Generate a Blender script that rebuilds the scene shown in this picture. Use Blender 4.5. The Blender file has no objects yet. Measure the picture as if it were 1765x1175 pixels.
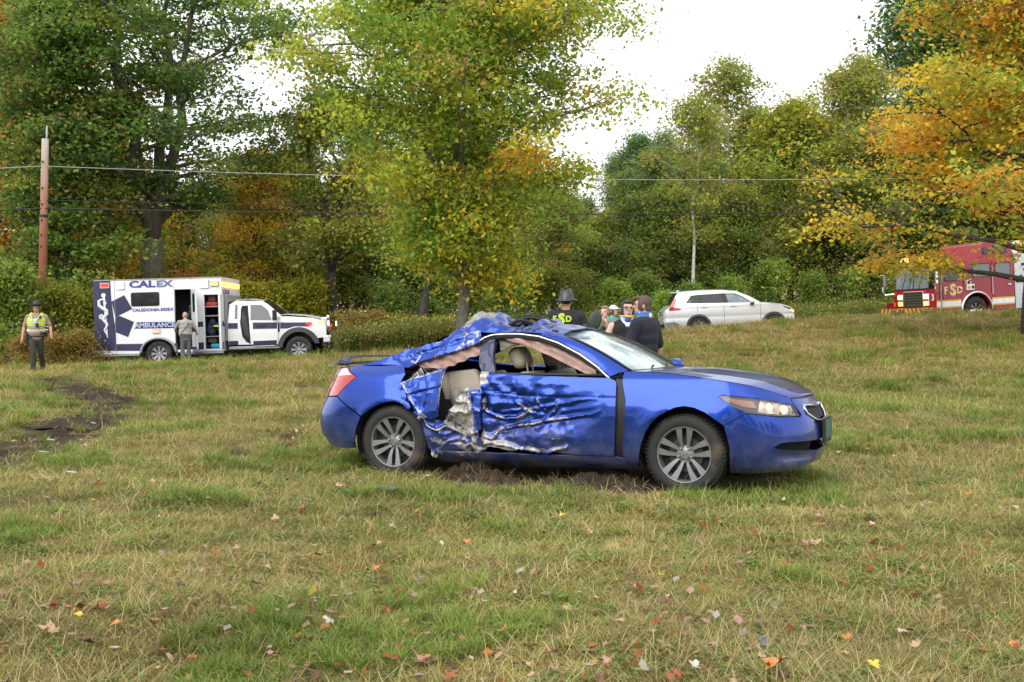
import bpy, bmesh, math, random
import numpy as np
from mathutils import Vector, Matrix
from mathutils.geometry import delaunay_2d_cdt
random.seed(7); RNG = np.random.default_rng(11)
S = bpy.context.scene; COL = S.collection
R_ = math.radians; PI = math.pi

# ---------------------------------------------------------------- camera
CAMZ, PITCH = 1.328, 0.00843
cam = bpy.data.objects.new('camera', bpy.data.cameras.new('camera')); COL.objects.link(cam)
cam.location = (0, 0, CAMZ); cam.rotation_euler = (PI/2-PITCH, 0, 0)
cam.data.sensor_width = 36; cam.data.lens = 39.9; cam.data.clip_start = .1; cam.data.clip_end = 2000
S.camera = cam
# ---------------------------------------------------------------- overcast sky + soft sun
SUN_EL, SUN_AZ = R_(43), R_(148)
w = bpy.data.worlds.new('World'); S.world = w; w.use_nodes = True
nt = w.node_tree; nt.nodes.clear()
sky = nt.nodes.new('ShaderNodeTexSky'); sky.sky_type = 'NISHITA'; sky.sun_disc = False
sky.sun_elevation = SUN_EL; sky.sun_rotation = SUN_AZ; sky.dust_density = 3; sky.air_density = 1.2
hs = nt.nodes.new('ShaderNodeHueSaturation'); hs.inputs['Saturation'].default_value = .12
mx = nt.nodes.new('ShaderNodeMix'); mx.data_type = 'RGBA'; mx.inputs[0].default_value = .82
mx.inputs[7].default_value = (7.9, 8.0, 8.2, 1)
bg = nt.nodes.new('ShaderNodeBackground'); bg.inputs['Strength'].default_value = .1
wo = nt.nodes.new('ShaderNodeOutputWorld')
nt.links.new(sky.outputs[0], hs.inputs['Color']); nt.links.new(hs.outputs[0], mx.inputs[6])
nt.links.new(mx.outputs[2], bg.inputs[0]); nt.links.new(bg.outputs[0], wo.inputs[0])
sl = bpy.data.lights.new('sun', 'SUN'); sl.energy = 1.5; sl.angle = R_(60); sl.color = (1, .97, .92)
so = bpy.data.objects.new('sun', sl); COL.objects.link(so)
so.rotation_euler = Vector((-math.sin(SUN_AZ)*math.cos(SUN_EL), math.cos(SUN_AZ)*math.cos(SUN_EL), math.sin(SUN_EL))).to_track_quat('Z', 'Y').to_euler()
S.view_settings.view_transform = 'Standard'; S.view_settings.look = 'None'; S.view_settings.exposure = 0.92; S.view_settings.gamma = 1
S.render.engine = 'CYCLES'; S.cycles.max_bounces = 7; S.cycles.transparent_max_bounces = 12; S.cycles.diffuse_bounces = 3
S.cycles.use_denoising = True

# ---------------------------------------------------------------- helpers
def lnk(o, parent=None):
    COL.objects.link(o)
    if parent is not None: o.parent = parent
    return o
def meshobj(name, V, F, mat=None, parent=None, smooth=False, mi=None, loc=None):
    me = bpy.data.meshes.new(name); me.from_pydata([tuple(v) for v in V], [], [tuple(f) for f in F])
    for m in (mat if isinstance(mat, (list, tuple)) else [mat]): me.materials.append(m)
    if mi is not None: me.polygons.foreach_set('material_index', np.asarray(mi, np.int32))
    if smooth: me.polygons.foreach_set('use_smooth', np.ones(len(me.polygons), bool))
    me.update(); o = bpy.data.objects.new(name, me)
    if loc is not None: o.location = loc
    return lnk(o, parent)
def fastmesh(name, V, F, mat=None, parent=None, smooth=False, cols=None, cname='tint'):
    """numpy V (n,3), F (m,k) constant k; cols = per-vertex colours"""
    V = np.asarray(V, np.float32); F = np.asarray(F, np.int32); m, k = F.shape
    me = bpy.data.meshes.new(name); me.vertices.add(len(V)); me.vertices.foreach_set('co', V.ravel())
    me.loops.add(m*k); me.loops.foreach_set('vertex_index', F.ravel()); me.polygons.add(m)
    me.polygons.foreach_set('loop_start', np.arange(0, m*k, k, dtype=np.int32))
    if smooth: me.polygons.foreach_set('use_smooth', np.ones(m, bool))
    if cols is not None:
        for nm, c in (cols.items() if isinstance(cols, dict) else [(cname, cols)]):
            c = np.asarray(c, np.float32)
            if c.ndim == 1:
                a = me.attributes.new(nm, 'FLOAT', 'POINT'); a.data.foreach_set('value', c)
            else:
                if c.shape[1] == 3: c = np.hstack([c, np.ones((len(c), 1), np.float32)])
                a = me.attributes.new(nm, 'FLOAT_COLOR', 'POINT'); a.data.foreach_set('color', c.ravel())
    if mat is not None: me.materials.append(mat)
    me.update(calc_edges=True); me.validate()
    return lnk(bpy.data.objects.new(name, me), parent)
def tag(o, label=None, cat=None, group=None, kind=None):
    if label: o['label'] = label
    if cat: o['category'] = cat
    if group: o['group'] = group
    if kind: o['kind'] = kind
    return o
def thing(name, label, cat, loc=(0, 0, 0), rz=0, group=None, rx=0, ry=0):
    o = lnk(bpy.data.objects.new(name, None)); o.location = loc; o.rotation_euler = (rx, ry, rz); o.empty_display_size = .2
    return tag(o, label, cat, group)
def copy_tree(o, parent=None):
    c = o.copy(); COL.objects.link(c); c.parent = parent
    for ch in list(o.children): copy_tree(ch, c)
    return c
class MB:
    """collects shapes into one mesh"""
    def __init__(s): s.V = []; s.F = []; s.M = []
    def add(s, V, F, m=0):
        n = len(s.V); s.V += [tuple(v) for v in V]; s.F += [tuple(i+n for i in f) for f in F]; s.M += [m]*len(F); return s
    def box(s, c, d, m=0, rot=None, bev=0):
        x, y, z = (k/2 for k in d)
        if bev:
            b = bev; bm = bmesh.new(); bmesh.ops.create_cube(bm, size=1); bmesh.ops.scale(bm, vec=d, verts=bm.verts)
            bmesh.ops.bevel(bm, geom=bm.edges[:], offset=b, segments=2, affect='EDGES', profile=.5)
            V = [v.co.copy() for v in bm.verts]; bm.verts.index_update(); F = [[v.index for v in f.verts] for f in bm.faces]; bm.free()
        else:
            V = [Vector(p) for p in ((-x,-y,-z),(x,-y,-z),(x,y,-z),(-x,y,-z),(-x,-y,z),(x,-y,z),(x,y,z),(-x,y,z))]
            F = [(3,2,1,0),(4,5,6,7),(0,1,5,4),(1,2,6,5),(2,3,7,6),(3,0,4,7)]
        if rot is not None: V = [rot @ v for v in V]
        return s.add([(v[0]+c[0], v[1]+c[1], v[2]+c[2]) for v in V], F, m)
    def tube(s, P, r, n=8, m=0, cap=True):
        """tube along polyline P, r scalar or list"""
        P = [Vector(p) for p in P]; rr = r if hasattr(r, '__len__') else [r]*len(P); V = []; F = []; up = None
        for i, p in enumerate(P):
            t = (P[min(i+1, len(P)-1)]-P[max(i-1, 0)]).normalized()
            if up is None: up = Vector((0, 0, 1)) if abs(t.z) < .9 else Vector((1, 0, 0))
            a = t.cross(up).normalized(); b = a.cross(t).normalized(); up = b
            for k in range(n): V.append(p+(a*math.cos(2*PI*k/n)+b*math.sin(2*PI*k/n))*rr[i])
        for i in range(len(P)-1):
            for k in range(n): F.append((i*n+k, i*n+(k+1) % n, (i+1)*n+(k+1) % n, (i+1)*n+k))
        if cap: F.append(tuple(range(n))[::-1]); F.append(tuple(range((len(P)-1)*n, len(P)*n)))
        return s.add(V, F, m)
    def lathe(s, prof, c=(0, 0, 0), n=24, axis='z', m=0, close=False, cap=True):
        """prof list of (r, h) about axis"""
        V = []; F = []
        for r, h in prof:
            for k in range(n):
                a = 2*PI*k/n; x, y = r*math.cos(a), r*math.sin(a)
                V.append((c[0]+x, c[1]+y, c[2]+h) if axis == 'z' else (c[0]+x, c[1]+h, c[2]+y) if axis == 'y' else (c[0]+h, c[1]+x, c[2]+y))
        L = len(prof)
        for i in range(L-1+close):
            for k in range(n): F.append((i*n+k, i*n+(k+1) % n, ((i+1) % L)*n+(k+1) % n, ((i+1) % L)*n+k))
        if cap and not close: F.append(tuple(range(n))[::-1]); F.append(tuple(range((L-1)*n, L*n)))
        return s.add(V, F, m)
    def ell(s, c, r, n=12, m=0, rot=None):
        V = []; F = []
        for i in range(n+1):
            th = PI*i/n
            for k in range(2*n):
                a = PI*k/n; v = Vector((r[0]*math.sin(th)*math.cos(a), r[1]*math.sin(th)*math.sin(a), r[2]*math.cos(th)))
                if rot is not None: v = rot @ v
                V.append((v[0]+c[0], v[1]+c[1], v[2]+c[2]))
        for i in range(n):
            for k in range(2*n): F.append((i*2*n+k, (i+1)*2*n+k, (i+1)*2*n+(k+1) % (2*n), i*2*n+(k+1) % (2*n)))
        return s.add(V, F, m)
    def prism(s, poly, y0, y1, m=0, ax='y'):
        """extrude a polygon in (x,z) along y (ax y), (x,y) along z (ax z) or (y,z) along x"""
        n = len(poly); f = {'y': lambda p, h: (p[0], h, p[1]), 'z': lambda p, h: (p[0], p[1], h), 'x': lambda p, h: (h, p[0], p[1])}[ax]
        V = [f(p, y0) for p in poly]+[f(p, y1) for p in poly]
        F = [tuple(range(n)), tuple(range(n, 2*n))[::-1]]+[(i, i+n, (i+1) % n+n, (i+1) % n) for i in range(n)]
        return s.add(V, F, m)
    def cap(s, a, b, ra, rb, n=12, m=0):
        """tapered capsule"""
        a, b = Vector(a), Vector(b); t = (b-a).normalized(); P = []; r = []
        for k in (-.95, -.7, -.35, 0): P.append(a+t*ra*k); r.append(ra*math.sqrt(max(0, 1-k*k)))
        for k in (0, .35, .7, .95): P.append(b+t*rb*k); r.append(rb*math.sqrt(max(0, 1-k*k)))
        return s.tube(P, r, n, m)
    def build(s, name, mat, parent=None, smooth=False, loc=None, fix=False):
        o = meshobj(name, s.V, s.F, mat, parent, smooth, s.M, loc)
        if fix:
            bm = bmesh.new(); bm.from_mesh(o.data); bmesh.ops.recalc_face_normals(bm, faces=bm.faces[:]); bm.to_mesh(o.data); bm.free()
        return o
def soft(o, ang=35):
    """smooth shading with sharp edges above an angle"""
    me = o.data; me.polygons.foreach_set('use_smooth', np.ones(len(me.polygons), bool))
    bm = bmesh.new(); bm.from_mesh(me)
    for e in bm.edges:
        if len(e.link_faces) == 2 and e.calc_face_angle(0) > R_(ang): e.smooth = False
    bm.to_mesh(me); bm.free(); return o
def bevel(o, w=.01, seg=2):
    m = o.modifiers.new('bevel', 'BEVEL'); m.width = w; m.segments = seg; m.limit_method = 'ANGLE'; m.angle_limit = R_(40); return o
def text(name, body, size, mat, parent, loc, rot, ext=.003, offset=0, sx=1, align='CENTER', bold=0, shear=0):
    cu = bpy.data.curves.new(name, 'FONT'); cu.body = body; cu.size = size; cu.extrude = ext; cu.offset = offset; cu.align_x = align; cu.align_y = 'CENTER'
    cu.resolution_u = 3; cu.shear = shear
    t = bpy.data.objects.new(name, cu); COL.objects.link(t); dg = bpy.context.evaluated_depsgraph_get(); dg.update()
    me = bpy.data.meshes.new_from_object(t.evaluated_get(dg)); bpy.data.objects.remove(t); me.materials.clear(); me.materials.append(mat)
    me.transform(Matrix.Diagonal((sx, 1, 1, 1))); me.name = name
    o = bpy.data.objects.new(name, me); o.location = loc; o.rotation_euler = rot; return lnk(o, parent)

# ---------------------------------------------------------------- materials
def nmat(name):
    m = bpy.data.materials.new(name); m.use_nodes = True; nt = m.node_tree; nt.nodes.clear()
    o = nt.nodes.new('ShaderNodeOutputMaterial'); p = nt.nodes.new('ShaderNodeBsdfPrincipled'); nt.links.new(p.outputs[0], o.inputs[0]); return m, nt, p
def N(nt, t, **k):
    n = nt.nodes.new('ShaderNode'+t)
    for a, b in k.items(): setattr(n, a, b)
    return n
def noise(nt, sc, det=4, ro=.55, co=None):
    n = N(nt, 'TexNoise'); n.inputs['Scale'].default_value = sc; n.inputs['Detail'].default_value = det; n.inputs['Roughness'].default_value = ro
    if co is None: co = N(nt, 'TexCoord').outputs['Object']
    nt.links.new(co, n.inputs['Vector']); return n.outputs[0]
def ramp(nt, src, stops):
    r = N(nt, 'ValToRGB'); e = r.color_ramp.elements
    while len(e) < len(stops): e.new(.5)
    for k, (p, c) in enumerate(stops): e[k].position = p; e[k].color = (*c, 1) if len(c) == 3 else c
    nt.links.new(src, r.inputs[0]); return r.outputs[0]
def mixc(nt, f, a, b, mode='MIX'):
    m = N(nt, 'Mix', data_type='RGBA', blend_type=mode)
    for i, v in ((0, f), (6, a), (7, b)):
        if isinstance(v, (int, float)): m.inputs[i].default_value = v
        elif isinstance(v, (tuple, list)): m.inputs[i].default_value = (*v, 1) if len(v) == 3 else v
        else: nt.links.new(v, m.inputs[i])
    return m.outputs[2]
def bumpn(nt, p, src, st=.3, d=.01):
    b = N(nt, 'Bump'); b.inputs['Strength'].default_value = st; b.inputs['Distance'].default_value = d
    nt.links.new(src, b.inputs['Height']); nt.links.new(b.outputs[0], p.inputs['Normal'])
def plain(name, col, rough=.6, metal=0, coat=0, var=.12, sc=6, bump=0, spec=.5, dirt=None, trans=0, em=0):
    m, nt, p = nmat(name); n = noise(nt, sc)
    lo = tuple(max(0, c*(1-var)) for c in col); hi = tuple(min(1, c*(1+var)) for c in col)
    c = ramp(nt, n, [(.3, lo), (.7, hi)])
    if dirt:
        n2 = noise(nt, dirt[1], 6, .65); f = ramp(nt, n2, [(dirt[2], (0, 0, 0)), (dirt[2]+.25, (1, 1, 1))]); c = mixc(nt, f, c, dirt[0])
    nt.links.new(c, p.inputs['Base Color']); p.inputs['Roughness'].default_value = rough; p.inputs['Metallic'].default_value = metal
    p.inputs['Coat Weight'].default_value = coat; p.inputs['Coat Roughness'].default_value = .04; p.inputs['Specular IOR Level'].default_value = spec
    p.inputs['Transmission Weight'].default_value = trans
    if em: nt.links.new(c, p.inputs['Emission Color']); p.inputs['Emission Strength'].default_value = em
    if bump: bumpn(nt, p, noise(nt, bump, 5), .35, .004)
    return m
def glass(name, tint=(.75, .85, .82), alpha=.25, rough=.02):
    """thin pane: mostly see-through, reflects"""
    m = bpy.data.materials.new(name); m.use_nodes = True; nt = m.node_tree; nt.nodes.clear()
    o = N(nt, 'OutputMaterial'); g = N(nt, 'BsdfGlossy'); g.inputs['Roughness'].default_value = rough
    t = N(nt, 'BsdfTransparent'); t.inputs[0].default_value = (*tint, 1); f = N(nt, 'Fresnel'); f.inputs[0].default_value = 1.5
    a = N(nt, 'Math', operation='ADD'); a.inputs[1].default_value = alpha; a.use_clamp = True; nt.links.new(f.outputs[0], a.inputs[0])
    x = N(nt, 'MixShader'); nt.links.new(a.outputs[0], x.inputs[0]); nt.links.new(t.outputs[0], x.inputs[1]); nt.links.new(g.outputs[0], x.inputs[2])
    nt.links.new(x.outputs[0], o.inputs[0]); return m
def lamp(name, col, st):
    m, nt, p = nmat(name); p.inputs['Base Color'].default_value = (*col, 1); p.inputs['Emission Color'].default_value = (*col, 1); p.inputs['Emission Strength'].default_value = st; return m
M = {}
M['black'] = plain('black plastic', (.012, .012, .013), .55, bump=60)
M['rubber'] = plain('tyre rubber', (.020, .020, .020), .8, bump=40, dirt=((.12, .095, .065), 5, .52))
M['chrome'] = plain('chrome', (.7, .7, .72), .12, 1, var=.05)
M['alu'] = plain('brushed alloy', (.23, .23, .235), .45, .6, var=.1, dirt=((.22, .18, .14), 9, .6))
M['alud'] = plain('dark alloy', (.06, .06, .065), .5, .5)
M['white'] = plain('white paint', (.76, .77, .79), .3, coat=.6, var=.04, sc=2, dirt=((.5, .48, .44), 3, .66))
M['navy'] = plain('navy vinyl', (.018, .02, .075), .4, coat=.3, var=.08)
M['red'] = lamp('red lamp', (1, .025, .015), 1.5)
M['amber'] = lamp('amber lamp', (1, .35, .06), 2.6)
M['wlamp'] = lamp('white lamp', (.9, .95, 1), 7)
M['darkglass'] = plain('tinted glass', (.012, .014, .017), .04, var=.1, spec=.8)
M['glass'] = glass('clear glass')
M['bark'] = plain('grey bark', (.13, .115, .10), .9, var=.45, sc=14, bump=18)
M['barkd'] = plain('dark bark', (.055, .047, .042), .9, var=.45, sc=14, bump=18)
M['birch'] = plain('birch bark', (.50, .48, .44), .8, var=.3, sc=9, bump=14, dirt=((.06, .05, .045), 7, .56))
M['grey'] = plain('grey metal', (.32, .33, .34), .45, .5)
M['beige'] = plain('beige upholstery', (.40, .35, .28), .75, var=.1, bump=120)

# ---------------------------------------------------------------- numeric noise + terrain
class VN:
    def __init__(s, seed): s.T = np.random.default_rng(seed).random((256, 256))
    def __call__(s, x, y):
        x = np.asarray(x, float); y = np.asarray(y, float); i = np.floor(x).astype(int); j = np.floor(y).astype(int); u = x-i; v = y-j
        u = u*u*(3-2*u); v = v*v*(3-2*v); T = s.T; a = T[i % 256, j % 256]; b = T[(i+1) % 256, j % 256]; c = T[i % 256, (j+1) % 256]; d = T[(i+1) % 256, (j+1) % 256]
        return (a*(1-u)+b*u)*(1-v)+(c*(1-u)+d*u)*v
    def fbm(s, x, y, o=4):
        r = 0; a = .5; t = 0
        for k in range(o): r = r+a*s(x*2**k+17*k, y*2**k+31*k); t += a; a *= .5
        return r/t
vn = VN(3); vn2 = VN(5)
def sst(a, b, x): t = np.clip((x-a)/(b-a), 0, 1); return t*t*(3-2*t)
def road_y(x): return np.interp(x, [-45, -10, 8, 17, 45], [33.5, 37, 43, 44.2, 47])
def road_z(x): return np.interp(x, [-45, -13, -6, 8, 17, 45], [-.9, .14, .42, 1.12, 1.62, 3])
def crest_z(x): return np.interp(x, [-45, -14, -10, -6, 0, 6, 10, 15, 20, 45], [-.1, .27, .42, .55, .85, 1.42, 1.78, 1.96, 2.08, 2.9])
def smooth_z(x, y):
    x = np.asarray(x, float); y = np.asarray(y, float); ry = road_y(x); yc = ry-4.6; rz = road_z(x)
    t = np.clip((y-10.5)/(yc-10.5), 0, 1); z = crest_z(x)*t**1.45-.02*np.clip(8-y, 0, 8)
    k = sst(yc, ry-2.4, y); z = z*(1-k)+(rz-.10)*k
    far = np.clip(y-ry-3, 0, 400); z = z+np.minimum(far*.02, 2)+np.clip(far-25, 0, 400)*.05*sst(-10, 25, x)
    return z
def gz(x, y):
    x = np.asarray(x, float); y = np.asarray(y, float); far = sst(30, 60, y)
    return smooth_z(x, y)+(vn.fbm(x*.9, y*.9, 3)-.5)*.10*(1-far)+(vn2.fbm(x*4, y*4, 2)-.5)*.03*(1-far)
def g0(x, y): return float(gz(x, y))

# ================================================================ GROUND
def seg_dist(px, py, pts):
    """distance from points to a polyline"""
    d = np.full(px.shape, 1e9)
    for (x0, y0), (x1, y1) in zip(pts[:-1], pts[1:]):
        L = (x1-x0)**2+(y1-y0)**2; t = np.clip(((px-x0)*(x1-x0)+(py-y0)*(y1-y0))/L, 0, 1)
        d = np.minimum(d, np.hypot(px-x0-t*(x1-x0), py-y0-t*(y1-y0)))
    return d
RUTS = [([(-10.6, 26), (-8.9, 23.2), (-7.6, 20.8), (-6.6, 19.0)], .85), ([(-6.5, 18.0), (-6.2, 16.6), (-5.75, 14.7), (-5.6, 13.3), (-5.35, 11.8), (-5.6, 10.4)], .85),
        ([(-7.6, 16.2), (-7.0, 14.2), (-6.5, 12.2)], .6), ([(-3.0, 12.5), (-2.8, 11.6)], .24), ([(-2.95, 15.3), (-2.6, 13.2), (-2.5, 12.4)], .22), ([(-1.2, 8.1), (-.8, 8.3)], .12)]
PATCH = [(-.30, 9.9, .62, .36), (-.05, 10.25, .6, .3), (.75, 9.55, .72, .34), (1.1, 9.4, .45, .26), (1.05, 7.9, .28, .10), (2.3, 8.2, .35, .12), (-1.9, 9.1, .3, .1)]
def dirt_at(x, y):
    n = vn.fbm(x*3.1, y*3.1, 4)*.75+vn2.fbm(x*9, y*9, 3)*.25; d = np.zeros(np.shape(x))
    for pts, r in RUTS: d = np.maximum(d, (1-sst(r*.35, r*1.25, seg_dist(x, y, pts)+(n-.5)*r*2.2))*(.78+.35*vn2.fbm(x*2.2, y*2.2, 3)))
    for cx, cy, rx, ry in PATCH: d = np.maximum(d, 1-sst(.5, 1.15, np.hypot((x-cx)/rx, (y-cy)/ry)+(n-.5)*1.2))
    return d
def green_at(x, y):
    """0 straw .. 1 green"""
    g = vn2.fbm(x*.55+9, y*.4, 4)*.45+vn.fbm(x*2.6, y*2.0, 3)*.55
    g = sst(.40, .62, g)
    band = np.exp(-((y-(18.5+.25*(x-6)))/2.2)**2)*sst(2.5, 5, x)      # lush band across the slope on the far side
    band = np.maximum(band, np.exp(-(((x+8.6)/1.3)**2+((y-17)/1.5)**2)))
    far = sst(20, 30, y)*.35*(1-band)
    return np.clip(g*.85*(.55+.45*sst(6, 10, y))-far+band*.8, 0, 1)

mg, nt, p = nmat('lawn ground'); co = N(nt, 'TexCoord').outputs['Object']
n1 = noise(nt, 7, 6, .7, co); n2 = noise(nt, 45, 5, .75, co); n3 = noise(nt, 1.2, 4, .6, co)
straw = ramp(nt, n2, [(.25, (.10, .075, .036)), (.5, (.26, .20, .09)), (.75, (.46, .37, .20))])
grn = ramp(nt, n2, [(.25, (.06, .07, .02)), (.55, (.16, .18, .05)), (.8, (.30, .30, .11))])
soil = ramp(nt, n1, [(.3, (.018, .012, .009)), (.7, (.06, .042, .03))])
ag = N(nt, 'Attribute', attribute_name='green').outputs['Fac']; ad = N(nt, 'Attribute', attribute_name='dirt').outputs['Fac']
c = mixc(nt, ag, straw, grn); c = mixc(nt, ramp(nt, n1, [(.52, (0, 0, 0)), (.75, (.75, .75, .75))]), c, (.14, .095, .05)); c = mixc(nt, ad, c, soil)
nt.links.new(c, p.inputs['Base Color']); p.inputs['Roughness'].default_value = .95; p.inputs['Specular IOR Level'].default_value = .15
bumpn(nt, p, n2, .8, .03)

ys = np.concatenate([[-40, -25, -14, -8, -4, -2, 0], np.geomspace(1.5, 52, 400), np.geomspace(54, 420, 28)])
fr = np.linspace(-1, 1, 241); fr = np.sign(fr)*np.abs(fr)**1.15
YY, FF = np.meshgrid(ys, fr, indexing='ij'); XX = FF*(.75*np.maximum(YY, 2)+9)
DD = dirt_at(XX, YY); ZZ = gz(XX, YY)-.035*DD+DD*(vn.fbm(XX*9, YY*9, 3)-.5)*.09
n, m = YY.shape; I = np.arange(n*m).reshape(n, m)
F = np.stack([I[:-1, :-1], I[:-1, 1:], I[1:, 1:], I[1:, :-1]], -1).reshape(-1, 4)
ground = fastmesh('ground', np.stack([XX, YY, ZZ], -1).reshape(-1, 3), F, mg, smooth=True, cols={'green': green_at(XX, YY).ravel(), 'dirt': DD.ravel()})
tag(ground, kind='structure')

# road up on the bank
mroad = plain('asphalt', (.05, .05, .052), .9, var=.25, sc=30, bump=80)
rx = np.linspace(-60, 60, 61); V = []; F = []
for x in rx:
    y = float(road_y(x)); z = float(road_z(x))
    for dy in (-3.1, 0, 3.1): V.append((x, y+dy, z+.01+(0.03 if dy == 0 else 0)))
for i in range(60):
    for k in range(2): F.append((i*3+k, i*3+3+k, i*3+4+k, i*3+1+k))
tag(meshobj('road', V, F, mroad, smooth=True), kind='structure')
V = []; F = []
for i, x in enumerate(rx):
    y = float(road_y(x)); z = float(road_z(x))+.0455
    for dy in (-.12, .12): V.append((x, y+dy, z))
F = [(i*2, i*2+2, i*2+3, i*2+1) for i in range(60)]
tag(meshobj('road_marking', V, F, plain('yellow road paint', (.55, .38, .05), .7)), kind='structure')

# ---------------------------------------------------------------- grass blades -> tufts -> instances
def leafmat(name, trans=.35, rough=.6, inst=True, objtint=False):
    m = bpy.data.materials.new(name); m.use_nodes = True; nt = m.node_tree; nt.nodes.clear(); o = N(nt, 'OutputMaterial')
    c = N(nt, 'Attribute', attribute_name='tint').outputs['Color']
    if inst: c = mixc(nt, 1.0, c, N(nt, 'Attribute', attribute_name='itint', attribute_type='INSTANCER').outputs['Color'], 'MULTIPLY')
    if objtint: c = mixc(nt, 1.0, c, N(nt, 'ObjectInfo').outputs['Color'], 'MULTIPLY')
    d = N(nt, 'BsdfPrincipled'); d.inputs['Roughness'].default_value = rough; d.inputs['Specular IOR Level'].default_value = .25; nt.links.new(c, d.inputs['Base Color'])
    t = N(nt, 'BsdfTranslucent'); nt.links.new(c, t.inputs[0]); x = N(nt, 'MixShader'); x.inputs[0].default_value = trans
    nt.links.new(d.outputs[0], x.inputs[1]); nt.links.new(t.outputs[0], x.inputs[2]); nt.links.new(x.outputs[0], o.inputs[0]); return m
MGRASS = leafmat('grass blade', .3); MLEAF = leafmat('tree leaf', .56, .55, False, True)
def blades(n, rad, h, hv, w, lean, cols, rng, seg=3, droop=.6):
    """n curved blades -> V, F(tri/quads as quads), colours"""
    V = []; F = []; C = []
    for _ in range(n):
        a = rng.random()*2*PI; r = rad*math.sqrt(rng.random()); px, py = r*math.cos(a), r*math.sin(a); d = rng.random()*2*PI if rng.random() < .6 else a
        L = h*(1+hv*(rng.random()*2-1)); le = lean*(.4+1.2*rng.random()); ww = w*(.6+.8*rng.random()); dx, dy = math.cos(d), math.sin(d); sx, sy = -dy, dx
        col = np.array(cols[rng.integers(len(cols))])*(.75+.5*rng.random()); b = len(V); el = PI/2-le; x, y, z = px, py, 0.
        for k in range(seg+1):
            f = 1-(k/seg)**1.6
            V += [(x-sx*ww*f*.5, y-sy*ww*f*.5, z), (x+sx*ww*f*.5, y+sy*ww*f*.5, z)]
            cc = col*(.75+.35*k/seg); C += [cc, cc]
            st = L/seg; x += dx*st*math.cos(el); y += dy*st*math.cos(el); z = max(z+st*math.sin(el), .004+.004*k); el -= droop*(.5+rng.random())/seg*1.5
        F += [(b+2*k, b+2*k+1, b+2*k+3, b+2*k+2) for k in range(seg)]
    return V, F, C
GREEN = [(.15, .235, .04), (.20, .27, .05), (.115, .19, .035), (.26, .29, .08)]
OLIVE = [(.31, .28, .09), (.36, .30, .11), (.21, .21, .06), (.44, .37, .16)]
STRAW = [(.56, .46, .25), (.48, .38, .19), (.64, .55, .34), (.38, .29, .14), (.27, .20, .095)]
def proto(name, V, F, C):
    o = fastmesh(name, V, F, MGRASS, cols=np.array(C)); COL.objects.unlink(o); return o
rg = np.random.default_rng(4); TUFT = []
def mk(*sets):
    V = []; F = []; C = []
    for s in sets:
        v, f, c = blades(*s[:7], rg, *(s[7:])); F += [tuple(i+len(V) for i in q) for q in f]; V += v; C += c
    TUFT.append(proto('tuft', V, F, C))
mk((46, .11, .065, .4, .0042, .65, GREEN, 3, .9), (18, .12, .06, .4, .004, 1.0, OLIVE))                      # 0 green
mk((40, .12, .06, .4, .0042, .9, OLIVE, 3, 1.0), (18, .13, .08, .4, .0035, 1.3, STRAW), (10, .1, .06, .3, .004, .6, GREEN))   # 1 olive
mk((44, .14, .12, .5, .0036, 1.46, STRAW, 3, .5), (14, .13, .05, .4, .004, .9, OLIVE))                      # 2 thatch lying down
mk((36, .15, .14, .5, .0034, 1.48, STRAW, 3, .25), (8, .13, .045, .4, .004, .8, GREEN))                     # 3 thatch
mk((54, .06, .14, .35, .0046, .40, GREEN, 4, 1.2), (16, .07, .12, .4, .004, .6, OLIVE, 4, 1.1))             # 4 tall green clump
mk((7, .07, .20, .35, .0022, .35, STRAW, 4, .5), (12, .1, .07, .4, .004, 1.0, STRAW))                       # 5 seed stalks
# 6 broad leaved weed / clover
V = []; F = []; C = []
for k in range(26):
    a = rg.random()*2*PI; r = .10*math.sqrt(rg.random()); h = .015+.035*rg.random(); s = .010+.012*rg.random(); t = rg.random()*2*PI; b = len(V); col = np.array([(.12, .20, .05), (.16, .24, .06), (.20, .24, .08)][rg.integers(3)])
    ux, uy = math.cos(t), math.sin(t); cx, cy = r*math.cos(a), r*math.sin(a)
    V += [(cx-ux*s, cy-uy*s, h-.004), (cx-uy*s*.7, cy+ux*s*.7, h+.004), (cx+ux*s, cy+uy*s, h), (cx+uy*s*.7, cy-ux*s*.7, h+.004)]; F.append((b, b+1, b+2, b+3)); C += [col]*4
TUFT.append(proto('tuft', V, F, C))

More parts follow.
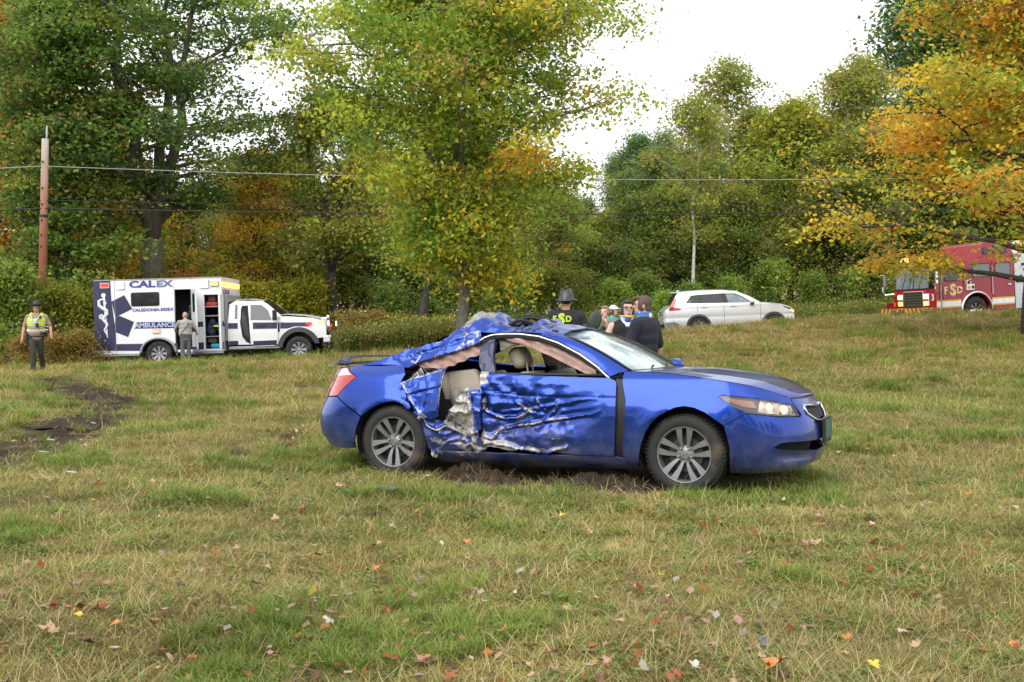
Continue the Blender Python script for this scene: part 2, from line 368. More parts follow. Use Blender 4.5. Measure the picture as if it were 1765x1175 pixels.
def instancer(name, pts, rot, scl, idx, tint, protos):
    me = bpy.data.meshes.new(name); n = len(pts); me.vertices.add(n); me.vertices.foreach_set('co', np.asarray(pts, np.float32).ravel())
    for nm, ty, key, arr in (('rot', 'FLOAT_VECTOR', 'vector', rot), ('scl', 'FLOAT', 'value', scl), ('idx', 'INT', 'value', idx), ('itint', 'FLOAT_COLOR', 'color', np.hstack([tint, np.ones((n, 1))]))):
        a = me.attributes.new(nm, ty, 'POINT'); a.data.foreach_set(key, np.asarray(arr, np.int32 if ty == 'INT' else np.float32).ravel())
    o = lnk(bpy.data.objects.new(name, me)); g = bpy.data.node_groups.new(name, 'GeometryNodeTree')
    g.interface.new_socket('Geometry', in_out='INPUT', socket_type='NodeSocketGeometry'); g.interface.new_socket('Geometry', in_out='OUTPUT', socket_type='NodeSocketGeometry')
    nd = g.nodes; gi = nd.new('NodeGroupInput'); go = nd.new('NodeGroupOutput'); jn = nd.new('GeometryNodeJoinGeometry'); ip = nd.new('GeometryNodeInstanceOnPoints')
    for pr in reversed(protos):
        oi = nd.new('GeometryNodeObjectInfo'); oi.inputs[0].default_value = pr; oi.inputs['As Instance'].default_value = True; g.links.new(oi.outputs['Geometry'], jn.inputs[0])
    def na(nm, ty):
        a = nd.new('GeometryNodeInputNamedAttribute'); a.data_type = ty; a.inputs['Name'].default_value = nm; return [s for s in a.outputs if s.name == 'Attribute' and s.enabled][0]
    g.links.new(gi.outputs[0], ip.inputs['Points']); g.links.new(jn.outputs[0], ip.inputs['Instance']); ip.inputs['Pick Instance'].default_value = True
    g.links.new(na('idx', 'INT'), ip.inputs['Instance Index']); g.links.new(na('rot', 'FLOAT_VECTOR'), ip.inputs['Rotation'])
    sc = nd.new('ShaderNodeCombineXYZ')
    for k in range(3): g.links.new(na('scl', 'FLOAT'), sc.inputs[k])
    g.links.new(sc.outputs[0], ip.inputs['Scale']); g.links.new(ip.outputs[0], go.inputs[0])
    md = o.modifiers.new('grow', 'NODES'); md.node_group = g; return o
TH = R_(24.5); OX, OY = -.727, 11.17
def in_wreck(x, y, pad=0):
    dx, dy = x-OX, y-OY; c, s = math.cos(TH), math.sin(TH); lx = c*dx-s*dy; ly = s*dx+c*dy
    return (lx > -.75-pad) & (lx < 3.5+pad) & (abs(ly) < .80+pad)
rg = np.random.default_rng(8); NP = 76000
y = 2.6*(41/2.6)**(rg.random(NP)**.92); x = (rg.random(NP)*2-1)*(.56*y+.9)
keep = (y < road_y(x)-3.0) & ~in_wreck(x, y, -.15); D = dirt_at(x, y); keep &= rg.random(NP) > np.clip(D-.02+.36*(vn.fbm(x*5, y*5, 3)-.5), 0, 1)*1.08
clump = vn.fbm(x*1.6+5, y*1.6, 3); keep &= rg.random(NP) < .55+.9*clump
x, y = x[keep], y[keep]; n = len(x); G_ = green_at(x, y); u = rg.random(n); Dk = dirt_at(x, y)
idx = np.where(u < .07+.36*G_, rg.choice([0, 0, 1], n), np.where(u < .46+.3*G_, 1, rg.choice([2, 2, 3], n)))
cl2 = vn2.fbm(x*.9+40, y*.9, 3); u2 = rg.random(n)
idx = np.where((cl2 > .60) & (u2 < .30), 4, idx); idx = np.where(u2 > .992, 5, idx); idx = np.where((u2 > .93) & (u2 < .985) & (y < 11), 6, idx)
scl = (.62+.5*rg.random(n))*(1+np.clip(y-7, 0, 30)*.06)*np.where(idx == 4, .9, 1)*(.75+.5*clump[keep]); scl = np.where((idx == 5) & (y > 12), scl*.6, scl)
br = .80+.60*vn.fbm(x*.8+70, y*.8, 4)+.18*(rg.random(n)-.5)
tint = np.stack([br*(1.0+.10*(rg.random(n)-.5)), br*(1.02+.06*(rg.random(n)-.5)), br*(.86+.2*(rg.random(n)-.5))], 1); tint[idx == 3] *= np.array([.8, .68, .55]); warm = sst(16, 30, y)[:, None]; tint = tint*(1+warm*np.array([.10, .04, .0]))
rot = np.stack([(rg.random(n)-.5)*.3, (rg.random(n)-.5)*.3, rg.random(n)*2*PI], 1)
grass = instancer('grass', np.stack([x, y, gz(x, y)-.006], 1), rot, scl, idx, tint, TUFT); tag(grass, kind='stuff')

# ================================================================ TREES
DG_ = (.10, .19, .045); GR = (.20, .31, .055); YG = (.42, .44, .07); OL = (.32, .31, .075); YE = (.66, .48, .06); OR = (.66, .32, .05); RD = (.50, .13, .04); BG = (.20, .29, .15); TN = (.38, .26, .10)
def pick(rng, pal):
    w_ = np.array([p[1] for p in pal]); return np.array(pal[rng.choice(len(pal), p=w_/w_.sum())][0])
def tree_mesh(seed, H, tr, env, pal, nl=26, nleaf=20000, ls=.12, csig=.42, edge=None, lean=(0, 0), fork=None, flat=.42, t0=.2, rise=.55, sub=4, low=None):
    """env: [(height fraction, radius)]; returns trunk (V,F) and leaves (V,F,C). edge: palette on outer clusters; low: palette below a height"""
    rng = np.random.default_rng(seed); eh, er = zip(*env); T = MB(); cl = []
    stems = []
    def wob(a, b, n, k):
        P = [Vector(a).lerp(Vector(b), i/n) for i in range(n+1)]; L = (Vector(b)-Vector(a)).length
        for i in range(1, n): P[i] += Vector(rng.normal(0, k*L, 3))*Vector((1, 1, .4)).length*.5
        return P
    top = Vector((lean[0], lean[1], H*.93))
    if fork:
        fz, nf, sp = fork; base = Vector((lean[0]*fz, lean[1]*fz, fz*H)); P = wob((0, 0, -.3), base, 5, .012)
        T.tube(P, [tr*(1.35 if i == 0 else 1.08-.25*i/5) for i in range(6)], 12)
        for k in range(nf):
            a = 2*PI*k/nf+rng.random(); e = Vector((math.cos(a)*sp, math.sin(a)*sp, H*(.80+.14*rng.random())))+Vector((lean[0], lean[1], 0)); st = wob(base-Vector((0, 0, .1)), e, 7, .025); stems.append((st, tr*.55))
    else: stems.append((wob((0, 0, -.3), top, 9, .012), tr))
    for st, r in stems:
        n = len(st)-1; T.tube(st, [r*(1.3 if (i == 0 and not fork) else (1-.88*i/n)) for i in range(n+1)], 10 if r > .1 else 7)
    def at(st, f):
        f = f*(len(st)-1); i = min(int(f), len(st)-2); return st[i].lerp(st[i+1], f-i)
    def R(z, a):
        h = z/H; return float(np.interp(h, eh, er))*(.80+.34*math.sin(3*a+seed)*math.sin(2.1*a+h*9)+.22*rng.random())
    for k in range(nl):
        st, r = stems[k % len(stems)]; f = t0+(1-t0)*((k+.5*rng.random())/nl)**.85
        if fork: f = max(.05, (f*H-st[0].z)/(st[-1].z-st[0].z))
        s = at(st, min(f, .97)); a = k*2.39996+rng.random()*.7; zt = min(s.z+(rise*(.5+rng.random()))*np.interp(s.z/H, eh, er)*.9, H*.99); rr = R(zt, a)
        e = Vector((lean[0]*zt/H+rr*math.cos(a), lean[1]*zt/H+rr*math.sin(a), zt)); P = wob(s, e, 5, .035); rb = max(.012, r*(1-.85*f)*.5)
        T.tube(P, [rb*(1-.85*i/5) for i in range(6)], 6, cap=False)
        for q in (.42, .58, .72, .86, 1): cl.append((at(P, q), q))
        for j in range(sub):
            q = .3+.6*rng.random(); s2 = at(P, q); d = Vector(rng.normal(0, 1, 3)); d.z = abs(d.z)*.3; d = d.normalized()*rr*(.30+.25*rng.random()); e2 = s2+d
            T.tube([s2, s2.lerp(e2, .5)+Vector((0, 0, .04)), e2], [rb*.45, rb*.3, rb*.1], 5, cap=False)
            cl.append((s2.lerp(e2, .6), q)); cl.append((e2, min(1, q+.3)))
    for st, r in stems: cl += [(at(st, q), .9) for q in (.75, .85, .93, 1)]
    nc = len(cl); per = np.maximum(4, rng.gamma(3, nleaf/nc/3, nc)).astype(int); tot = int(per.sum())
    C0 = np.repeat(np.array([c[0] for c in cl]), per, 0); ci = np.repeat(np.arange(nc), per)
    sg = csig*(.6+.7*rng.random(nc))[ci][:, None]; off = rng.normal(0, 1, (tot, 3))*sg*np.array([1, 1, flat]); off[:, 2] -= .25*(off[:, 0]**2+off[:, 1]**2)/np.maximum(sg[:, 0], .1)*.5
    Pp = C0+off; Pp[:, 2] = np.maximum(Pp[:, 2], .15)
    ccol = np.array([pick(rng, (low[1] if low and c[0].z < low[0]*H and rng.random() < low[2] else edge if edge and c[1] > .8 and rng.random() < .75 else pal)) for c in cl])
    col = ccol[ci]*(.72+.5*rng.random((tot, 1))); alt = rng.random(tot) < .22
    if alt.any(): col[alt] = np.array([pick(rng, edge if edge and rng.random() < .25 else pal) for _ in range(int(alt.sum()))])
    nrm = rng.normal(0, 1, (tot, 3)); nrm[:, 2] = abs(nrm[:, 2])+.5; nrm /= np.linalg.norm(nrm, axis=1)[:, None]
    u = np.cross(nrm, rng.normal(0, 1, (tot, 3))); u /= np.linalg.norm(u, axis=1)[:, None]; v = np.cross(nrm, u); L = ls*(.6+.7*rng.random((tot, 1)))
    LV = np.stack([Pp-u*L*.5, Pp+v*L*.36-nrm*L*.08, Pp+u*L*.66-nrm*L*.1, Pp-v*L*.36-nrm*L*.08], 1).reshape(-1, 3)
    LF = np.arange(tot*4).reshape(-1, 4); return T, LV, LF, np.repeat(col, 4, 0)
PROTO = {}
def tree(name, label, x, y, build=None, key=None, bark='barkd', rz=0, s=1, group=None, tint=(1, 1, 1), cat='tree', zoff=0, sz=None):
    t = thing(name, label, cat, (x, y, float(smooth_z(x, y))+zoff), rz, group); t.scale = (s, s, sz or s)
    if key is None or key not in PROTO:
        T, LV, LF, C = build(); tk = T.build('trunk', M[bark], t, smooth=True); cr = fastmesh('crown', LV, LF, MLEAF, t, cols=C)
        if key: PROTO[key] = (tk.data, cr.data)
    else:
        tk = lnk(bpy.data.objects.new('trunk', PROTO[key][0]), t); cr = lnk(bpy.data.objects.new('crown', PROTO[key][1]), t)
        if tk.data.materials[0] != M[bark]: tk.material_slots[0].link = 'OBJECT'; tk.material_slots[0].material = M[bark]
    cr.color = (*tint, 1); return t
def X(px, y): return (px-882.5)/1957*y
# centre maple
tree('maple_tree', 'green maple with orange-tipped leaves and a single grey trunk behind the wrecked coupe', X(790, 24), 24, lambda: tree_mesh(
    21, 11.6, .155, [(0, .2), (.14, .3), (.2, 1.3), (.28, 1.95), (.42, 2.6), (.56, 3.35), (.7, 3.65), (.82, 3.3), (.93, 2.1), (1, .5)],
    [(GR, 5), (YG, 6), (DG_, 1), (OL, 1)], 84, 165000, .105, .38, edge=[(YG, 6), (GR, 4), (OR, .8), (YE, 1.2), (TN, .5)], t0=.20, rise=.95, sub=5, low=(.42, [(YG, 4), (YE, 1.6), (OR, .8), (OL, 2), (GR, 2)], .6)), bark='bark', s=.92, sz=1.0, tint=(1.2, 1.25, 1.05))
# orange maple near the fire engine
tree('maple_tree', 'orange and gold maple whose branches hang over the fire engine', X(1775, 31), 31, lambda: tree_mesh(
    33, 13.2, .21, [(0, .3), (.085, .6), (.12, 3.0), (.17, 4.2), (.25, 4.5), (.36, 4.7), (.5, 4.3), (.64, 3.6), (.8, 2.6), (.93, 1.4), (1, .4)],
    [(GR, 2), (YG, 3), (OL, 2), (YE, 4), (OR, 2)], 60, 80000, .135, .40, edge=[(YE, 5), (OR, 2.6), (YG, 2.6), (RD, .3), (TN, .4)], t0=.125, rise=.40, sub=5), bark='barkd', rz=2.1, tint=(1.22, 1.22, 1.05))
# big dark maple behind the ambulance
tree('maple_tree', 'huge dark green maple with a thick forked grey trunk behind the ambulance', X(263, 46), 46, lambda: tree_mesh(
    44, 19, .52, [(0, .3), (.16, .6), (.22, 3.2), (.33, 4.2), (.5, 4.8), (.65, 6.2), (.8, 6.6), (.93, 4), (1, 1)],
    [(DG_, 5), (GR, 4), (OL, 1)], 56, 64000, .175, .58, edge=[(DG_, 4), (GR, 4), (OL, 1.2), (TN, .5)], fork=(.26, 4, 2.6), t0=.27, rise=.5, sub=5, flat=.3), bark='bark', rz=.6)
# taller green tree at the pole
tree('maple_tree', 'tall green maple with a thin trunk standing behind the utility pole', X(108, 43), 43, lambda: tree_mesh(
    55, 14.6, .2, [(0, .3), (.12, 1.6), (.25, 2.6), (.45, 2.7), (.65, 2.4), (.85, 1.9), (1, .5)],
    [(GR, 5), (DG_, 4), (OL, 1.5)], 44, 46000, .17, .55, edge=[(GR, 4), (DG_, 2), (OL, 1), (TN, .6), (YG, 1)], t0=.14, rise=.4, sub=4, flat=.32))
YT = lambda: tree_mesh(66, 12, .16, [(0, .3), (.15, 1.4), (.35, 2.8), (.6, 3.0), (.8, 2.2), (1, .5)], [(YE, 4), (OR, 2), (YG, 3), (OL, 2)], 34, 17000, .18, .5, t0=.2, rise=.8, sub=4, edge=[(YE, 4), (OR, 3), (TN, 1)])
tree('maple_tree', 'small yellow tree between the thick forked trunk and the olive tree', X(438, 56), 56, YT, 'yt', rz=1.1, s=.86, tint=(1, 1, .9)) if False else None
OT = lambda: tree_mesh(77, 11.5, .24, [(0, .3), (.14, 1.8), (.3, 3.0), (.55, 3.4), (.78, 2.5), (1, .5)], [(OL, 4), (YG, 4), (GR, 3)], 38, 21000, .16, .5, fork=(.3, 3, 1.3), t0=.2, rise=.6, sub=4, edge=[(YG, 3), (OL, 3), (TN, 1.5), (OR, .6)])
tree('maple_tree', 'yellow leaved tree glowing between the utility pole and the thick forked trunk', X(190, 57), 57, YT, 'yt')
tree('maple_tree', 'small yellow tree past the thick forked trunk over the ambulance cab', X(438, 56), 56, YT, 'yt', rz=1.1, s=.84, tint=(1, 1, .9))
tree('maple_tree', 'pale orange tree over the rear half of the ambulance roof', X(150, 60), 60, YT, 'yt', rz=3.1, s=1.15, tint=(1, .9, .9))
tree('maple_tree', 'tall orange tree rising behind the green maple at the utility pole', X(0, 52), 52, YT, 'yt', rz=2, s=1.62, tint=(1.05, .82, .9))
tree('maple_tree', 'orange tree half out of the picture beside the utility pole', X(-30, 50), 50, YT, 'yt', rz=4, s=1.0, tint=(1.05, .75, .9))
tree('maple_tree', 'broad olive yellow tree with a dark crooked trunk between ambulance and grey trunked maple', X(572, 48), 48, OT, 'ot')
tree('maple_tree', 'olive tree with a dark leaning trunk just beside the centre maple', X(716, 43), 43, lambda: tree_mesh(88, 9.5, .20, [(0, .3), (.25, 1.2), (.5, 2.3), (.75, 2.0), (1, .4)],
    [(GR, 4), (YG, 2), (DG_, 3)], 26, 14000, .15, .45, lean=(1.3, 0), t0=.3, rise=.6))
tree('maple_tree', 'slim olive tree showing past the shoulder of the centre maple', X(955, 52), 52, OT, 'ot', rz=2.2, s=.62, tint=(.9, .95, 1))
# woods: shared crowns; pale bluish leaf colour also stands in for distance haze
GT = lambda: tree_mesh(101, 16, .19, [(0, .2), (.12, 2.0), (.3, 2.8), (.55, 2.4), (.75, 1.6), (.9, .8), (1, .2)], [(GR, 4), (DG_, 3), (BG, 3)], 52, 22000, .18, .5, flat=.6, t0=.12, rise=.5, edge=[(BG, 3), (GR, 3), (OL, 1)])
PT = lambda: tree_mesh(111, 18, .15, [(0, .2), (.25, .8), (.4, 1.5), (.6, 1.9), (.8, 1.2), (.92, .6), (1, .15)], [(BG, 5), (GR, 3), (OL, 2)], 52, 18000, .17, .55, t0=.28, rise=.9, flat=.9, edge=[(BG, 4), (OL, 2), (YG, 1)])
RT = lambda: tree_mesh(121, 11, .18, [(0, .6), (.06, 2.6), (.2, 4.0), (.45, 4.3), (.7, 3.4), (.88, 2.0), (1, .4)], [(OL, 4), (YG, 4), (GR, 2)], 46, 24000, .19, .55, t0=.06, rise=.7, edge=[(YG, 3), (OL, 3), (YE, 1.2), (TN, 1.5)])
BT = lambda: tree_mesh(131, 13.5, .12, [(0, .2), (.4, .7), (.55, 1.5), (.75, 1.9), (.9, 1.2), (1, .3)], [(OL, 4), (YG, 3), (GR, 2)], 24, 7000, .17, .45, t0=.42, rise=.9, edge=[(YG, 3), (OL, 3), (TN, 1)])
CT = lambda: tree_mesh(141, 17, .18, [(0, .1), (.1, 2.4), (.4, 1.9), (.7, 1.1), (.9, .5), (1, .1)], [((.035, .07, .045), 4), ((.05, .085, .05), 3)], 60, 14000, .20, .4, t0=.1, rise=.05, flat=.2, sub=4)
tree('maple_tree', 'broad rounded golden olive tree at the wood edge behind the silver car', X(1365, 60), 60, RT, 'rt', s=1.08, tint=(.98, 1.04, .8))
tree('birch_tree', 'slender birch with a white trunk standing behind the roof of the silver car', X(1197, 53.2), 53.2, BT, 'bt', bark='birch', s=.86)
tree('birch_tree', 'tall pale trunked birch rising high above the wood edge behind the silver car', X(1253, 64), 64, BT, 'bt', bark='birch', rz=1.3, s=1.16)
tree('birch_tree', 'white stemmed birch beside the orange maple', X(1463, 61), 61, BT, 'bt', bark='birch', rz=2.9, s=1.06)
tree('birch_tree', 'second white stemmed birch leaning beside the orange maple', X(1486, 62), 62, BT, 'bt', bark='birch', rz=4.4, s=1.12)
rr = random.Random(5)
LB = {'gt': 'dense green forest tree in the wood behind the silver car', 'pt': 'pale bluish green poplar in the wood behind the silver car', 'rt': 'low bushy olive tree at the foot of the wood behind the silver car', 'ct': 'dark green spruce among the broadleaf trees of the wood'}
BUILD = {'gt': GT, 'pt': PT, 'rt': RT, 'ct': CT, 'ot': OT, 'yt': YT}; NM = {'gt': 'forest_tree', 'pt': 'poplar_tree', 'rt': 'forest_tree', 'ct': 'spruce_tree'}
WOODS = [  # px, Y, key, scale, tint
 (1062, 76, 'pt', .86, (.95, 1, 1.15)), (1100, 74, 'gt', .86, (.95, 1, 1.1)), (1142, 78, 'pt', 1.02, (.95, 1, 1.15)), (1180, 73, 'gt', .9, (1.1, 1, .9)), (1215, 82, 'pt', 1.1, (1, 1, 1)), (1285, 86, 'ct', 1.22, (1, 1, 1)),
 (1310, 80, 'gt', 1.14, (1.15, 1.02, .9)), (1345, 84, 'pt', 1.12, (1.1, 1, .9)), (1385, 82, 'gt', 1.05, (1.2, 1.05, .9)), (1425, 78, 'pt', 1.05, (1.1, 1, .9)), (1455, 86, 'gt', 1.2, (1.1, 1, .9)), (1500, 80, 'gt', 1.12, (1, 1, 1)),
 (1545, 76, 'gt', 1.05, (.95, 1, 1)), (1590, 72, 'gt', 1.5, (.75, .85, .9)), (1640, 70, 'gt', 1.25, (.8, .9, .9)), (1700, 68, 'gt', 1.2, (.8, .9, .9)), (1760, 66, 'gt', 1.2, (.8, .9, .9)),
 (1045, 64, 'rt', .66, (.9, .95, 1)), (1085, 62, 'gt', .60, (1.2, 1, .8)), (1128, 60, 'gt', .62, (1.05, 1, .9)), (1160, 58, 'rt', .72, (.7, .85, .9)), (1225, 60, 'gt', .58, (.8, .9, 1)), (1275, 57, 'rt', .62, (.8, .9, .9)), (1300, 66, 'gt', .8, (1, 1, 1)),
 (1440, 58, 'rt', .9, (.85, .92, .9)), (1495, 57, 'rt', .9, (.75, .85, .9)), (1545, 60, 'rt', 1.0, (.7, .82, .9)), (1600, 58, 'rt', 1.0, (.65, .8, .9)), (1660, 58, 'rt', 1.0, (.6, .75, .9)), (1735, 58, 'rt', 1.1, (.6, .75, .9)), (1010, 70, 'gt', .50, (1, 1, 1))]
LAND = [(-30, 'the picture edge beside the utility pole'), (72, 'the utility pole'), (165, 'the rear corner of the ambulance'), (262, 'the thick forked trunk'), (340, 'the open ambulance door'), (430, 'the ambulance cab'), (530, 'the ambulance hood'), (640, 'the weedy gap past the ambulance'), (790, 'the centre maple trunk'), (880, 'the crumpled roof of the coupe'), (975, 'the firefighter'), (1060, 'the people in neck braces'), (1150, 'the tail of the silver car'), (1250, 'the roof of the silver car'), (1350, 'the hood of the silver car'), (1440, 'the weeds ahead of the silver car'), (1535, 'the striped bumper of the fire engine'), (1600, 'the cab of the fire engine'), (1690, 'the raised roof of the fire engine'), (1762, 'the orange maple trunk')]
USED = set()
def where(look, px, Y, first, rows):
    """one label per thing: its look, its row and what it stands by"""
    row = next(w_ for lim, w_ in rows if Y < lim)
    for cand in sorted(LAND, key=lambda q: abs(q[0]-px)):
        side = 'above' if abs(px-cand[0]) < 12 else 'just left of' if px < cand[0] else 'just right of'
        for ex in ('', 'taller ', 'slimmer ', 'broader ', 'smaller '):
            lb = f'{ex}{look} in the {row}, {side} {cand[1]}'
            if lb not in USED and len(lb.replace('-', ' ').split()) <= 16: USED.add(lb); return lb
    return look
ROWS = [(60, 'front row'), (68, 'middle row'), (78, 'back row'), (999, 'farthest row')]
LOOK = {'gt': 'dense green tree', 'pt': 'pale bluish poplar', 'rt': 'bushy olive tree', 'ct': 'dark spruce', 'ot': 'olive tree', 'yt': 'yellow tree'}
def lk(k, tn): return (LOOK[k].replace('olive', 'deep green') if k == 'rt' and tn[0] < .85 else LOOK[k].replace('green', 'yellow green') if k == 'gt' and tn[0] > 1.07 else LOOK[k].replace('dense green', 'dark green') if k == 'gt' and tn[0] < .85 else LOOK[k])
HT = {'gt': 16, 'pt': 18, 'rt': 11, 'ct': 17}
for i, (px, Y, k, s, tn) in enumerate(WOODS):
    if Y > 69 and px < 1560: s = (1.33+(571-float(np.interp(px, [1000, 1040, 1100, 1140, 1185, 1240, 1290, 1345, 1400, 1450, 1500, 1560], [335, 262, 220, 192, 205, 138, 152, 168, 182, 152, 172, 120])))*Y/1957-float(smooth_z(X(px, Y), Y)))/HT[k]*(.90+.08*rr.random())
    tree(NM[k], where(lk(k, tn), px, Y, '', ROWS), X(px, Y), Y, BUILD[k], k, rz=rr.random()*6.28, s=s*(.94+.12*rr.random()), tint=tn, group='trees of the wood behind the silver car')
LEFTW = [(60, 66, 'gt', 1.0, (.9, .95, .9)), (130, 64, 'gt', .72, (1.1, 1, .8)), (235, 66, 'gt', .62, (1.3, 1.1, .8)), (330, 68, 'rt', .85, (1.2, 1.05, .8)), (395, 64, 'gt', .62, (1.3, 1.1, .8)), (450, 62, 'rt', .95, (1, 1, .9)), (505, 58, 'gt', .66, (1.2, 1.05, .8)),
 (640, 62, 'rt', .95, (.95, 1, .9)), (690, 66, 'gt', .62, (1, 1, .9)), (760, 64, 'rt', .9, (.8, .9, .9)), (840, 60, 'rt', .85, (.75, .87, .9)), (900, 58, 'rt', .78, (.8, .9, .9)), (975, 62, 'rt', .7, (.8, .95, .9)), (520, 76, 'pt', .8, (1, 1, 1)), (615, 74, 'pt', .78, (1, 1, 1)),
 (560, 60, 'rt', .62, (.8, .9, .85)), (600, 70, 'rt', .9, (.9, .95, .85)), (545, 72, 'rt', .8, (1, 1, .85)), (680, 72, 'rt', .9, (.9, 1, .85)), (425, 72, 'rt', .9, (1.1, 1, .8)), (290, 72, 'rt', .8, (1.2, 1.05, .8)), (725, 58, 'rt', .7, (.7, .85, .85))]
for i, (px, Y, k, s, tn) in enumerate(LEFTW):
    tree('forest_tree', where(lk(k, tn), px, Y, '', ROWS), X(px, Y), Y, BUILD[k], k, rz=rr.random()*6.28, s=s, tint=tn, group='trees of the roadside wood')
# shrubs
SH = lambda: tree_mesh(151, 2.6, .04, [(0, .9), (.15, 1.3), (.5, 1.5), (.8, 1.1), (1, .3)], [(GR, 3), (OL, 3), (YG, 3)], 26, 6500, .10, .26, t0=.03, rise=.9, edge=[(YG, 3), (YE, 1), (OL, 3), (TN, 1)], sub=4, flat=.7)
SR = lambda: tree_mesh(161, 1.7, .03, [(0, .9), (.2, 1.2), (.6, 1.2), (1, .3)], [(TN, 3), (OL, 4), (YG, 2), ((.22, .10, .04), 1)], 24, 5000, .085, .22, t0=.03, rise=.9, sub=4, flat=.8)
SHR = [(812, 47, 'sh', 1.1, (.8, .95, .9)), (775, 52, 'sh', 1.3, (.75, .95, .9)), (860, 55, 'sh', 1.4, (.75, .95, .9)), (15, 37.5, 'sh', 1.35, (.8, .95, .9)), (60, 40, 'sh', 1.15, (.75, .9, .9)), (105, 39, 'sh', 1.1, (1.05, 1, .8)), (150, 40.5, 'sh', 1.05, (1.1, 1, .8)), (200, 44, 'sh', 1.15, (1.1, 1, .8)), (260, 46, 'sh', 1.3, (1.1, 1, .8)), (330, 47, 'sr', 1.9, (1.5, .8, .9)), (385, 46, 'sh', 1.3, (1.1, 1, .7)), (430, 45, 'sh', 1.15, (1.25, 1.1, .7)), (480, 46, 'sh', 1.1, (1.2, 1.1, .7)),
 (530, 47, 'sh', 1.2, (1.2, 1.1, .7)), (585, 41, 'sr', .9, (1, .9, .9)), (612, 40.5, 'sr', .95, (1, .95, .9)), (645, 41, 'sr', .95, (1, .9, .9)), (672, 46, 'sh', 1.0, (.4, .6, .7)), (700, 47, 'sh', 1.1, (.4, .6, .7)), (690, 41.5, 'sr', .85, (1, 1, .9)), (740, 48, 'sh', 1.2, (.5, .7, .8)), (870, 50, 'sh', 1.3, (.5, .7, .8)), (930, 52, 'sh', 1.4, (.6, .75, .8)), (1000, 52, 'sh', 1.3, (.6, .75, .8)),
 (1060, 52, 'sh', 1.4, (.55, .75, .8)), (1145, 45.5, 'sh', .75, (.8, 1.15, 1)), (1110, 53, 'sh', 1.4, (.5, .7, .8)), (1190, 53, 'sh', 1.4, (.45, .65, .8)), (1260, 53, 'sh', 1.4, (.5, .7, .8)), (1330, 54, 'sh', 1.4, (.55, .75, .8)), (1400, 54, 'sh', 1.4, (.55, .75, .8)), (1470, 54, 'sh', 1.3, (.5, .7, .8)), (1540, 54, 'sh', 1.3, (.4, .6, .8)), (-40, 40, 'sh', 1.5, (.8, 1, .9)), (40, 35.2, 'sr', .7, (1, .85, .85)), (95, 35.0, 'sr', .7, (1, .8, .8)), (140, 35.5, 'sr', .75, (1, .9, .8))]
for px, Y, k, s, tn in SHR:
    dk = tn[0] < .7; lo = 'dark green shrub' if dk else 'leafy yellow green shrub' if k == 'sh' else 'low brown weedy shrub'
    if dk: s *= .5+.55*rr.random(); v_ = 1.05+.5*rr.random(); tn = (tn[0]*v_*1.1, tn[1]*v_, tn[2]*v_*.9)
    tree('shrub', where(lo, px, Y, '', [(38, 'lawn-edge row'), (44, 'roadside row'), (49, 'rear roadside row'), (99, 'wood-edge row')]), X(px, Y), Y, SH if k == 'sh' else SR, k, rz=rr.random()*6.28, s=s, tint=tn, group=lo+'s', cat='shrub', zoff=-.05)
# tall weeds and goldenrod
rg = np.random.default_rng(12); WEED = []
def weed(n, h, top, body):
    V, F, C = blades(n, .22, h, .35, .016, .16, body, rg, 3, .35); V = list(V); F = list(F); C = list(C)
    for k in range(0, len(V), 8):
        p = np.array(V[k+7])*.6+np.array(V[k+5])*.4
        for j in range(5):
            q = p+rg.normal(0, 1, 3)*(.035, .035, .09)*np.array(1)-np.array((0, 0, .12*rg.random()*h*2)); s = .02+.02*rg.random(); t = rg.random()*6.28; b = len(V); up = rg.normal(0, .5)
            V += [tuple(q+np.array((math.cos(t)*a-math.sin(t)*c_, math.sin(t)*a+math.cos(t)*c_, up*a))*s) for a, c_ in ((-1, 0), (0, .7), (1.3, 0), (0, -.7))]; F.append((b, b+1, b+2, b+3)); C += [np.array(top[rg.integers(len(top))])]*4
    WEED.append(proto('weed', V, F, C))
weed(26, .95, [(.42, .34, .06), (.30, .28, .06), (.16, .20, .05)], [(.16, .22, .05), (.22, .24, .06), (.12, .18, .04)])
weed(26, .85, [(.26, .17, .08), (.32, .25, .12), (.2, .2, .06)], [(.24, .20, .08), (.18, .19, .05)])
weed(30, .75, [(.16, .24, .06), (.2, .25, .07)], [(.13, .21, .045), (.17, .24, .06)])
NP = 15000; px = rg.random(NP)*2050-150; ry0 = 0; d = rg.random(NP)**1.3*9; Yc = 44+0*px
for _ in range(3): Yc = road_y((px-882.5)/1957*Yc)+3.3+d
x = (px-882.5)/1957*Yc; y = Yc
k2 = rg.random(NP) < .45; yy2 = 0*y
left = (px > 592) & (px < 830) & k2; y = np.where(left, road_y(x)-3.6+rg.random(NP)*3.2-0.0, y); x = np.where(left, (px-882.5)/1957*y, x)
idx = np.where(px > 1080, rg.choice([2, 2, 0], NP), np.where((px > 560) & (px < 850), rg.choice([0, 0, 2, 1], NP), rg.choice([0, 1, 2], NP)))
hh = (.65+.6*vn.fbm(x*.8, y*.8, 3))*(.8+.4*rg.random(NP)); hh = np.where(x > 12, hh*.95, hh)
br = (.75+.5*rg.random(NP))[:, None]*np.ones(3)
tag(instancer('tall_weeds', np.stack([x, y, smooth_z(x, y)-.02], 1), np.stack([(rg.random(NP)-.5)*.25, (rg.random(NP)-.5)*.25, rg.random(NP)*6.28], 1), hh, idx, br, WEED), kind='stuff')
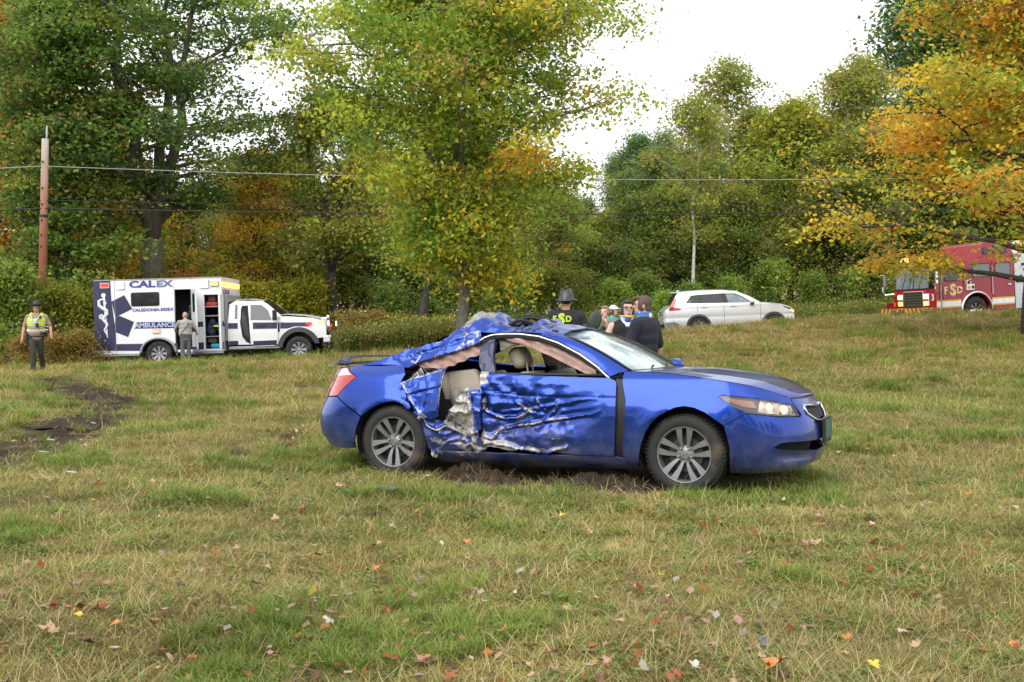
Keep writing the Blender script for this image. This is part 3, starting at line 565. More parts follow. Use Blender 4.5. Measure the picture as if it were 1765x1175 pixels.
# the wood behind the photographer, seen in the paint and glass
tk, cr = PROTO['gt']; V = np.zeros(len(cr.vertices)*3, np.float32); cr.vertices.foreach_get('co', V); V = V.reshape(-1, 3); V = V.reshape(-1, 4, 3)[::3]
VV = []
for k in range(16):
    a = k*1.7; s = .75+.35*((k*7) % 5)/5; c_, s_ = math.cos(a), math.sin(a); W = V @ np.array([[c_, s_, 0], [-s_, c_, 0], [0, 0, 1]], np.float32)*s; W = (W-W.mean(1, keepdims=True))*1.7+W.mean(1, keepdims=True)
    VV.append(W+np.array([-42+5.6*k, -24-4*((k*3) % 4), -.6], np.float32))
VV = np.concatenate(VV).reshape(-1, 3); tag(fastmesh('treeline', VV, np.arange(len(VV)).reshape(-1, 4), MLEAF, cols=np.tile(np.array([(.07, .10, .03)]), (len(VV), 1))), 'wood at the back of the lawn', None, None, 'stuff')

# ================================================================ WRECKED COUPE
_cp = np.array([(-1.139,0),(-1.13,.2),(-1.105,.40),(-1.05,.58),(-.95,.71),(-.80,.795),(-.6,.845),(-.3,.88),(0,.90),(.5,.915),(1.0,.923),(1.5,.924),
 (2.0,.918),(2.5,.907),(2.8,.897),(3.05,.872),(3.25,.825),(3.4,.76),(3.52,.665),(3.61,.54),(3.665,.40),(3.70,.22),(3.71,0)])
def _cr(P, n=24):
    P = np.vstack([2*P[0]-P[1], P, 2*P[-1]-P[-2]]); out = []
    for i in range(1, len(P)-2):
        p0, p1, p2, p3 = P[i-1:i+3]
        for t in np.arange(n)/n: out.append(.5*((2*p1)+(p2-p0)*t+(2*p0-5*p1+4*p2-p3)*t*t+(3*p1-p0-3*p2+p3)*t**3))
    out.append(P[-2]); return np.array(out)
_ol = _cr(_cp); _ol[:, 1] = np.maximum(_ol[:, 1], 0)
_s = np.concatenate([[0], np.cumsum(np.hypot(*np.diff(_ol, axis=0).T))])
_i0 = np.argmin(abs(_ol[:, 0])+10*(_ol[:, 1] < .5)); _s -= np.interp(0, _ol[:, 0], _s); U0, U1 = _s[0], _s[-1]
_t = np.gradient(_ol, _s, axis=0); _t /= np.hypot(*_t.T)[:, None]
def inset(x, z):
    ds = np.interp(z, [.10,.16,.22,.30,.42,.55,.62,.70,.735,.80,.88,.94,.98,1.05], [.30,.20,.095,.045,.017,.004,0,.004,.012,.026,.05,.085,.13,.22])
    df = np.interp(z, [.10,.16,.22,.30,.40,.50,.58,.66,.72,.78,.84,.90,.96], [.20,.12,.05,.02,0,0,.012,.04,.07,.11,.165,.235,.33])
    dr = np.interp(z, [.2,.27,.35,.45,.55,.62,.70,.80,.90,1.0,1.06], [.17,.12,.07,.05,.06,.085,.12,.155,.20,.26,.33])
    wf = sst(3.0, 3.62, x); wr = sst(.50, 1.0, -x); return ds*(1-wf)*(1-wr)+df*wf+dr*wr
def Bs(u, z, off=0.):
    """near side body surface; u runs along the side, z is height; off moves it inward"""
    u = np.asarray(u, float); z = np.asarray(z, float)
    x = np.interp(u, _s, _ol[:, 0]); h = np.interp(u, _s, _ol[:, 1]); tx = np.interp(u, _s, _t[:, 0]); th = np.interp(u, _s, _t[:, 1]); d = inset(x, z)+off
    for cx in (0, 2.74): d = d-.016*np.exp(-((np.hypot(x-cx, z-.33)-.39)/.06)**2)*(z < .85)
    return np.stack([x+th*d, -(h-tx*d), z+0*u], -1)
def Gs(x, z, off=0.):
    x = np.asarray(x, float); z = np.asarray(z, float)
    h = np.interp(x, [-1.0,-.3,.3,.9,1.5,2.2], [.66,.745,.80,.825,.82,.78])-(z-.93)*.50-np.maximum(z-1.22, 0)**2*1.6-off
    return np.stack([x+0*z, -h, z+0*x], -1)
def dens(poly, step):
    out = []
    for a, b in zip(poly, poly[1:]+poly[:1]):
        n = max(1, int(round(math.dist(a, b)/step)))
        for i in range(n): out.append((a[0]+(b[0]-a[0])*i/n, a[1]+(b[1]-a[1])*i/n))
    return out
def inpoly(X_, Y_, poly):
    r = np.zeros(X_.shape, bool)
    for (x0, y0), (x1, y1) in zip(poly, poly[1:]+poly[:1]):
        if y0 == y1: continue
        c = ((y0 > Y_) != (y1 > Y_)) & (X_ < (x1-x0)*(Y_-y0)/(y1-y0)+x0); r ^= c
    return r
def area(poly): return sum(a[0]*b[1]-b[0]*a[1] for a, b in zip(poly, poly[1:]+poly[:1]))/2
def panel2d(poly, step):
    if area(poly) < 0: poly = poly[::-1]
    bd = dens(poly, step); nb = len(bd); P = np.array(bd); lo, hi = P.min(0), P.max(0)
    gx, gy = np.meshgrid(np.arange(lo[0], hi[0], step), np.arange(lo[1], hi[1], step*.87)); gx[1::2] += step/2; gx, gy = gx.ravel(), gy.ravel()
    ok = inpoly(gx, gy, bd); gx, gy = gx[ok], gy[ok]
    if len(gx):
        d = np.min(np.hypot(gx[:, None]-P[None, :, 0], gy[:, None]-P[None, :, 1]), 1); gx, gy = gx[d > step*.55], gy[d > step*.55]
    pts = [Vector(p) for p in bd]+[Vector((a, b)) for a, b in zip(gx, gy)]
    vs, es, fs, ov, oe, of = delaunay_2d_cdt(pts, [(i, (i+1) % nb) for i in range(nb)], [list(range(nb))], 1, 1e-6)
    if len(vs) != len(pts): pass
    UV = np.array([tuple(v) for v in vs]); F = [tuple(f) for f in fs]
    F = [f if area([tuple(UV[i]) for i in f]) > 0 else f[::-1] for f in F]
    ec = {}
    for f in F:
        for a, b in zip(f, f[1:]+f[:1]): ec[(a, b)] = 1
    border = [(a, b) for a, b in ec if (b, a) not in ec]; return UV, F, border
def panel(name, poly, f, step, mat, parent, disp=None, flange=.016, sides=(0,), scr=None, split=None):
    if len(sides) > 1 and split is not False and (split or max(q[0] for q in poly) < 4.2 and min(q[0] for q in poly) > -1.7): return [panel(name, poly, f, step, mat, parent, disp, flange, (s_,), scr) for s_ in sides][0]
    """thin sheet-metal panel over surface f; disp(u,z)-> inward dent; scr(u,z)-> bare metal 0..1; sides 0 near 1 far"""
    UV, F, border = panel2d(poly, step); V = []; cl_ = len(sides) > 1; border = [e_ for e_ in border if not (cl_ and (abs(UV[list(e_), 0]-U1).max() < 1e-4 or abs(UV[list(e_), 0]-U0).max() < 1e-4))]; FF = []; A = []
    for sd in sides:
        u, z = UV[:, 0], UV[:, 1]; p = f(u, z); e = 1e-3; n = np.cross(f(u+e, z)-p, f(u, z+e)-p); n /= np.linalg.norm(n, axis=1)[:, None]+1e-12
        if disp is not None: p = p-n*disp(u, z)[:, None]
        q = p-n*flange; a = scr(u, z) if scr is not None else np.zeros(len(u))
        if sd: p = p*(1, -1, 1); q = q*(1, -1, 1)
        b0 = len(V); V += list(p); A += list(a); FF += [tuple(i+b0 for i in (g[::-1] if sd else g)) for g in F]
        if flange:
            bi = sorted({i for e_ in border for i in e_}); b1 = len(V); V += [p[i] for i in bi]; b2 = len(V); V += [q[i] for i in bi]; A += [a[i] for i in bi]*2; mp = {i: k for k, i in enumerate(bi)}
            for i, j in border:
                g = (mp[j]+b1, mp[i]+b1, mp[i]+b2, mp[j]+b2); FF.append(g[::-1] if sd else g)
    me = bpy.data.meshes.new(name); me.from_pydata([tuple(v) for v in V], [], FF); me.polygons.foreach_set('use_smooth', np.ones(len(me.polygons), bool))
    at = me.attributes.new('scrape', 'FLOAT', 'POINT'); at.data.foreach_set('value', np.array(A, np.float32)); me.materials.append(mat); me.update()
    if cl_: bm = bmesh.new(); bm.from_mesh(me); bmesh.ops.remove_doubles(bm, verts=[v for v in bm.verts if abs(v.co.y) < .004], dist=.003); bm.to_mesh(me); bm.free()
    return lnk(bpy.data.objects.new(name, me), parent)
def grid(name, P, mat, parent, scr=None, smooth=True, flip=False):
    """P (n,m,3) surface grid"""
    P = np.asarray(P, float); n, m = P.shape[:2]; I = np.arange(n*m).reshape(n, m); F = np.stack([I[:-1, :-1], I[1:, :-1], I[1:, 1:], I[:-1, 1:]], -1).reshape(-1, 4)
    if flip: F = F[:, ::-1]
    return fastmesh(name, P.reshape(-1, 3), F, mat, parent, smooth, cols={'scrape': (np.zeros(n*m) if scr is None else np.asarray(scr).ravel())})

# blue paint with bare metal where the sheet is scraped, dust low down
mp, nt, p = nmat('metallic blue paint'); co = N(nt, 'TexCoord').outputs['Object']
blue = ramp(nt, noise(nt, 900, 2, .5, co), [(.3, (.002, .031, .24)), (.7, (.004, .056, .42))])
sx = N(nt, 'SeparateXYZ'); nt.links.new(co, sx.inputs[0]); mr = N(nt, 'MapRange'); mr.inputs[1].default_value = .62; mr.inputs[2].default_value = .2; nt.links.new(sx.outputs[2], mr.inputs[0])
dn = noise(nt, 5, 6, .7, co); dm = N(nt, 'Math', operation='MULTIPLY'); nt.links.new(mr.outputs[0], dm.inputs[0]); nt.links.new(ramp(nt, dn, [(.30, (.06, .06, .06)), (.62, (.85, .85, .85))]), dm.inputs[1])
c = mixc(nt, dm.outputs[0], blue, (.13, .125, .13))
asx = N(nt, 'Attribute', attribute_name='scrape').outputs['Fac']; sc_n = N(nt, 'Math', operation='MULTIPLY_ADD'); sc_n.inputs[1].default_value = .9; sc_n.inputs[2].default_value = -.42
nt.links.new(noise(nt, 55, 6, .75, co), sc_n.inputs[0]); sa = N(nt, 'Math', operation='ADD'); nt.links.new(asx, sa.inputs[0]); nt.links.new(sc_n.outputs[0], sa.inputs[1])
sf = ramp(nt, sa.outputs[0], [(.42, (0, 0, 0)), (.5, (1, 1, 1))]); bare = ramp(nt, noise(nt, 26, 5, .7, co), [(.3, (.20, .19, .18)), (.5, (.36, .34, .33)), (.75, (.60, .57, .54))])
c = mixc(nt, sf, c, bare); nt.links.new(c, p.inputs['Base Color'])
rr_ = mixc(nt, sf, mixc(nt, dm.outputs[0], (.28, .28, .28), (.6, .6, .6)), (.5, .5, .5)); nt.links.new(rr_, p.inputs['Roughness'])
ct = N(nt, 'Math', operation='SUBTRACT'); ct.inputs[0].default_value = 1; nt.links.new(sf, ct.inputs[1]); ct2 = N(nt, 'Math', operation='MULTIPLY'); ct2.inputs[1].default_value = .7; nt.links.new(ct.outputs[0], ct2.inputs[0]); nt.links.new(ct2.outputs[0], p.inputs['Coat Weight']); p.inputs['Coat Roughness'].default_value = .035
mt_ = N(nt, 'Math', operation='MULTIPLY_ADD'); mt_.inputs[1].default_value = -.7; mt_.inputs[2].default_value = .78; mt_.use_clamp = True; nt.links.new(dm.outputs[0], mt_.inputs[0]); nt.links.new(mt_.outputs[0], p.inputs['Metallic']); p.inputs['Specular IOR Level'].default_value = .6
M['blue'] = mp
M['shell'] = plain('dark cavity', (.012, .012, .014), .8)
M['lining'] = plain('dark grey door trim', (.035, .037, .045), .7)
M['bag'] = plain('dusty rose airbag cloth', (.36, .235, .20), .9, var=.25, sc=12, bump=40, dirt=((.22, .11, .08), 9, .55))
M['liner'] = plain('grey headliner', (.17, .155, .135), .9)
car = thing('wrecked_car', 'crumpled blue two-door coupe with a torn open side resting on the grass', 'car', (OX, OY, 0), -TH)
b = M['blue']
# --- dents and creases
def crease(lines):
    L = [np.array(l) for l in lines]
    def f(u, z):
        u = np.asarray(u); d = np.full(u.shape, 9.); 
        for l in L: d = np.minimum(d, seg_dist(u, z, [tuple(q) for q in l]))
        return d
    return f
RID = [[(.933,.637),(1.001,.592),(1.105,.558),(1.225,.563),(1.303,.602),(1.355,.647)], [(1.088,.622),(1.225,.642),(1.355,.656),(1.449,.671),(1.536,.686),(1.63,.71),(1.829,.745),(1.992,.77)],
 [(1.019,.405),(1.062,.455),(1.157,.479),(1.303,.509),(1.424,.528),(1.536,.558),(1.656,.578),(1.837,.607),(1.949,.622),(2.018,.661)], [(1.441,.755),(1.458,.696),(1.51,.661)],
 [(1.63,.72),(1.596,.656),(1.536,.583),(1.51,.543)], [(.915,.4),(.984,.371),(1.019,.405)], [(.933,.341),(1.036,.327),(1.165,.317),(1.269,.282),(1.398,.292),(1.493,.273),(1.639,.317),(1.708,.341)],
 [(1.26,.71),(1.303,.656),(1.406,.622)]]
dR = crease(RID); dStrong = crease([RID[0], RID[2], RID[6]]); GRV = [(.87,.82),(1.157,.794),(1.346,.779),(1.587,.77),(1.889,.77),(2.17,.77)]; dG = crease([GRV]); dH = crease([[(1.035,.819),(1.055,.819)], [(1.20,.814),(1.215,.814)]])
def door_disp(u, z):
    dent = .075*np.exp(-((u-.98)/.50)**2-((z-.56)/.26)**2)+.035*np.exp(-((u-1.6)/.30)**2-((z-.62)/.14)**2)
    w_ = sst(2.12, 1.2, u) if False else 1-sst(1.35, 2.08, u)
    nz = (vn.fbm(u*5.5, z*9, 2)-.5)*.058*w_+(vn2.fbm(u*16, z*20, 2)-.5)*.014*w_
    wav = .012*np.sin(u*34+3*vn.fbm(u*4, z*5, 2))*np.exp(-((z-.70)/.10)**2)*(1-sst(1.3, 1.7, u))
    r = dR(u, z); r2 = dStrong(u, z); tn = .35+1.3*vn.fbm(u*14, z*14, 3)
    led = 0
    for l, a_ in ((RID[0], .020), (RID[2], .024), (RID[1], .015), (RID[6], .024)):
        xs_ = [q[0] for q in l]; zl = np.interp(u, xs_, [q[1] for q in l])+.012*(vn2.fbm(u*22, u*3, 2)-.5); on = sst(xs_[0]-.03, xs_[0]+.05, u)*(1-sst(xs_[-1]-.16, xs_[-1], u)); dz_ = zl-z; led = led+a_*on*np.where(dz_ > 0, np.exp(-dz_/.055)*np.minimum(dz_/.006, 1), 0)
    fd = 1-.8*sst(1.65, 1.98, u); cr = (-.016*np.exp(-(r/.0085)**2)*tn-.010*np.exp(-(r2/.012)**2)*tn+.014*np.exp(-((r-.035)/.03)**2))*fd+led
    g = .010*np.exp(-(dG(u, z)/.007)**2)*(.5+w_*.5)+.03*np.exp(-(dH(u, z)/.016)**2)
    edge = sst(.0, .12, 2.16-u)*sst(0, .06, .97-z)
    return (dent+nz+wav+cr)*edge+g
def door_scr(u, z):
    r = dR(u, z); r2 = dStrong(u, z); n = vn.fbm(u*16, z*20, 3)
    fd = 1-.9*sst(1.6, 1.85, u); s = (.80*np.exp(-(r/.010)**2)*sst(.36, .56, n)+.50*np.exp(-(r2/.017)**2)*sst(.34, .54, n))*fd
    s = s+.34*sst(.55, .72, vn.fbm(u*6+4, z*26, 4))*(1-sst(1.5, 1.9, u))+.72*sst(.36, .58, vn2.fbm(u*9, z*13, 4))*np.exp(-((z-.30)/.07)**2)*(1-sst(1.2, 1.75, u))+.75*(1-sst(.90, .965, u))*sst(.45, .6, vn2.fbm(u*14, z*10, 3))
    s = s+.35*np.exp(-(dH(u, z)/.03)**2)*0+.3*np.exp(-((u-.93)/.03)**2-((z-.86)/.04)**2)
    streak = vn.fbm(u*5, z*75, 3); s = s+.30*sst(.56, .72, streak)*np.exp(-((z-.42)/.07)**2-((u-1.5)/.4)**2)
    return np.clip(s, 0, 1)
def crumple(amp, fr, seed=0.):
    def f(u, z):
        a = vn.fbm(u*fr*.8+seed, z*fr+seed, 2)-.5; r = abs(vn2.fbm(u*fr*1.3+seed, z*fr+seed*2, 3)-.5); r3 = abs(vn.fbm(u*fr*.7-z*fr*.9+seed*3, z*fr*1.6+u*fr*.4, 2)-.5)
        return amp*(1.1*a-.50*np.exp(-r/.035)-.35*np.exp(-r3/.05)+.25)
    return f
def crumscr(lvl, fr, seed=0.):
    def f(u, z):
        r = abs(vn2.fbm(u*fr*1.3+seed, z*fr+seed*2, 3)-.5); return np.clip(.8*np.exp(-(r/.022)**2)+lvl*2*(vn.fbm(u*9+seed, z*9, 4)-.25), 0, 1)
    return f
DOOR = [(.862,.974),(1.053,.961),(1.312,.948),(1.682,.94),(2.087,.934),(2.140,.912),(2.152,.88),(2.163,.617),(2.135,.284),(1.699,.277),(1.208,.262),(.90,.30),(.885,.40),(.907,.47),(.90,.62),(.89,.82)]
d1 = panel('door', DOOR, Bs, .0125, b, car, door_disp, .02, scr=door_scr); tag(d1, 'gouged and buckled near door')
DOORF = [(.87,.974),(1.3,.955),(2.087,.934),(2.15,.90),(2.163,.617),(2.135,.28),(1.2,.26),(.93,.30),(.84,.48),(.85,.8)]
d2 = panel('door', DOORF, Bs, .05, b, car, sides=(1,)); panel('door_trim', DOORF, lambda u, z: Bs(u, z, .07), .08, M['lining'], d2, sides=(1,))
# --- quarter panels
ARR = [(-.334,.548),(-.213,.622),(-.12,.668),(-.015,.69),(.05,.686),(.105,.668),(.18,.622)]
QN = [(-.62,.988),(-.437,.902),(-.655,.722)]+ARR+[(.20,.64),(.15,.72),(.10,.80),(.05,.865),(.085,.945),(.03,1.01),(-.08,1.05),(-.25,1.045),(-.42,1.02)]
def qn_d(u, z): return .05*sst(-.12, .15, u)*(vn.fbm(u*9, z*9, 3)-.35)+.05*np.exp(-(((u-.12)/.10)**2+((z-.78)/.10)**2))
panel('quarter_panel', QN, Bs, .022, b, car, qn_d, scr=lambda u, z: .75*sst(.06, .12, u)*sst(.42, .55, vn.fbm(u*15, z*15, 3)))
QF = [(-.62,.988),(-.437,.902),(-.655,.722)]+ARR+[(.25,.55),(.36,.30),(.40,.25),(.86,.26),(.83,.48),(.845,.8),(.855,.975),(.3,1.0),(-.08,1.05),(-.25,1.045),(-.42,1.02)]
panel('quarter_panel', QF, Bs, .04, b, car, sides=(1,))
q1 = panel('torn_skin', [(.075,.862),(.226,.915),(.364,.964),(.45,.999),(.525,.985),(.536,.912),(.536,.814),(.528,.676),(.516,.575),(.424,.545),(.347,.565),(.252,.671),(.157,.794)], lambda u, z: Bs(u, z, -.03), .013, b, car,
      lambda u, z: crumple(.030, 5, 2.)(u, z)+.06*sst(.50, .10, u)*0+.018*np.exp(-((z-.80-.25*(u-.4))/.012)**2)-.03*np.exp(-((u-.53)/.03)**2), .012,
      scr=lambda u, z: np.clip(.55*np.exp(-((z-(.87+.30*(u-.1)))/.014)**2)+.62*np.exp(-((u-.535)/.016)**2)+.5*np.exp(-(seg_dist(u, z, [(.09,.85),(.2,.74),(.3,.62),(.38,.56)])/.02)**2)+.45*np.exp(-(((u-.44)/.018)**2+((z-.70)/.04)**2))+crumscr(-.1, 5, 2.)(u, z)*.5, 0, 1)); tag(q1, 'flap of torn blue sheet metal')
q2 = panel('torn_skin', [(.06,.845),(.11,.80),(.16,.72),(.195,.63),(.252,.555),(.30,.46),(.335,.38),(.35,.28),(.40,.215),(.55,.222),(.872,.262),(.95,.297),(.895,.391),(.743,.464),(.605,.553),(.519,.519),(.43,.538),(.36,.55),(.26,.655),(.17,.775),(.10,.85)], lambda u, z: Bs(u, z, .012), .012, b, car,
      lambda u, z: crumple(.075, 5.5, 7.)(u, z)+.05*np.exp(-(((u-.62)/.16)**2+((z-.42)/.12)**2)), .014, scr=lambda u, z: np.clip(crumscr(.34, 5.5, 7.)(u, z)*1.05+.2*sst(.45, .8, u)+.25*np.exp(-(seg_dist(u, z, [(.30,.37),(.5,.33),(.75,.27)])/.025)**2), 0, 1)); tag(q2, 'mangled blue and bare metal behind the door')
q3 = panel('torn_skin', [(.525,.52),(.58,.60),(.64,.68),(.70,.79),(.765,.83),(.80,.80),(.84,.62),(.87,.50),(.88,.40),(.80,.40),(.70,.42),(.56,.47)], lambda u, z: Bs(u, z, .022), .012, b, car,
      crumple(.05, 6, 4.), .012, scr=lambda u, z: np.clip(.62*(1-sst(.78, .90, u))+crumscr(.10, 6, 4.)(u, z)*.5, 0, 1)); tag(q3, 'peeled bare grey metal')
q4 = panel('door_post', [(.748,.822),(.905,.815),(.90,.60),(.905,.47),(.885,.45),(.84,.60),(.79,.71)], lambda u, z: Bs(u, z, .012), .013, b, car, crumple(.018, 7, 9.), .03, scr=lambda u, z: crumscr(-.14, 7, 9.)(u, z))
# sail panel / pillar swept up to the roof
SAIL = [(-.42,1.01),(-.25,1.06),(-.10,1.107),(.015,1.16),(.376,1.237),(.54,1.307),(.765,1.336),(.80,1.24),(.635,1.176),(.41,1.107),(.20,1.055),(.09,1.00),(-.06,1.025)]
panel('rear_pillar', SAIL, lambda u, z: Gs(u, z, -.015), .014, b, car, lambda u, z: crumple(.042, 5, 12.)(u, z)*sst(-.25, .1, u)+.02*np.exp(-((z-(1.10+.29*(u-.1)))/.015)**2)*sst(-.1, .2, u), .03,
      scr=lambda u, z: sst(-.05, .12, u)*np.clip(crumscr(.06, 6, 12.)(u, z)*.75+.15, 0, 1))
panel('rear_pillar', [(-.42,1.01),(-.10,1.107),(.2,1.23),(.54,1.31),(.765,1.32),(.80,1.25),(.5,1.19),(.25,1.09),(.1,1.0),(-.1,1.01)], lambda u, z: Gs(u, z, -.01), .04, b, car, flange=.03, sides=(1,))
panel('door_pillar', [(.80,1.26),(.925,1.265),(.94,1.12),(.975,1.02),(1.0,.955),(.87,.955),(.815,1.04),(.80,1.14)], lambda u, z: Gs(u, z, .012), .013, M['navy'], car, crumple(.022, 8, 3.), .05)
panel('door_pillar', [(.80,1.26),(.9,1.265),(.96,.95),(.84,.955)], lambda u, z: Gs(u, z, .01), .05, M['black'], car, flange=.05, sides=(1,))
mbt = MB()
for k in range(9):   # torn inner metal around the rear side window
    a = np.array((.09+.02*k, -.70+.02*random.random(), .90+.018*k)); mbt.tube([a, a+np.array((.03*random.random(), .05, -.03-.05*random.random())), a+np.array((.07, .03+.06*random.random(), .03*random.random()-.07))], [.016, .012, .005], 5)
mbt.build('bent_bracket', M['grey'], car, smooth=True)
# --- rocker, fenders, bumpers, hood
RCK = [(.50,.238),(.87,.256),(1.3,.256),(2.14,.272),(2.2,.262),(2.33,.235),(2.33,.17),(1.17,.14),(.42,.15),(.36,.22)]
panel('rocker_panel', RCK, Bs, .03, b, car, lambda u, z: (vn.fbm(u*6, z*9, 3)-.5)*.05*(1-sst(1, 1.5, u)), sides=(0, 1), scr=lambda u, z: .42*(1-sst(1.1, 1.5, u))*sst(.50, .70, vn.fbm(u*9, z*16, 3)))
FEN = [(2.195,.988),(2.406,.987),(2.62,.977),(2.82,.954),(2.94,.939),(3.12,.914),(3.267,.890),(3.526,.835),(3.664,.800),(3.738,.781),(3.740,.732),(3.483,.773),(3.121,.813),(3.043,.817),(3.02,.80),(3.13,.725),(3.247,.671),(3.065,.576),(3.0,.62),(2.914,.678),(2.83,.712),(2.75,.723),(2.68,.712),(2.621,.688),(2.54,.64),(2.475,.583),(2.42,.50),(2.38,.40),(2.355,.30),(2.345,.238),(2.21,.262),(2.222,.40),(2.24,.514),(2.247,.755),(2.20,.925)]
panel('fender', FEN, Bs, .035, b, car, lambda u, z: .008*np.exp(-((z-.775)/.008)**2)*(1-sst(2.3, 2.45, u)), sides=(0,)); panel('fender', FEN, Bs, .05, b, car, sides=(1,))
panel('door_jamb', [(2.135,.93),(2.21,.92),(2.262,.76),(2.255,.50),(2.235,.27),(2.12,.27),(2.15,.60)], lambda u, z: Bs(u, z, .03), .04, M['black'], car, sides=(0, 1))
fbp = [(3.115,.175),(3.112,.40),(3.068,.573),(3.25,.668),(3.509,.638),(3.775,.632),(3.80,.65),(3.748,.735),(3.750,.774),(4.008,.772),(U1,.774),(U1,.708),(3.983,.720),(3.885,.720),(3.893,.654),(4.075,.584),(U1,.579),(U1,.43),(3.914,.435),(3.60,.438),(3.526,.432),(3.465,.396),(3.526,.378),(3.66,.366),(3.85,.352),(4.04,.34),(U1,.338),(U1,.245),(3.957,.235),(3.578,.195),(3.35,.178)]
panel('front_bumper', fbp, Bs, .03, b, car, lambda u, z: .03*np.exp(-((z-.315)/.035)**2)*sst(3.45, 3.6, u)*(1-sst(3.95, 4.1, u)), sides=(0, 1))
io = panel('air_intake', [(3.44,.45),(U1,.45),(U1,.27),(3.44,.33)], lambda u, z: Bs(u, z, .13), .05, M['shell'], car, sides=(0, 1))
gr = panel('grille', [(3.87,.735),(U1,.725),(U1,.57),(4.06,.573),(3.875,.645)], lambda u, z: Bs(u, z, .035), .03, M['black'], car, sides=(0, 1))
mb = MB()
for sd in (1, -1):
    P = [Bs(u, z, -.004)*(1, sd, 1) for u, z in ((U1,.708),(4.1,.714),(3.983,.718),(3.887,.717),(3.890,.685),(3.895,.656),(3.98,.62),(4.075,.587),(4.18,.583),(U1,.581))]; mb.tube([tuple(q) for q in P], .011, 6)
mb.build('grille_frame', M['chrome'], gr, smooth=True); mb = MB()
for k in range(6):
    z = .605+.022*k
    for sd in (1, -1): mb.tube([tuple(Bs(u, z, .022)*(1, sd, 1)) for u in np.linspace(3.93, U1, 6)], .004, 5)
for u in np.linspace(3.93, U1, 12):
    for sd in (1, -1): mb.tube([tuple(Bs(u, z, .02)*(1, sd, 1)) for z in (.60, .66, .71)], .004, 5)
mb.build('grille_mesh', M['alud'], gr)
rbp = [(U0,.26),(-1.25,.245),(-.9,.225),(-.62,.222),(-.475,.235),(-.455,.30),(-.405,.42),(-.345,.535),(-.66,.712),(-.86,.70),(-1.2,.70),(U0,.70)]
panel('rear_bumper', rbp, Bs, .035, b, car, sides=(0, 1))
panel('trunk_face', [(U0,.71),(-1.16,.71),(-1.10,.97),(U0,.985)], Bs, .04, b, car, sides=(0, 1))
mred = plain('red tail lens', (.42, .012, .015), .12, coat=1, var=.3, sc=25); mcl = plain('clear tail lens', (.55, .45, .45), .15, coat=1)
for sd in (0, 1):
    tl = panel('taillight', [(-.625,.982),(-.445,.90),(-.66,.724),(-.84,.712),(-1.15,.714),(-1.09,.965)], Bs, .03, mred, car, lambda u, z: -.004+0*u, sides=(sd,))
    panel('reversing_lens', [(-.625,.972),(-.50,.915),(-.66,.905),(-1.0,.90),(-1.05,.958)], Bs, .03, mcl, tl, lambda u, z: -.008+0*u, sides=(sd,))
    hl = panel('headlight', [(3.738,.727),(3.483,.768),(3.121,.808),(3.043,.812),(3.028,.80),(3.13,.727),(3.25,.674),(3.509,.645),(3.763,.64)], lambda u, z: Bs(u, z, .035), .03, M['alud'], car, sides=(sd,))
    panel('reflector', [(3.724,.722),(3.379,.772),(3.345,.678),(3.53,.655),(3.752,.648)], lambda u, z: Bs(u, z, .03), .012, plain('warm reflector', (.58, .50, .40), .3, .5), hl, lambda u, z: .006*np.sin(u*40)*np.sin(z*45), sides=(sd,))
    panel('indicator_lens', [(3.10,.788),(3.302,.762),(3.336,.710),(3.224,.720),(3.13,.752)], lambda u, z: Bs(u, z, .022), .03, plain('amber lens', (.40, .10, .015), .2, coat=1), hl, sides=(sd,))
    mb = MB()
    for u, z, r in ((3.46, .713, .034), (3.62, .692, .038)): mb = MB(); mb.ell(Bs(u, z, .035)*(1, -1 if sd else 1, 1), (r, r, r), 8); mb.build('headlamp_bulb', lamp('warm headlamp', (1, .80, .55), .55), hl, smooth=True)
    panel('headlight_lens', [(3.738,.727),(3.483,.768),(3.121,.808),(3.043,.812),(3.028,.80),(3.13,.727),(3.25,.674),(3.509,.645),(3.763,.64)], lambda u, z: Bs(u, z, -.002), .03, glass('headlamp cover', (.97, .97, .97), .05), hl, sides=(sd,), flange=0)
def edge(pts):     # near edge curve points on the body, (u,z)
    return np.array([Bs(u, z, .004) for u, z in pts])
HE = edge([(2.20,.993),(2.406,.991),(2.62,.981),(2.82,.958),(2.94,.943),(3.12,.918),(3.267,.894),(3.40,.866),(3.526,.839),(3.664,.805),(3.741,.786)]); HE[:, 1] += .004
nx = 40; tt = np.linspace(0, 1, nx); ei = np.linspace(0, 1, len(HE)); ev = np.stack([np.interp(tt, ei, HE[:, k]) for k in range(3)], 1); w_ = np.linspace(-1, 1, 41)
HP = np.zeros((nx, 41, 3))
for i in range(nx):
    e = ev[i]; xc = np.interp(tt[i], [0, .6, .85, 1], [e[0]+.10, e[0]+.12, e[0]+.11, 3.60]); cz = np.interp(tt[i], [0, .4, .8, 1], [.010, .020, .018, .003])
    HP[i, :, 0] = e[0]+(xc-e[0])*(1-abs(w_)**2.2); HP[i, :, 1] = -w_*e[1]*-1; HP[i, :, 2] = e[2]+cz*(1-abs(w_)**2.5)+.007*np.exp(-((abs(w_)-.66)/.10)**2)*np.sin(PI*tt[i])
grid('hood', HP, b, car, flip=True)
hs_ = MB()
for sd in (1, -1): hs_.tube([tuple(Bs(u, .772, .02)*(1, sd, 1)) for u in np.linspace(3.72, U1, 9)], .016, 6)
hs_.build('hood_seal', M['black'], car, smooth=True)['kind'] = 'stuff'
cow = MB(); cow.tube([(2.22, -.66, .97), (2.30, -.3, .975), (2.33, 0, .98), (2.30, .3, .975), (2.22, .66, .97)], .035, 6); cow.build('cowl', M['black'], car, smooth=True)
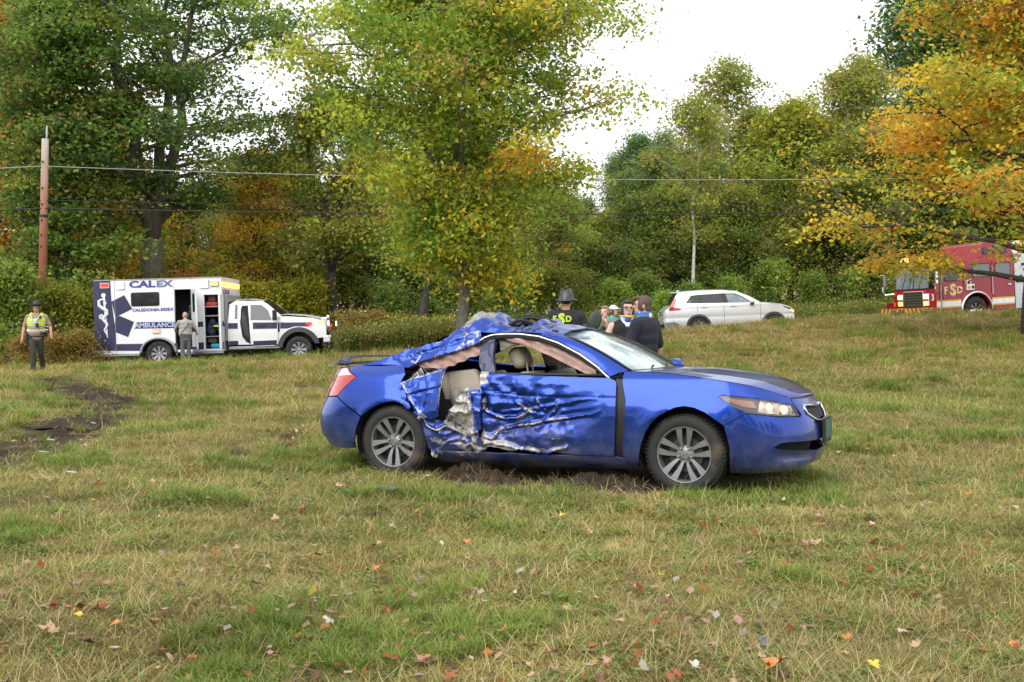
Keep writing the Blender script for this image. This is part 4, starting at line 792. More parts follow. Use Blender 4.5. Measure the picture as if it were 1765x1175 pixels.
# trunk lid, spoiler, rear glass
TP = np.zeros((12, 25, 3)); wt = np.linspace(-1, 1, 25)
for i, x in enumerate(np.linspace(-1.02, -.10, 12)):
    hw = np.interp(x, [-1.02,-.8,-.5,-.1], [.50,.61,.66,.66]); TP[i, :, 0] = x-.09*(1-wt**2)*(1-i/11); TP[i, :, 1] = wt*hw; TP[i, :, 2] = np.interp(x, [-1.02,-.9,-.5,-.1], [.965,.995,1.02,1.045])+.025*(1-wt**2)
grid('trunk_lid', TP, b, car, flip=False)
sp = MB(); Vp = []; nS = 17
for k in range(nS):
    t = -1+2*k/(nS-1); y = .60*t; e = abs(t)**5; z = 1.078-.055*e; x = -.83+.12*t*t
    Vp += [(x-.075, y, z-.002), (x-.04, y, z+.010), (x+.05, y, z+.008), (x+.065, y, z-.002), (x+.02, y, z-.010)]
F = [(5*k+j, 5*k+(j+1) % 5, 5*k+5+(j+1) % 5, 5*k+5+j) for k in range(nS-1) for j in range(5)]+[(4, 3, 2, 1, 0), tuple(5*(nS-1)+j for j in range(5))]
sp.add(Vp, F)
for sy in (-1, 1): sp.box((-.73, sy*.555, 1.03), (.12, .035, .06), bev=.012)
soft(sp.build('spoiler', M['navy'], car, fix=True), 50)
RG = np.zeros((14, 17, 3)); wr = np.linspace(-1, 1, 17)
for i, t in enumerate(np.linspace(0, 1, 14)):
    x = -.12+.62*t; z = 1.05+.30*t-.05*np.sin(PI*t)*0; RG[i, :, 0] = x-.10*(1-wr**2); RG[i, :, 1] = wr*(.63-.10*t); RG[i, :, 2] = z+.02*(1-wr**2)+(vn.fbm(np.full(17, t*5), wr*3, 3)-.5)*.09
grid('rear_window', RG, M['darkglass'], car)
# roof: buckled sheet
nx, ny = 74, 80; xs = np.linspace(.36, 1.52, nx); wy = np.linspace(-1, 1, ny); RP = np.zeros((nx, ny, 3)); RS = np.zeros((nx, ny))
zr = np.interp(xs, [.36,.55,.76,.9,1.18,1.36,1.52], [1.235,1.30,1.325,1.318,1.325,1.315,1.285]); hwv = np.array([-Gs(x, z, .0)[1] for x, z in zip(xs, zr)])
for i, x in enumerate(xs):
    xf = x-.03*wy*0; u_ = wy*hwv[i]; crown = .095*np.interp(x, [.36,.7,1.2,1.52], [.45,1,1,.75]); z = zr[i]+crown*(1-abs(wy)**2.2)
    bulge = .105*np.exp(-((x-.62-.12*u_)/.20)**2-((u_+.12)/.30)**2)+.06*np.exp(-((x-.50)/.12)**2-((u_+.30)/.20)**2)-.11*np.exp(-((x-.98)/.13)**2-((u_+.10)/.22)**2)
    nz = (vn.fbm(np.full(ny, x*6), u_*6+3, 4)-.5)*.14+(vn2.fbm(np.full(ny, x*15), u_*9, 3)-.5)*.05
    fold = -.035*np.exp(-((u_+.44-.10*np.sin(x*7))/.035)**2)*np.interp(x, [.36,.6,1.1,1.4], [.3,1,1,.2])
    k = np.interp(x, [.36,.5,1.15,1.4,1.52], [.7,1,.9,.35,.1])*(1-sst(.15, .6, u_)*.85)*sst(0, .06, hwv[i]-abs(u_)); RP[i] = np.stack([np.full(ny, x)+.05*(1-wy**2)*sst(1.2, 1.5, x), u_, z+(bulge+nz)*k+fold], 1)
    white = np.exp(-((x-.60-.10*u_)/.15)**2-((u_+.22)/.26)**2); RS[i] = np.clip(white*1.0*sst(.30, .52, vn.fbm(np.full(ny, x*7), u_*7, 4))+.30*np.exp(-((abs(vn2.fbm(np.full(ny, x*8), u_*8, 3)-.5))/.02)**2)*k, 0, 1)
HOLE = np.hypot((RP[..., 0]-1.0)/.17, (RP[..., 1]+.06)/.20) < 1+.25*(vn.fbm(RP[..., 0]*9, RP[..., 1]*9, 2)-.5)
I = np.arange(nx*ny).reshape(nx, ny); Fq = np.stack([I[:-1, :-1], I[1:, :-1], I[1:, 1:], I[:-1, 1:]], -1).reshape(-1, 4); Fq = Fq[~HOLE.ravel()[Fq].any(1)]
roof = fastmesh('roof', RP.reshape(-1, 3), Fq, b, car, True, cols={'scrape': RS.ravel()})
sm = roof.modifiers.new('thick', 'SOLIDIFY'); sm.thickness = .006
rl = RP.copy(); rl[..., 2] -= .03; fastmesh('headliner', rl[::4, ::4].reshape(-1, 3), (lambda J: np.stack([J[:-1, :-1], J[1:, :-1], J[1:, 1:], J[:-1, 1:]], -1).reshape(-1, 4))(np.arange(rl[::4, ::4].shape[0]*rl[::4, ::4].shape[1]).reshape(rl[::4, ::4].shape[:2])), M['liner'], car, True)
mb = MB()
ring = [(1.0+.18*math.cos(a), -.06+.21*math.sin(a), 1.40+.035*math.sin(3*a)+.02*math.cos(a)) for a in np.linspace(0, 2*PI, 26)]; mb.tube(ring, .014, 6, cap=False)
mb.tube([(.86, -.14, 1.41), (.93, -.08, 1.45), (1.02, -.05, 1.46), (1.16, -.04, 1.44), (1.28, -.06, 1.41)], .012, 6); mb.tube([(.92, .1, 1.40), (.98, .0, 1.47), (1.08, -.02, 1.475), (1.20, .02, 1.43)], .009, 6)
mb.ell((.97, .0, 1.475), (.045, .035, .035), 7); mb.box((.90, -.02, 1.42), (.07, .22, .035), rot=Matrix.Rotation(.3, 3, 'X')); mb.box((1.06, .06, 1.43), (.12, .09, .03), rot=Matrix.Rotation(.5, 3, 'Y'))
mb.build('sunroof_wreckage', M['black'], car, smooth=True); mb = MB()
for k in range(16):
    a = np.array((.40+.02*random.random(), -.52+.03*k, 1.25+.004*k+.03*random.random())); mb.tube([a, a+np.array((.05, .03*random.random(), .03*random.random())), a+np.array((.12+.05*random.random(), .02, -.015))], [.009, .012, .004], 5)
mb.build('torn_roof_edge', M['grey'], car, smooth=True)
# chrome drip moulding, black seal, A pillars, windshield
CH = [(.785,1.238),(.82,1.268),(.90,1.296),(1.02,1.304),(1.18,1.303),(1.36,1.282),(1.548,1.229),(1.766,1.131),(1.943,1.025),(2.066,.930)]
def curve(pts, n, off, sd=1):
    a = np.array(pts); t = np.concatenate([[0], np.cumsum(np.hypot(*np.diff(a, axis=0).T))]); q = np.linspace(0, t[-1], n); return [tuple(Gs(x, z, off)*(1, sd, 1)) for x, z in zip(np.interp(q, t, a[:, 0]), np.interp(q, t, a[:, 1]))]
for sd in (1, -1):
    mb = MB(); P = curve(CH, 60, -.012, sd); mb.tube(P, .010, 6); mb.build('chrome_trim', M['chrome'], car, smooth=True)
    mb = MB(); mb.tube([(x, y, z-.026) for x, y, z in curve(CH, 60, .012, sd)], .016, 6); mb.tube([tuple(Gs(x, .955, .005)*(1, sd, 1)) for x in (.95, 1.3, 1.7, 2.03)], .014, 6); mb.build('window_seal', M['black'], car, smooth=True)
c0 = np.array(curve([(x, z+.016) for x, z in CH[5:]], 30, -.002)); tA = np.linspace(0, 1, 30)[:, None]
wA = np.array((1.45, -.545, 1.332))*(1-tA)+np.array((2.22, -.665, .992))*tA; wA[:, 2] += .035*np.sin(PI*tA[:, 0]); wA[:, 1] -= .02*np.sin(PI*tA[:, 0])
for sd in (1, -1):
    G_A = np.stack([c0*(1-k)+wA*k+np.array((0, 0, .012*math.sin(PI*k))) for k in np.linspace(0, 1, 7)], 1)*(1, sd, 1); grid('windshield_pillar', G_A, b, car, flip=(sd > 0))
mw, nt, p = nmat('crazed windshield'); co = N(nt, 'TexCoord').outputs['Object']; o_ = [n for n in nt.nodes if n.type == 'OUTPUT_MATERIAL'][0]
vo = N(nt, 'TexVoronoi', feature='DISTANCE_TO_EDGE'); vo.inputs['Scale'].default_value = 42; nt.links.new(co, vo.inputs['Vector']); ck = ramp(nt, vo.outputs['Distance'], [(.0, (1, 1, 1)), (.08, (0, 0, 0))])
fz = ramp(nt, noise(nt, 2.6, 5, .6, co), [(.30, (.25, .25, .25)), (.55, (.88, .88, .88))]); mxx = N(nt, 'Math', operation='MAXIMUM'); nt.links.new(fz, mxx.inputs[0]); cks = N(nt, 'Math', operation='MULTIPLY'); cks.inputs[1].default_value = .55; nt.links.new(ck, cks.inputs[0]); nt.links.new(cks.outputs[0], mxx.inputs[1])
nt.links.new(ramp(nt, noise(nt, 5, 4, .6, co), [(.3, (.42, .66, .70)), (.7, (.70, .84, .80))]), p.inputs['Base Color']); p.inputs['Roughness'].default_value = .12; p.inputs['Specular IOR Level'].default_value = .9; p.inputs['Coat Weight'].default_value = 1
bumpn(nt, p, ck, .25, .003); tr = N(nt, 'BsdfTransparent'); tr.inputs[0].default_value = (.7, .82, .8, 1); ms = N(nt, 'MixShader'); nt.links.new(mxx.outputs[0], ms.inputs[0]); nt.links.new(tr.outputs[0], ms.inputs[1]); nt.links.new(p.outputs[0], ms.inputs[2]); nt.links.new(ms.outputs[0], o_.inputs[0])
WN = 26; WP = np.zeros((WN, WN, 3)); wv = np.linspace(-1, 1, WN)
for i, t in enumerate(np.linspace(0, 1, WN)):
    nr = np.array((1.45, -.545, 1.332))*(1-t)+np.array((2.22, -.665, .992))*t; nr[2] += .035*math.sin(PI*t); nr[1] -= .02*math.sin(PI*t)
    k = (wv+1)/2; q = nr[None]*(1-k[:, None])+(nr*(1, -1, 1))[None]*k[:, None]; q[:, 0] += .12*(1-wv**2)*(.35+.65*t); q[:, 2] += .03*(1-wv**2)*(1-t)
    dent = .10*np.exp(-((t-.10)/.16)**2-((wv+.55)/.35)**2); q[:, 2] -= dent*.6; q[:, 0] -= dent*.2; WP[i] = q
ws = grid('windshield', WP, mw, car)
mb = MB(); mb.tube([tuple(q+np.array((0, 0, .008))) for q in WP[0]], .014, 6); mb.tube([tuple(q+np.array((0, .012, .006))) for q in WP[:, -1]], .016, 6); mb.tube([tuple(q+np.array((0, -.006, .004))) for q in WP[:, 0]], .009, 6); mb.build('windshield_seal', M['black'], ws, smooth=True)
mb = MB(); mb.tube([(2.30, .1, 1.02), (2.18, .42, 1.045), (1.98, .58, 1.12), (1.8, .56, 1.21)], .008, 6); mb.tube([(2.30, -.35, 1.02), (2.22, .0, 1.035), (2.16, .2, 1.05)], .008, 6); mb.build('wiper', M['black'], car, smooth=True)
# torn front header over the glass on the near corner, dented
# --- inner shell, floor, wheel wells
sh = MB(); sh.box((1.3, 0, .22), (3.4, 1.2, .06)); sh.box((3.2, 0, .45), (.4, .9, .3)); sh.box((2.35, 0, .62), (.05, 1.5, .62)); sh.box((-.55, 0, .62), (.5, 1.15, .55)); sh.box((2.9, 0, .55), (.7, .95, .45)); sh.box((.10, .1, .55), (.5, 1.0, .5))
for cx in (0, 2.74):
    for sy in (-1, 1):
        V = []; n = 22
        for k in range(n+1):
            a = PI*(-.12+1.24*k/n); 
            for yy in (.62, .845): V.append((cx+.405*math.cos(a), sy*yy, .33+.395*math.sin(a)))
        sh.add(V, [(2*k, 2*k+1, 2*k+3, 2*k+2) for k in range(n)])
        sh.prism([(cx+.41*math.cos(a), .33+.40*math.sin(a)) for a in np.linspace(-.4, PI+.4, 20)], sy*.60, sy*.62)
sh.build('underbody', M['shell'], car)
panel('inner_panel', [(.87,.93),(2.2,.90),(2.2,.25),(.87,.25)], lambda u, z: Bs(u, z, .14), .06, M['lining'], car, lambda u, z: .05*np.exp(-((u-1)/.4)**2), sides=(0, 1)) if False else None
panel('door_trim', [(.93,.93),(2.12,.90),(2.12,.30),(.93,.30)], lambda u, z: Bs(u, z, .17), .06, M['lining'], d1)
# --- seats, dash, airbags
def seat(x, y, w, hb, rec, rear=False):
    mb = MB(); mb.box((x+.05, y, .42), (.52, w, .17), bev=.05); mb.box((x-.30, y, .42+hb/2), (.16, w, hb), rot=Matrix.Rotation(-rec, 3, 'Y'), bev=.05); s = soft(mb.build('seat', M['beige'], car), 60)
    if not rear: h = MB(); h.box((x-.36-math.sin(rec)*hb*.62, y, .44+hb+.10), (.13, .27, .20), rot=Matrix.Rotation(-rec-.15, 3, 'Y'), bev=.05); h.tube([(x-.36, y-.06, .38+hb), (x-.38, y-.06, .5+hb)], .008, 6); h.tube([(x-.36, y+.06, .38+hb), (x-.38, y+.06, .5+hb)], .008, 6); soft(h.build('headrest', M['beige'], s), 60)
    return s
seat(1.52, -.37, .50, .55, .30); seat(1.52, .37, .50, .55, .28); seat(.78, .34, .58, .52, .35, True)
rs = seat(.76, -.30, .62, .50, .30, True); rs.location.z = .04
mb = MB(); mb.add(*(lambda P: (P, [(0, 1, 2, 3), (7, 6, 5, 4), (0, 4, 5, 1), (1, 5, 6, 2), (2, 6, 7, 3), (3, 7, 4, 0)]))([(.46, -.66, .70), (.86, -.66, .70), (.72, -.64, .99), (.44, -.64, .96), (.46, -.56, .70), (.86, -.56, .70), (.72, -.54, .99), (.44, -.54, .96)])); soft(bevel(mb.build('rear_side_trim', M['beige'], car, fix=True), .03), 60)
mb = MB(); mb.box((.66, -.685, .50), (.62, .03, .42)); mb.build('dark_infill', M['shell'], car)  # dark panel added so the lower torn opening reads black
mb = MB(); mb.tube([(.56, -.72, .80), (.58, -.71, .70), (.62, -.70, .60)], [.05, .045, .035], 8); mb.tube([(.53, -.70, .74), (.56, -.69, .62), (.60, -.69, .54)], [.028, .026, .02], 8); mb.build('torn_padding', plain('grey padding', (.24, .23, .21), .9, bump=50), car, smooth=True)
mb = MB(); mb.box((2.12, 0, .80), (.36, 1.36, .28), bev=.08); soft(mb.build('dashboard', M['lining'], car), 60)
mb = MB(); mb.tube([(1.80+.17*math.cos(a)*.4, .37+.18*math.sin(a), .86+.17*math.cos(a)) for a in np.linspace(0, 2*PI, 25)], .015, 6, cap=False); mb.tube([(1.80, .37, .86), (2.0, .37, .80)], .03, 8); mb.build('steering_wheel', M['black'], car, smooth=True)
def bagd(u, z): return .035*np.sin((z*1.0+.42*u)*75+4*vn.fbm(u*5, z*5, 3))*.35+.05*(vn.fbm(u*6, z*8, 3)-.5)
panel('curtain_airbag', [(.98,1.265),(1.18,1.285),(1.36,1.265),(1.548,1.21),(1.74,1.12),(1.90,1.02),(1.93,.96),(1.88,.945),(1.70,1.02),(1.45,1.12),(1.22,1.20),(1.06,1.24)], lambda u, z: Gs(u, z, .055), .014, M['bag'], car, bagd, .008)
panel('curtain_airbag', [(.13,1.03),(.35,1.11),(.60,1.185),(.79,1.235),(.79,1.12),(.62,1.05),(.45,.985),(.30,.985),(.20,1.0)], lambda u, z: Gs(u, z, .05), .013, M['bag'], car, bagd, .008)
panel('headliner_edge', [(.93,1.27),(1.25,1.28),(1.18,1.235),(1.08,1.195),(.97,1.15),(.945,1.2)], lambda u, z: Gs(u, z, .10), .02, M['liner'], car, bagd, .01)
# far side mirror, open far window frame, plate
mb = MB(); mb.ell((2.13, .99, 1.0), (.075, .11, .065), 8); mb.tube([(2.12, .87, .95), (2.13, .95, .98)], .022, 6); soft(mb.build('side_mirror', b, car), 80)
mb = MB(); mb.tube([(2.00, .96, .95), (1.90, 1.00, 1.08), (1.72, 1.02, 1.20), (1.52, 1.02, 1.265), (1.36, 1.01, 1.27), (1.22, 1.0, 1.21)], .022, 8); mb.tube([(1.98, .95, .95), (1.86, .99, 1.08), (1.69, 1.01, 1.18), (1.5, 1.01, 1.235), (1.38, 1.0, 1.235)], .010, 8); wf = mb.build('window_frame', M['black'], car, smooth=True); tag(wf, 'bent window frame of the far door')
fg = MB(); fg.add([(2.0, .955, .95), (1.90, .995, 1.08), (1.72, 1.015, 1.20), (1.52, 1.015, 1.26), (1.3, 1.0, 1.25), (1.25, .96, .97)], [(0, 1, 2, 3, 4, 5)]); fg.build('window_pane', M['glass'], wf)
mb = MB(); mb.box((3.735, 0, .50), (.02, .36, .21), bev=.005); pb = mb.build('plate_bracket', M['black'], car); mb = MB(); mb.box((3.750, 0, .505), (.008, .305, .155), bev=.003); mb.build('license_plate', plain('green plate', (.03, .12, .08), .5, var=.3), pb)
# --- wheels
def car_wheel(parent, x, y, z, R=.328, rimr=.232, w=.225, spokes=5, name='wheel', alloy=None, style='double', sgn=1, rot=0., yaw=0.):
    """wheel with its outer face towards -y (sgn 1)"""
    wh = MB(); h = w/2
    wh.lathe([(rimr-.004, -h+.012), (rimr+.008, -h+.004), (rimr+(R-rimr)*.45, -h-.006), (R-.03, -h+.004), (R-.008, -h+.022), (R, -h+.05), (R, h-.05), (R-.01, h-.02), (rimr, h)], (0, 0, 0), 48, 'y', cap=False)
    for k in range(60):   # tread blocks
        a = 2*PI*k/60
        for yy in (-.07, 0, .07): wh.box((R*math.cos(a), yy*w/.225, R*math.sin(a)), (.008, .05, .022), rot=Matrix.Rotation(-a, 3, 'Y'))
    t = wh.build(name, M['rubber'], parent); soft(t, 40); t.location = (x, y, z); t.rotation_euler = (0, rot, (0 if sgn > 0 else PI)+yaw)
    al = alloy or M['alu']; rm = MB()
    rm.lathe([(rimr, -h+.012), (rimr-.004, -h+.004), (rimr-.012, -h+.006), (rimr-.018, -h+.03), (rimr-.03, h-.03)], (0, 0, 0), 48, 'y', cap=False); n = spokes
    for k in range(n):
        for dd in ((-.17, .17) if style == 'double' else (0,)):
            a = 2*PI*k/n+PI/2; ca, sa = math.cos(a), math.sin(a); hw = .019 if style == 'double' else .035
            def pt(r, off, yy): return (r*ca-off*sa, yy, r*sa+off*ca)
            r0, r1 = .055, rimr-.014; o0 = dd*.13; o1 = dd*.28*rimr/.232; y0, y1 = -h+.040, -h+.010; V = []
            for r, o, yy, ww in ((r0, o0, y0, hw*.55), (r1*.6, (o0+o1)*.55, (y0+y1)/2-.004, hw*.95), (r1, o1, y1, hw*1.5)): V += [pt(r, o-ww, yy), pt(r, o+ww, yy), pt(r, o+ww*.8, yy+.03), pt(r, o-ww*.8, yy+.03)]
            rm.add(V, [(4*q+j, 4*q+(j+1) % 4, 4*q+4+(j+1) % 4, 4*q+4+j) for q in range(2) for j in range(4)]+[(0, 3, 2, 1), (8, 9, 10, 11)])
    rm.lathe([(.0, -h+.030), (.034, -h+.031), (.044, -h+.040), (.070, -h+.046), (.078, -h+.055), (.078, -h+.09)], (0, 0, 0), 24, 'y'); r_ = rm.build('rim', al, t, fix=True); soft(r_, 35)
    dk = MB(); dk.lathe([(.0, -h+.085), (rimr-.03, -h+.085), (rimr-.03, -h+.09)], (0, 0, 0), 32, 'y'); dk.lathe([(.0, -h+.07), (.145, -h+.07), (.145, -h+.082)], (0, 0, 0), 32, 'y', 1); dk.build('brake_disc', [M['shell'], M['alud']], t)
    lg = MB()
    for k in range(5): a = 2*PI*(k+.5)/5+PI/2; lg.lathe([(.0, -h+.014), (.008, -h+.016), (.011, -h+.03), (.011, -h+.05)], (.058*math.cos(a), 0, .058*math.sin(a)), 10, 'y')
    lg.build('lug_nuts', M['grey'], t, smooth=True)['kind'] = 'stuff'; return t
for x in (0, 2.74):
    for sg in (1, -1):
        t = car_wheel(car, x, -sg*.768, .322 if x else .318, sgn=sg, rot=(.62 if x == 0 else 0.), yaw=(-.03 if x else 0))
        mb = MB(); [mb.box((dx, -.1125+.027, dz), (sx_, .006, sz_)) for dx, dz, sx_, sz_ in ((-.016, 0, .006, .034), (.016, 0, .006, .034), (0, 0, .03, .006))]; mb.build('wheel_emblem', M['chrome'], t)

# ================================================================ AMBULANCE
def A(zx, zy):      # drawing scale of the side elevation -> metres on the near side plane
    x = (zx/3.922-133.9)/54.4; return (x, (182-zy/3.922)/54.4-.03*x)
def side_shell(name, poly, hw, step, mat, parent, sides=(0, 1), off=0., flange=.02, disp=None):
    return panel(name, poly, lambda u, z: np.stack([u+0*z, -(hw(u, z)-off), z+0*u], -1), step, mat, parent, disp, flange, sides, None, True)
def top_loft(name, prof, hw, mat, parent, crown=.03, n=13, flip=True):
    """sheet across the car between both side edges, along a top profile [(x,z)]"""
    w_ = np.linspace(-1, 1, n); P = np.zeros((len(prof), n, 3))
    for i, (x, z) in enumerate(prof): P[i] = np.stack([np.full(n, x), w_*float(hw(np.float64(x), np.float64(z))), z+crown*(1-abs(w_)**2.4)], -1)
    return grid(name, P, mat, parent, flip=flip)
amb = thing('ambulance', 'white and navy ambulance with open side doors and lit emergency lights parked under the trees', 'ambulance', (X(273.9, 36), 37.2, 1.328-61*36/1957), 0, ry=-.030)
W_, NV = M['white'], M['navy']; y0 = -1.2
mi = plain('ambulance interior', (.05, .052, .06), .7); bx = MB()
x0, x1 = -1.985, 2.06; zb, zt = .44, 2.80; da, db = A(645, 190)[0], A(757, 190)[0]; ca_, cb_ = A(845, 225)[0], A(940, 225)[0]; dz0, dz1 = .50, A(700, 190)[1]; cz0, cz1 = A(890, 600)[1]+.04, A(890, 225)[1]
def wallpart(xa, xb, za, zb_, yy=y0, t=.06): bx.box(((xa+xb)/2, yy+t/2, (za+zb_)/2), (xb-xa, t, zb_-za))
# near wall around door opening, compartment and wheel arch
arch = [(x0, .44), (-.60, .44)]+[(.60*math.cos(a)*1.0, .44+.50*math.sin(a)) for a in np.linspace(PI, 0, 17)]+[(da, .44), (da, zt), (x0, zt)]
bx.prism(arch, y0, y0+.06); wallpart(da, db, dz1, zt); wallpart(db, ca_, zb, zt); wallpart(ca_, cb_, cz1, zt); wallpart(ca_, cb_, zb, cz0); wallpart(cb_, x1, zb, zt); wallpart(da, db, .44, .52)
wallpart(x0, x1, zb, zt, 1.14); bx.box((x0+.03, 0, (zb+zt)/2), (.06, 2.28, zt-zb)); bx.box((x1-.03, 0, (zb+zt)/2), (.06, 2.28, zt-zb)); bx.box(((x0+x1)/2, 0, zt-.03), (x1-x0-.12, 2.28, .06)); bx.box(((x0+x1)/2, 0, .60), (x1-x0-.12, 2.0, .04), 1)
bx.box(((x0+x1)/2, .0, 1.5), (x1-x0-.2, .04, 1.8), 1); bx.box((cb_+.04, -.6, 1.5), (.03, 1.1, 2.0), 1); bx.box((ca_-.04, -.6, 1.5), (.03, 1.1, 2.0), 1)
body = bx.build('box_body', [W_, mi], amb, fix=True); bevel(body, .025)
def decal(name, pts, mat, t=.006, par=None, yb=y0): mb = MB(); mb.prism([A(*q) for q in pts], yb-t, yb-.001); return mb.build(name, mat, par or body, fix=True)
decal('navy_rear_panel', [(95, 122), (213, 122), (218, 272), (240, 480), (240, 606), (98, 606)], NV, .004)
decal('star_arm', [(218, 272), (305, 228), (357, 322), (266, 366), (240, 380)], NV, .005); decal('star_arm', [(240, 380), (268, 368), (366, 410), (322, 513), (230, 476)], NV, .0055)
mb = MB(); mb.box((A(240, 0)[0], y0-.004, 1.6), (.012, .008, 2.3)); mb.build('panel_seam', M['grey'], body)
st = MB(); st.prism([A(158, 225), A(173, 225), A(186, 515), A(180, 517)], y0-.012, y0-.002); ax, az = A(165, 230); st.lathe([(0, -.013), (.07, -.012), (.07, -.002), (0, -.002)], (ax, y0, az), 14, 'y')
st.tube([(A(zx, zy)[0], y0-.012, A(zx, zy)[1]) for zx, zy in ((150, 258), (134, 270), (135, 300), (160, 320), (186, 335), (186, 358), (166, 378), (160, 398), (176, 415), (186, 430), (178, 448), (166, 462), (170, 478), (178, 492), (182, 506))], [.03, .05, .055, .055, .055, .05, .05, .045, .042, .04, .036, .032, .026, .02, .012], 6)
st.tube([(A(zx, zy)[0], y0-.012, A(zx, zy)[1]) for zx, zy in ((150, 258), (172, 262), (182, 290))], [.03, .03, .02], 6); st.build('snake_and_staff', W_, body, fix=True)
fc = MB(); fc.lathe([(0, -.02), (.085, -.02), (.09, -.002)], (A(147, 0)[0], y0, A(147, 375)[1]), 18, 'y'); fc.build('fuel_cap', M['chrome'], body)
TX = lambda s, zx, zy, h, mat, sx, nm='lettering', of=.0: text(nm, s, h, mat, body, (A(zx, zy)[0], y0-.008, A(zx, zy)[1]), (PI/2, 0, 0), .002, of, sx)
mlb = plain('blue lettering', (.035, .05, .30), .4); mlg = plain('grey blue lettering', (.12, .16, .36), .4); mll = plain('pale blue lettering', (.36, .42, .70), .4)
TX('CAL', 428, 157, .285, mlb, 1.55, of=.012); TX('EX', 578, 153, .275, mlg, 1.5, of=.012); TX('CALEDONIA-ESSEX', 496, 328, .125, mlb, 1.22, of=.004)
decal('navy_stripe', [(382, 412), (640, 408), (640, 452), (366, 456)], NV, .004); TX('AMBULANCE', 506, 432, .205, mll, 1.06, of=.009)
decal('navy_band', [(238, 560), (430, 557), (418, 575), (411, 606), (238, 606)], NV, .004); decal('navy_band', [(606, 556), (655, 554), (655, 604), (628, 604), (622, 580)], NV, .004)
for q in ([(955, 410), (968, 400), (980, 425), (982, 440), (955, 440)], [(958, 545), (970, 543), (970, 590), (958, 590)], [(777, 412), (838, 406), (838, 442), (777, 446)], [(780, 552), (845, 546), (845, 594), (780, 598)]): decal('navy_stripe', q, NV, .0045)
def rrect(x0_, z0_, x1_, z1_, r=.06, n=5): return [(cx+r*math.cos(a), cz+r*math.sin(a)) for cx, cz, a0 in ((x1_-r, z1_-r, 0), (x0_+r, z1_-r, PI/2), (x0_+r, z0_+r, PI), (x1_-r, z0_+r, 1.5*PI)) for a in np.linspace(a0, a0+PI/2, n)]
def window(name, x0_, z0_, x1_, z1_, par, yb=y0, fr=.03, s=1, glassm=None):
    mb = MB(); mb.prism(rrect(x0_-fr, z0_-fr, x1_+fr, z1_+fr), yb-.012*s, yb-.001*s); w1 = mb.build(name, M['black'], par, fix=True)
    mb = MB(); mb.prism(rrect(x0_, z0_, x1_, z1_), yb-.018*s, yb-.010*s); mb.build('pane', glassm or M['darkglass'], w1, fix=True); return w1
a0, b0 = A(356, 300); a1, b1 = A(536, 213); window('window', a0, b0, a1, b1, body)
at = MB(); at.tube([(.56*math.cos(a), y0-.01, .44+.47*math.sin(a)) for a in np.linspace(PI, 0, 25)], .045, 8); at.build('wheel_arch_trim', M['grey'], amb, smooth=True)
for c_, d_ in (((x0-.60)/2, -x0-.60), ((da+.60)/2+.1, da-.40), ((db+x1)/2, x1-db), ((da+db)/2, db-da-.02)): sk = MB(); sk.box((c_, y0+.02, .41), (d_, .08, .07)); sk.build('step_rail', M['grey'], amb)
rb = MB(); rb.box((x0-.20, 0, .48), (.40, 2.2, .12), bev=.02); rb.build('rear_step', M['grey'], amb)
dk2 = MB()
for za in (zt-.012,): dk2.box(((x0+x1)/2, y0-.008, za), (x1-x0, .02, .03))
dk2.build('roof_rail', M['grey'], amb)
# open side door, compartment and its load
dw = db-da; dm_ = MB(); dm_.box((0, 0, 0), (.62, .055, dz1-.52), bev=.01); sd = dm_.build('side_door', W_, amb, loc=(db+.31*math.cos(R_(62))+.02, y0-.30*math.sin(R_(62))-.02, (dz1+.52)/2)); sd.rotation_euler = (0, 0, R_(-62))
window('window', -.02, .25, .20, .78, sd, -.028); mb = MB(); mb.box((.02, -.032, -.30), (.58, .008, .20)); mb.box((.02, -.032, -1.0), (.58, .008, .26)); mb.build('navy_stripe', NV, sd); mb = MB(); mb.box((-.20, -.05, -.08), (.05, .04, .16), bev=.01); mb.build('handle', M['black'], sd)
cm = MB(); fr = .05
for s_ in (ca_-fr/2, cb_+fr/2): cm.box((s_, y0-.012, (cz0+cz1)/2), (fr, .03, cz1-cz0+2*fr))
for s_ in (cz0-fr/2, cz1+fr/2): cm.box(((ca_+cb_)/2, y0-.012, s_), (cb_-ca_, .03, fr))
cm.build('compartment_frame', W_, amb)
for zz in (306, 368, 508):
    cs = MB(); cs.box(((ca_+cb_)/2, y0+.28, A(890, zz)[1]), (cb_-ca_, .50, .03)); cs.build('shelf', M['grey'], amb)
cdr = MB(); cdr.box((cb_+.09, y0-.10, (cz0+cz1)/2), (.05, .20, cz1-cz0), bev=.01); cdr.build('compartment_door', W_, amb)
def onamb(name, label, cat, zx, zy, size, mat, dy=.22, shape='box', group=None):
    px_, pz_ = A(zx, zy); p_ = amb.matrix_basis @ Vector((px_, y0+dy, pz_)); mb = MB()
    if shape == 'box': mb.box((0, 0, 0), size, bev=min(size)*.25)
    else:
        for k in range(7): mb.ell((random.uniform(-.3, .3)*size[0], random.uniform(-.2, .2)*size[1], random.uniform(-.35, .35)*size[2]), (size[0]*.3, size[1]*.4, size[2]*.28), 6)
    o = mb.build(name, mat, None, smooth=True); o.location = p_; return tag(o, label, cat, group)
onamb('gear_bag', 'red gear bag on the top shelf of the ambulance locker', 'bag', 888, 290, (.36, .30, .14), plain('red nylon', (.45, .03, .03), .7))
onamb('turnout_jacket', 'bundled dark jacket with pale trim on the middle shelf of the ambulance locker', 'jacket', 896, 440, (.40, .34, .50), plain('navy cloth', (.02, .025, .06), .85, var=.4), shape='lump')
onamb('reflective_strap', 'bright yellow folded strap lying on the jacket in the ambulance locker', 'strap', 918, 438, (.16, .06, .05), plain('hi-vis tape', (.60, .66, .06), .6), .04)
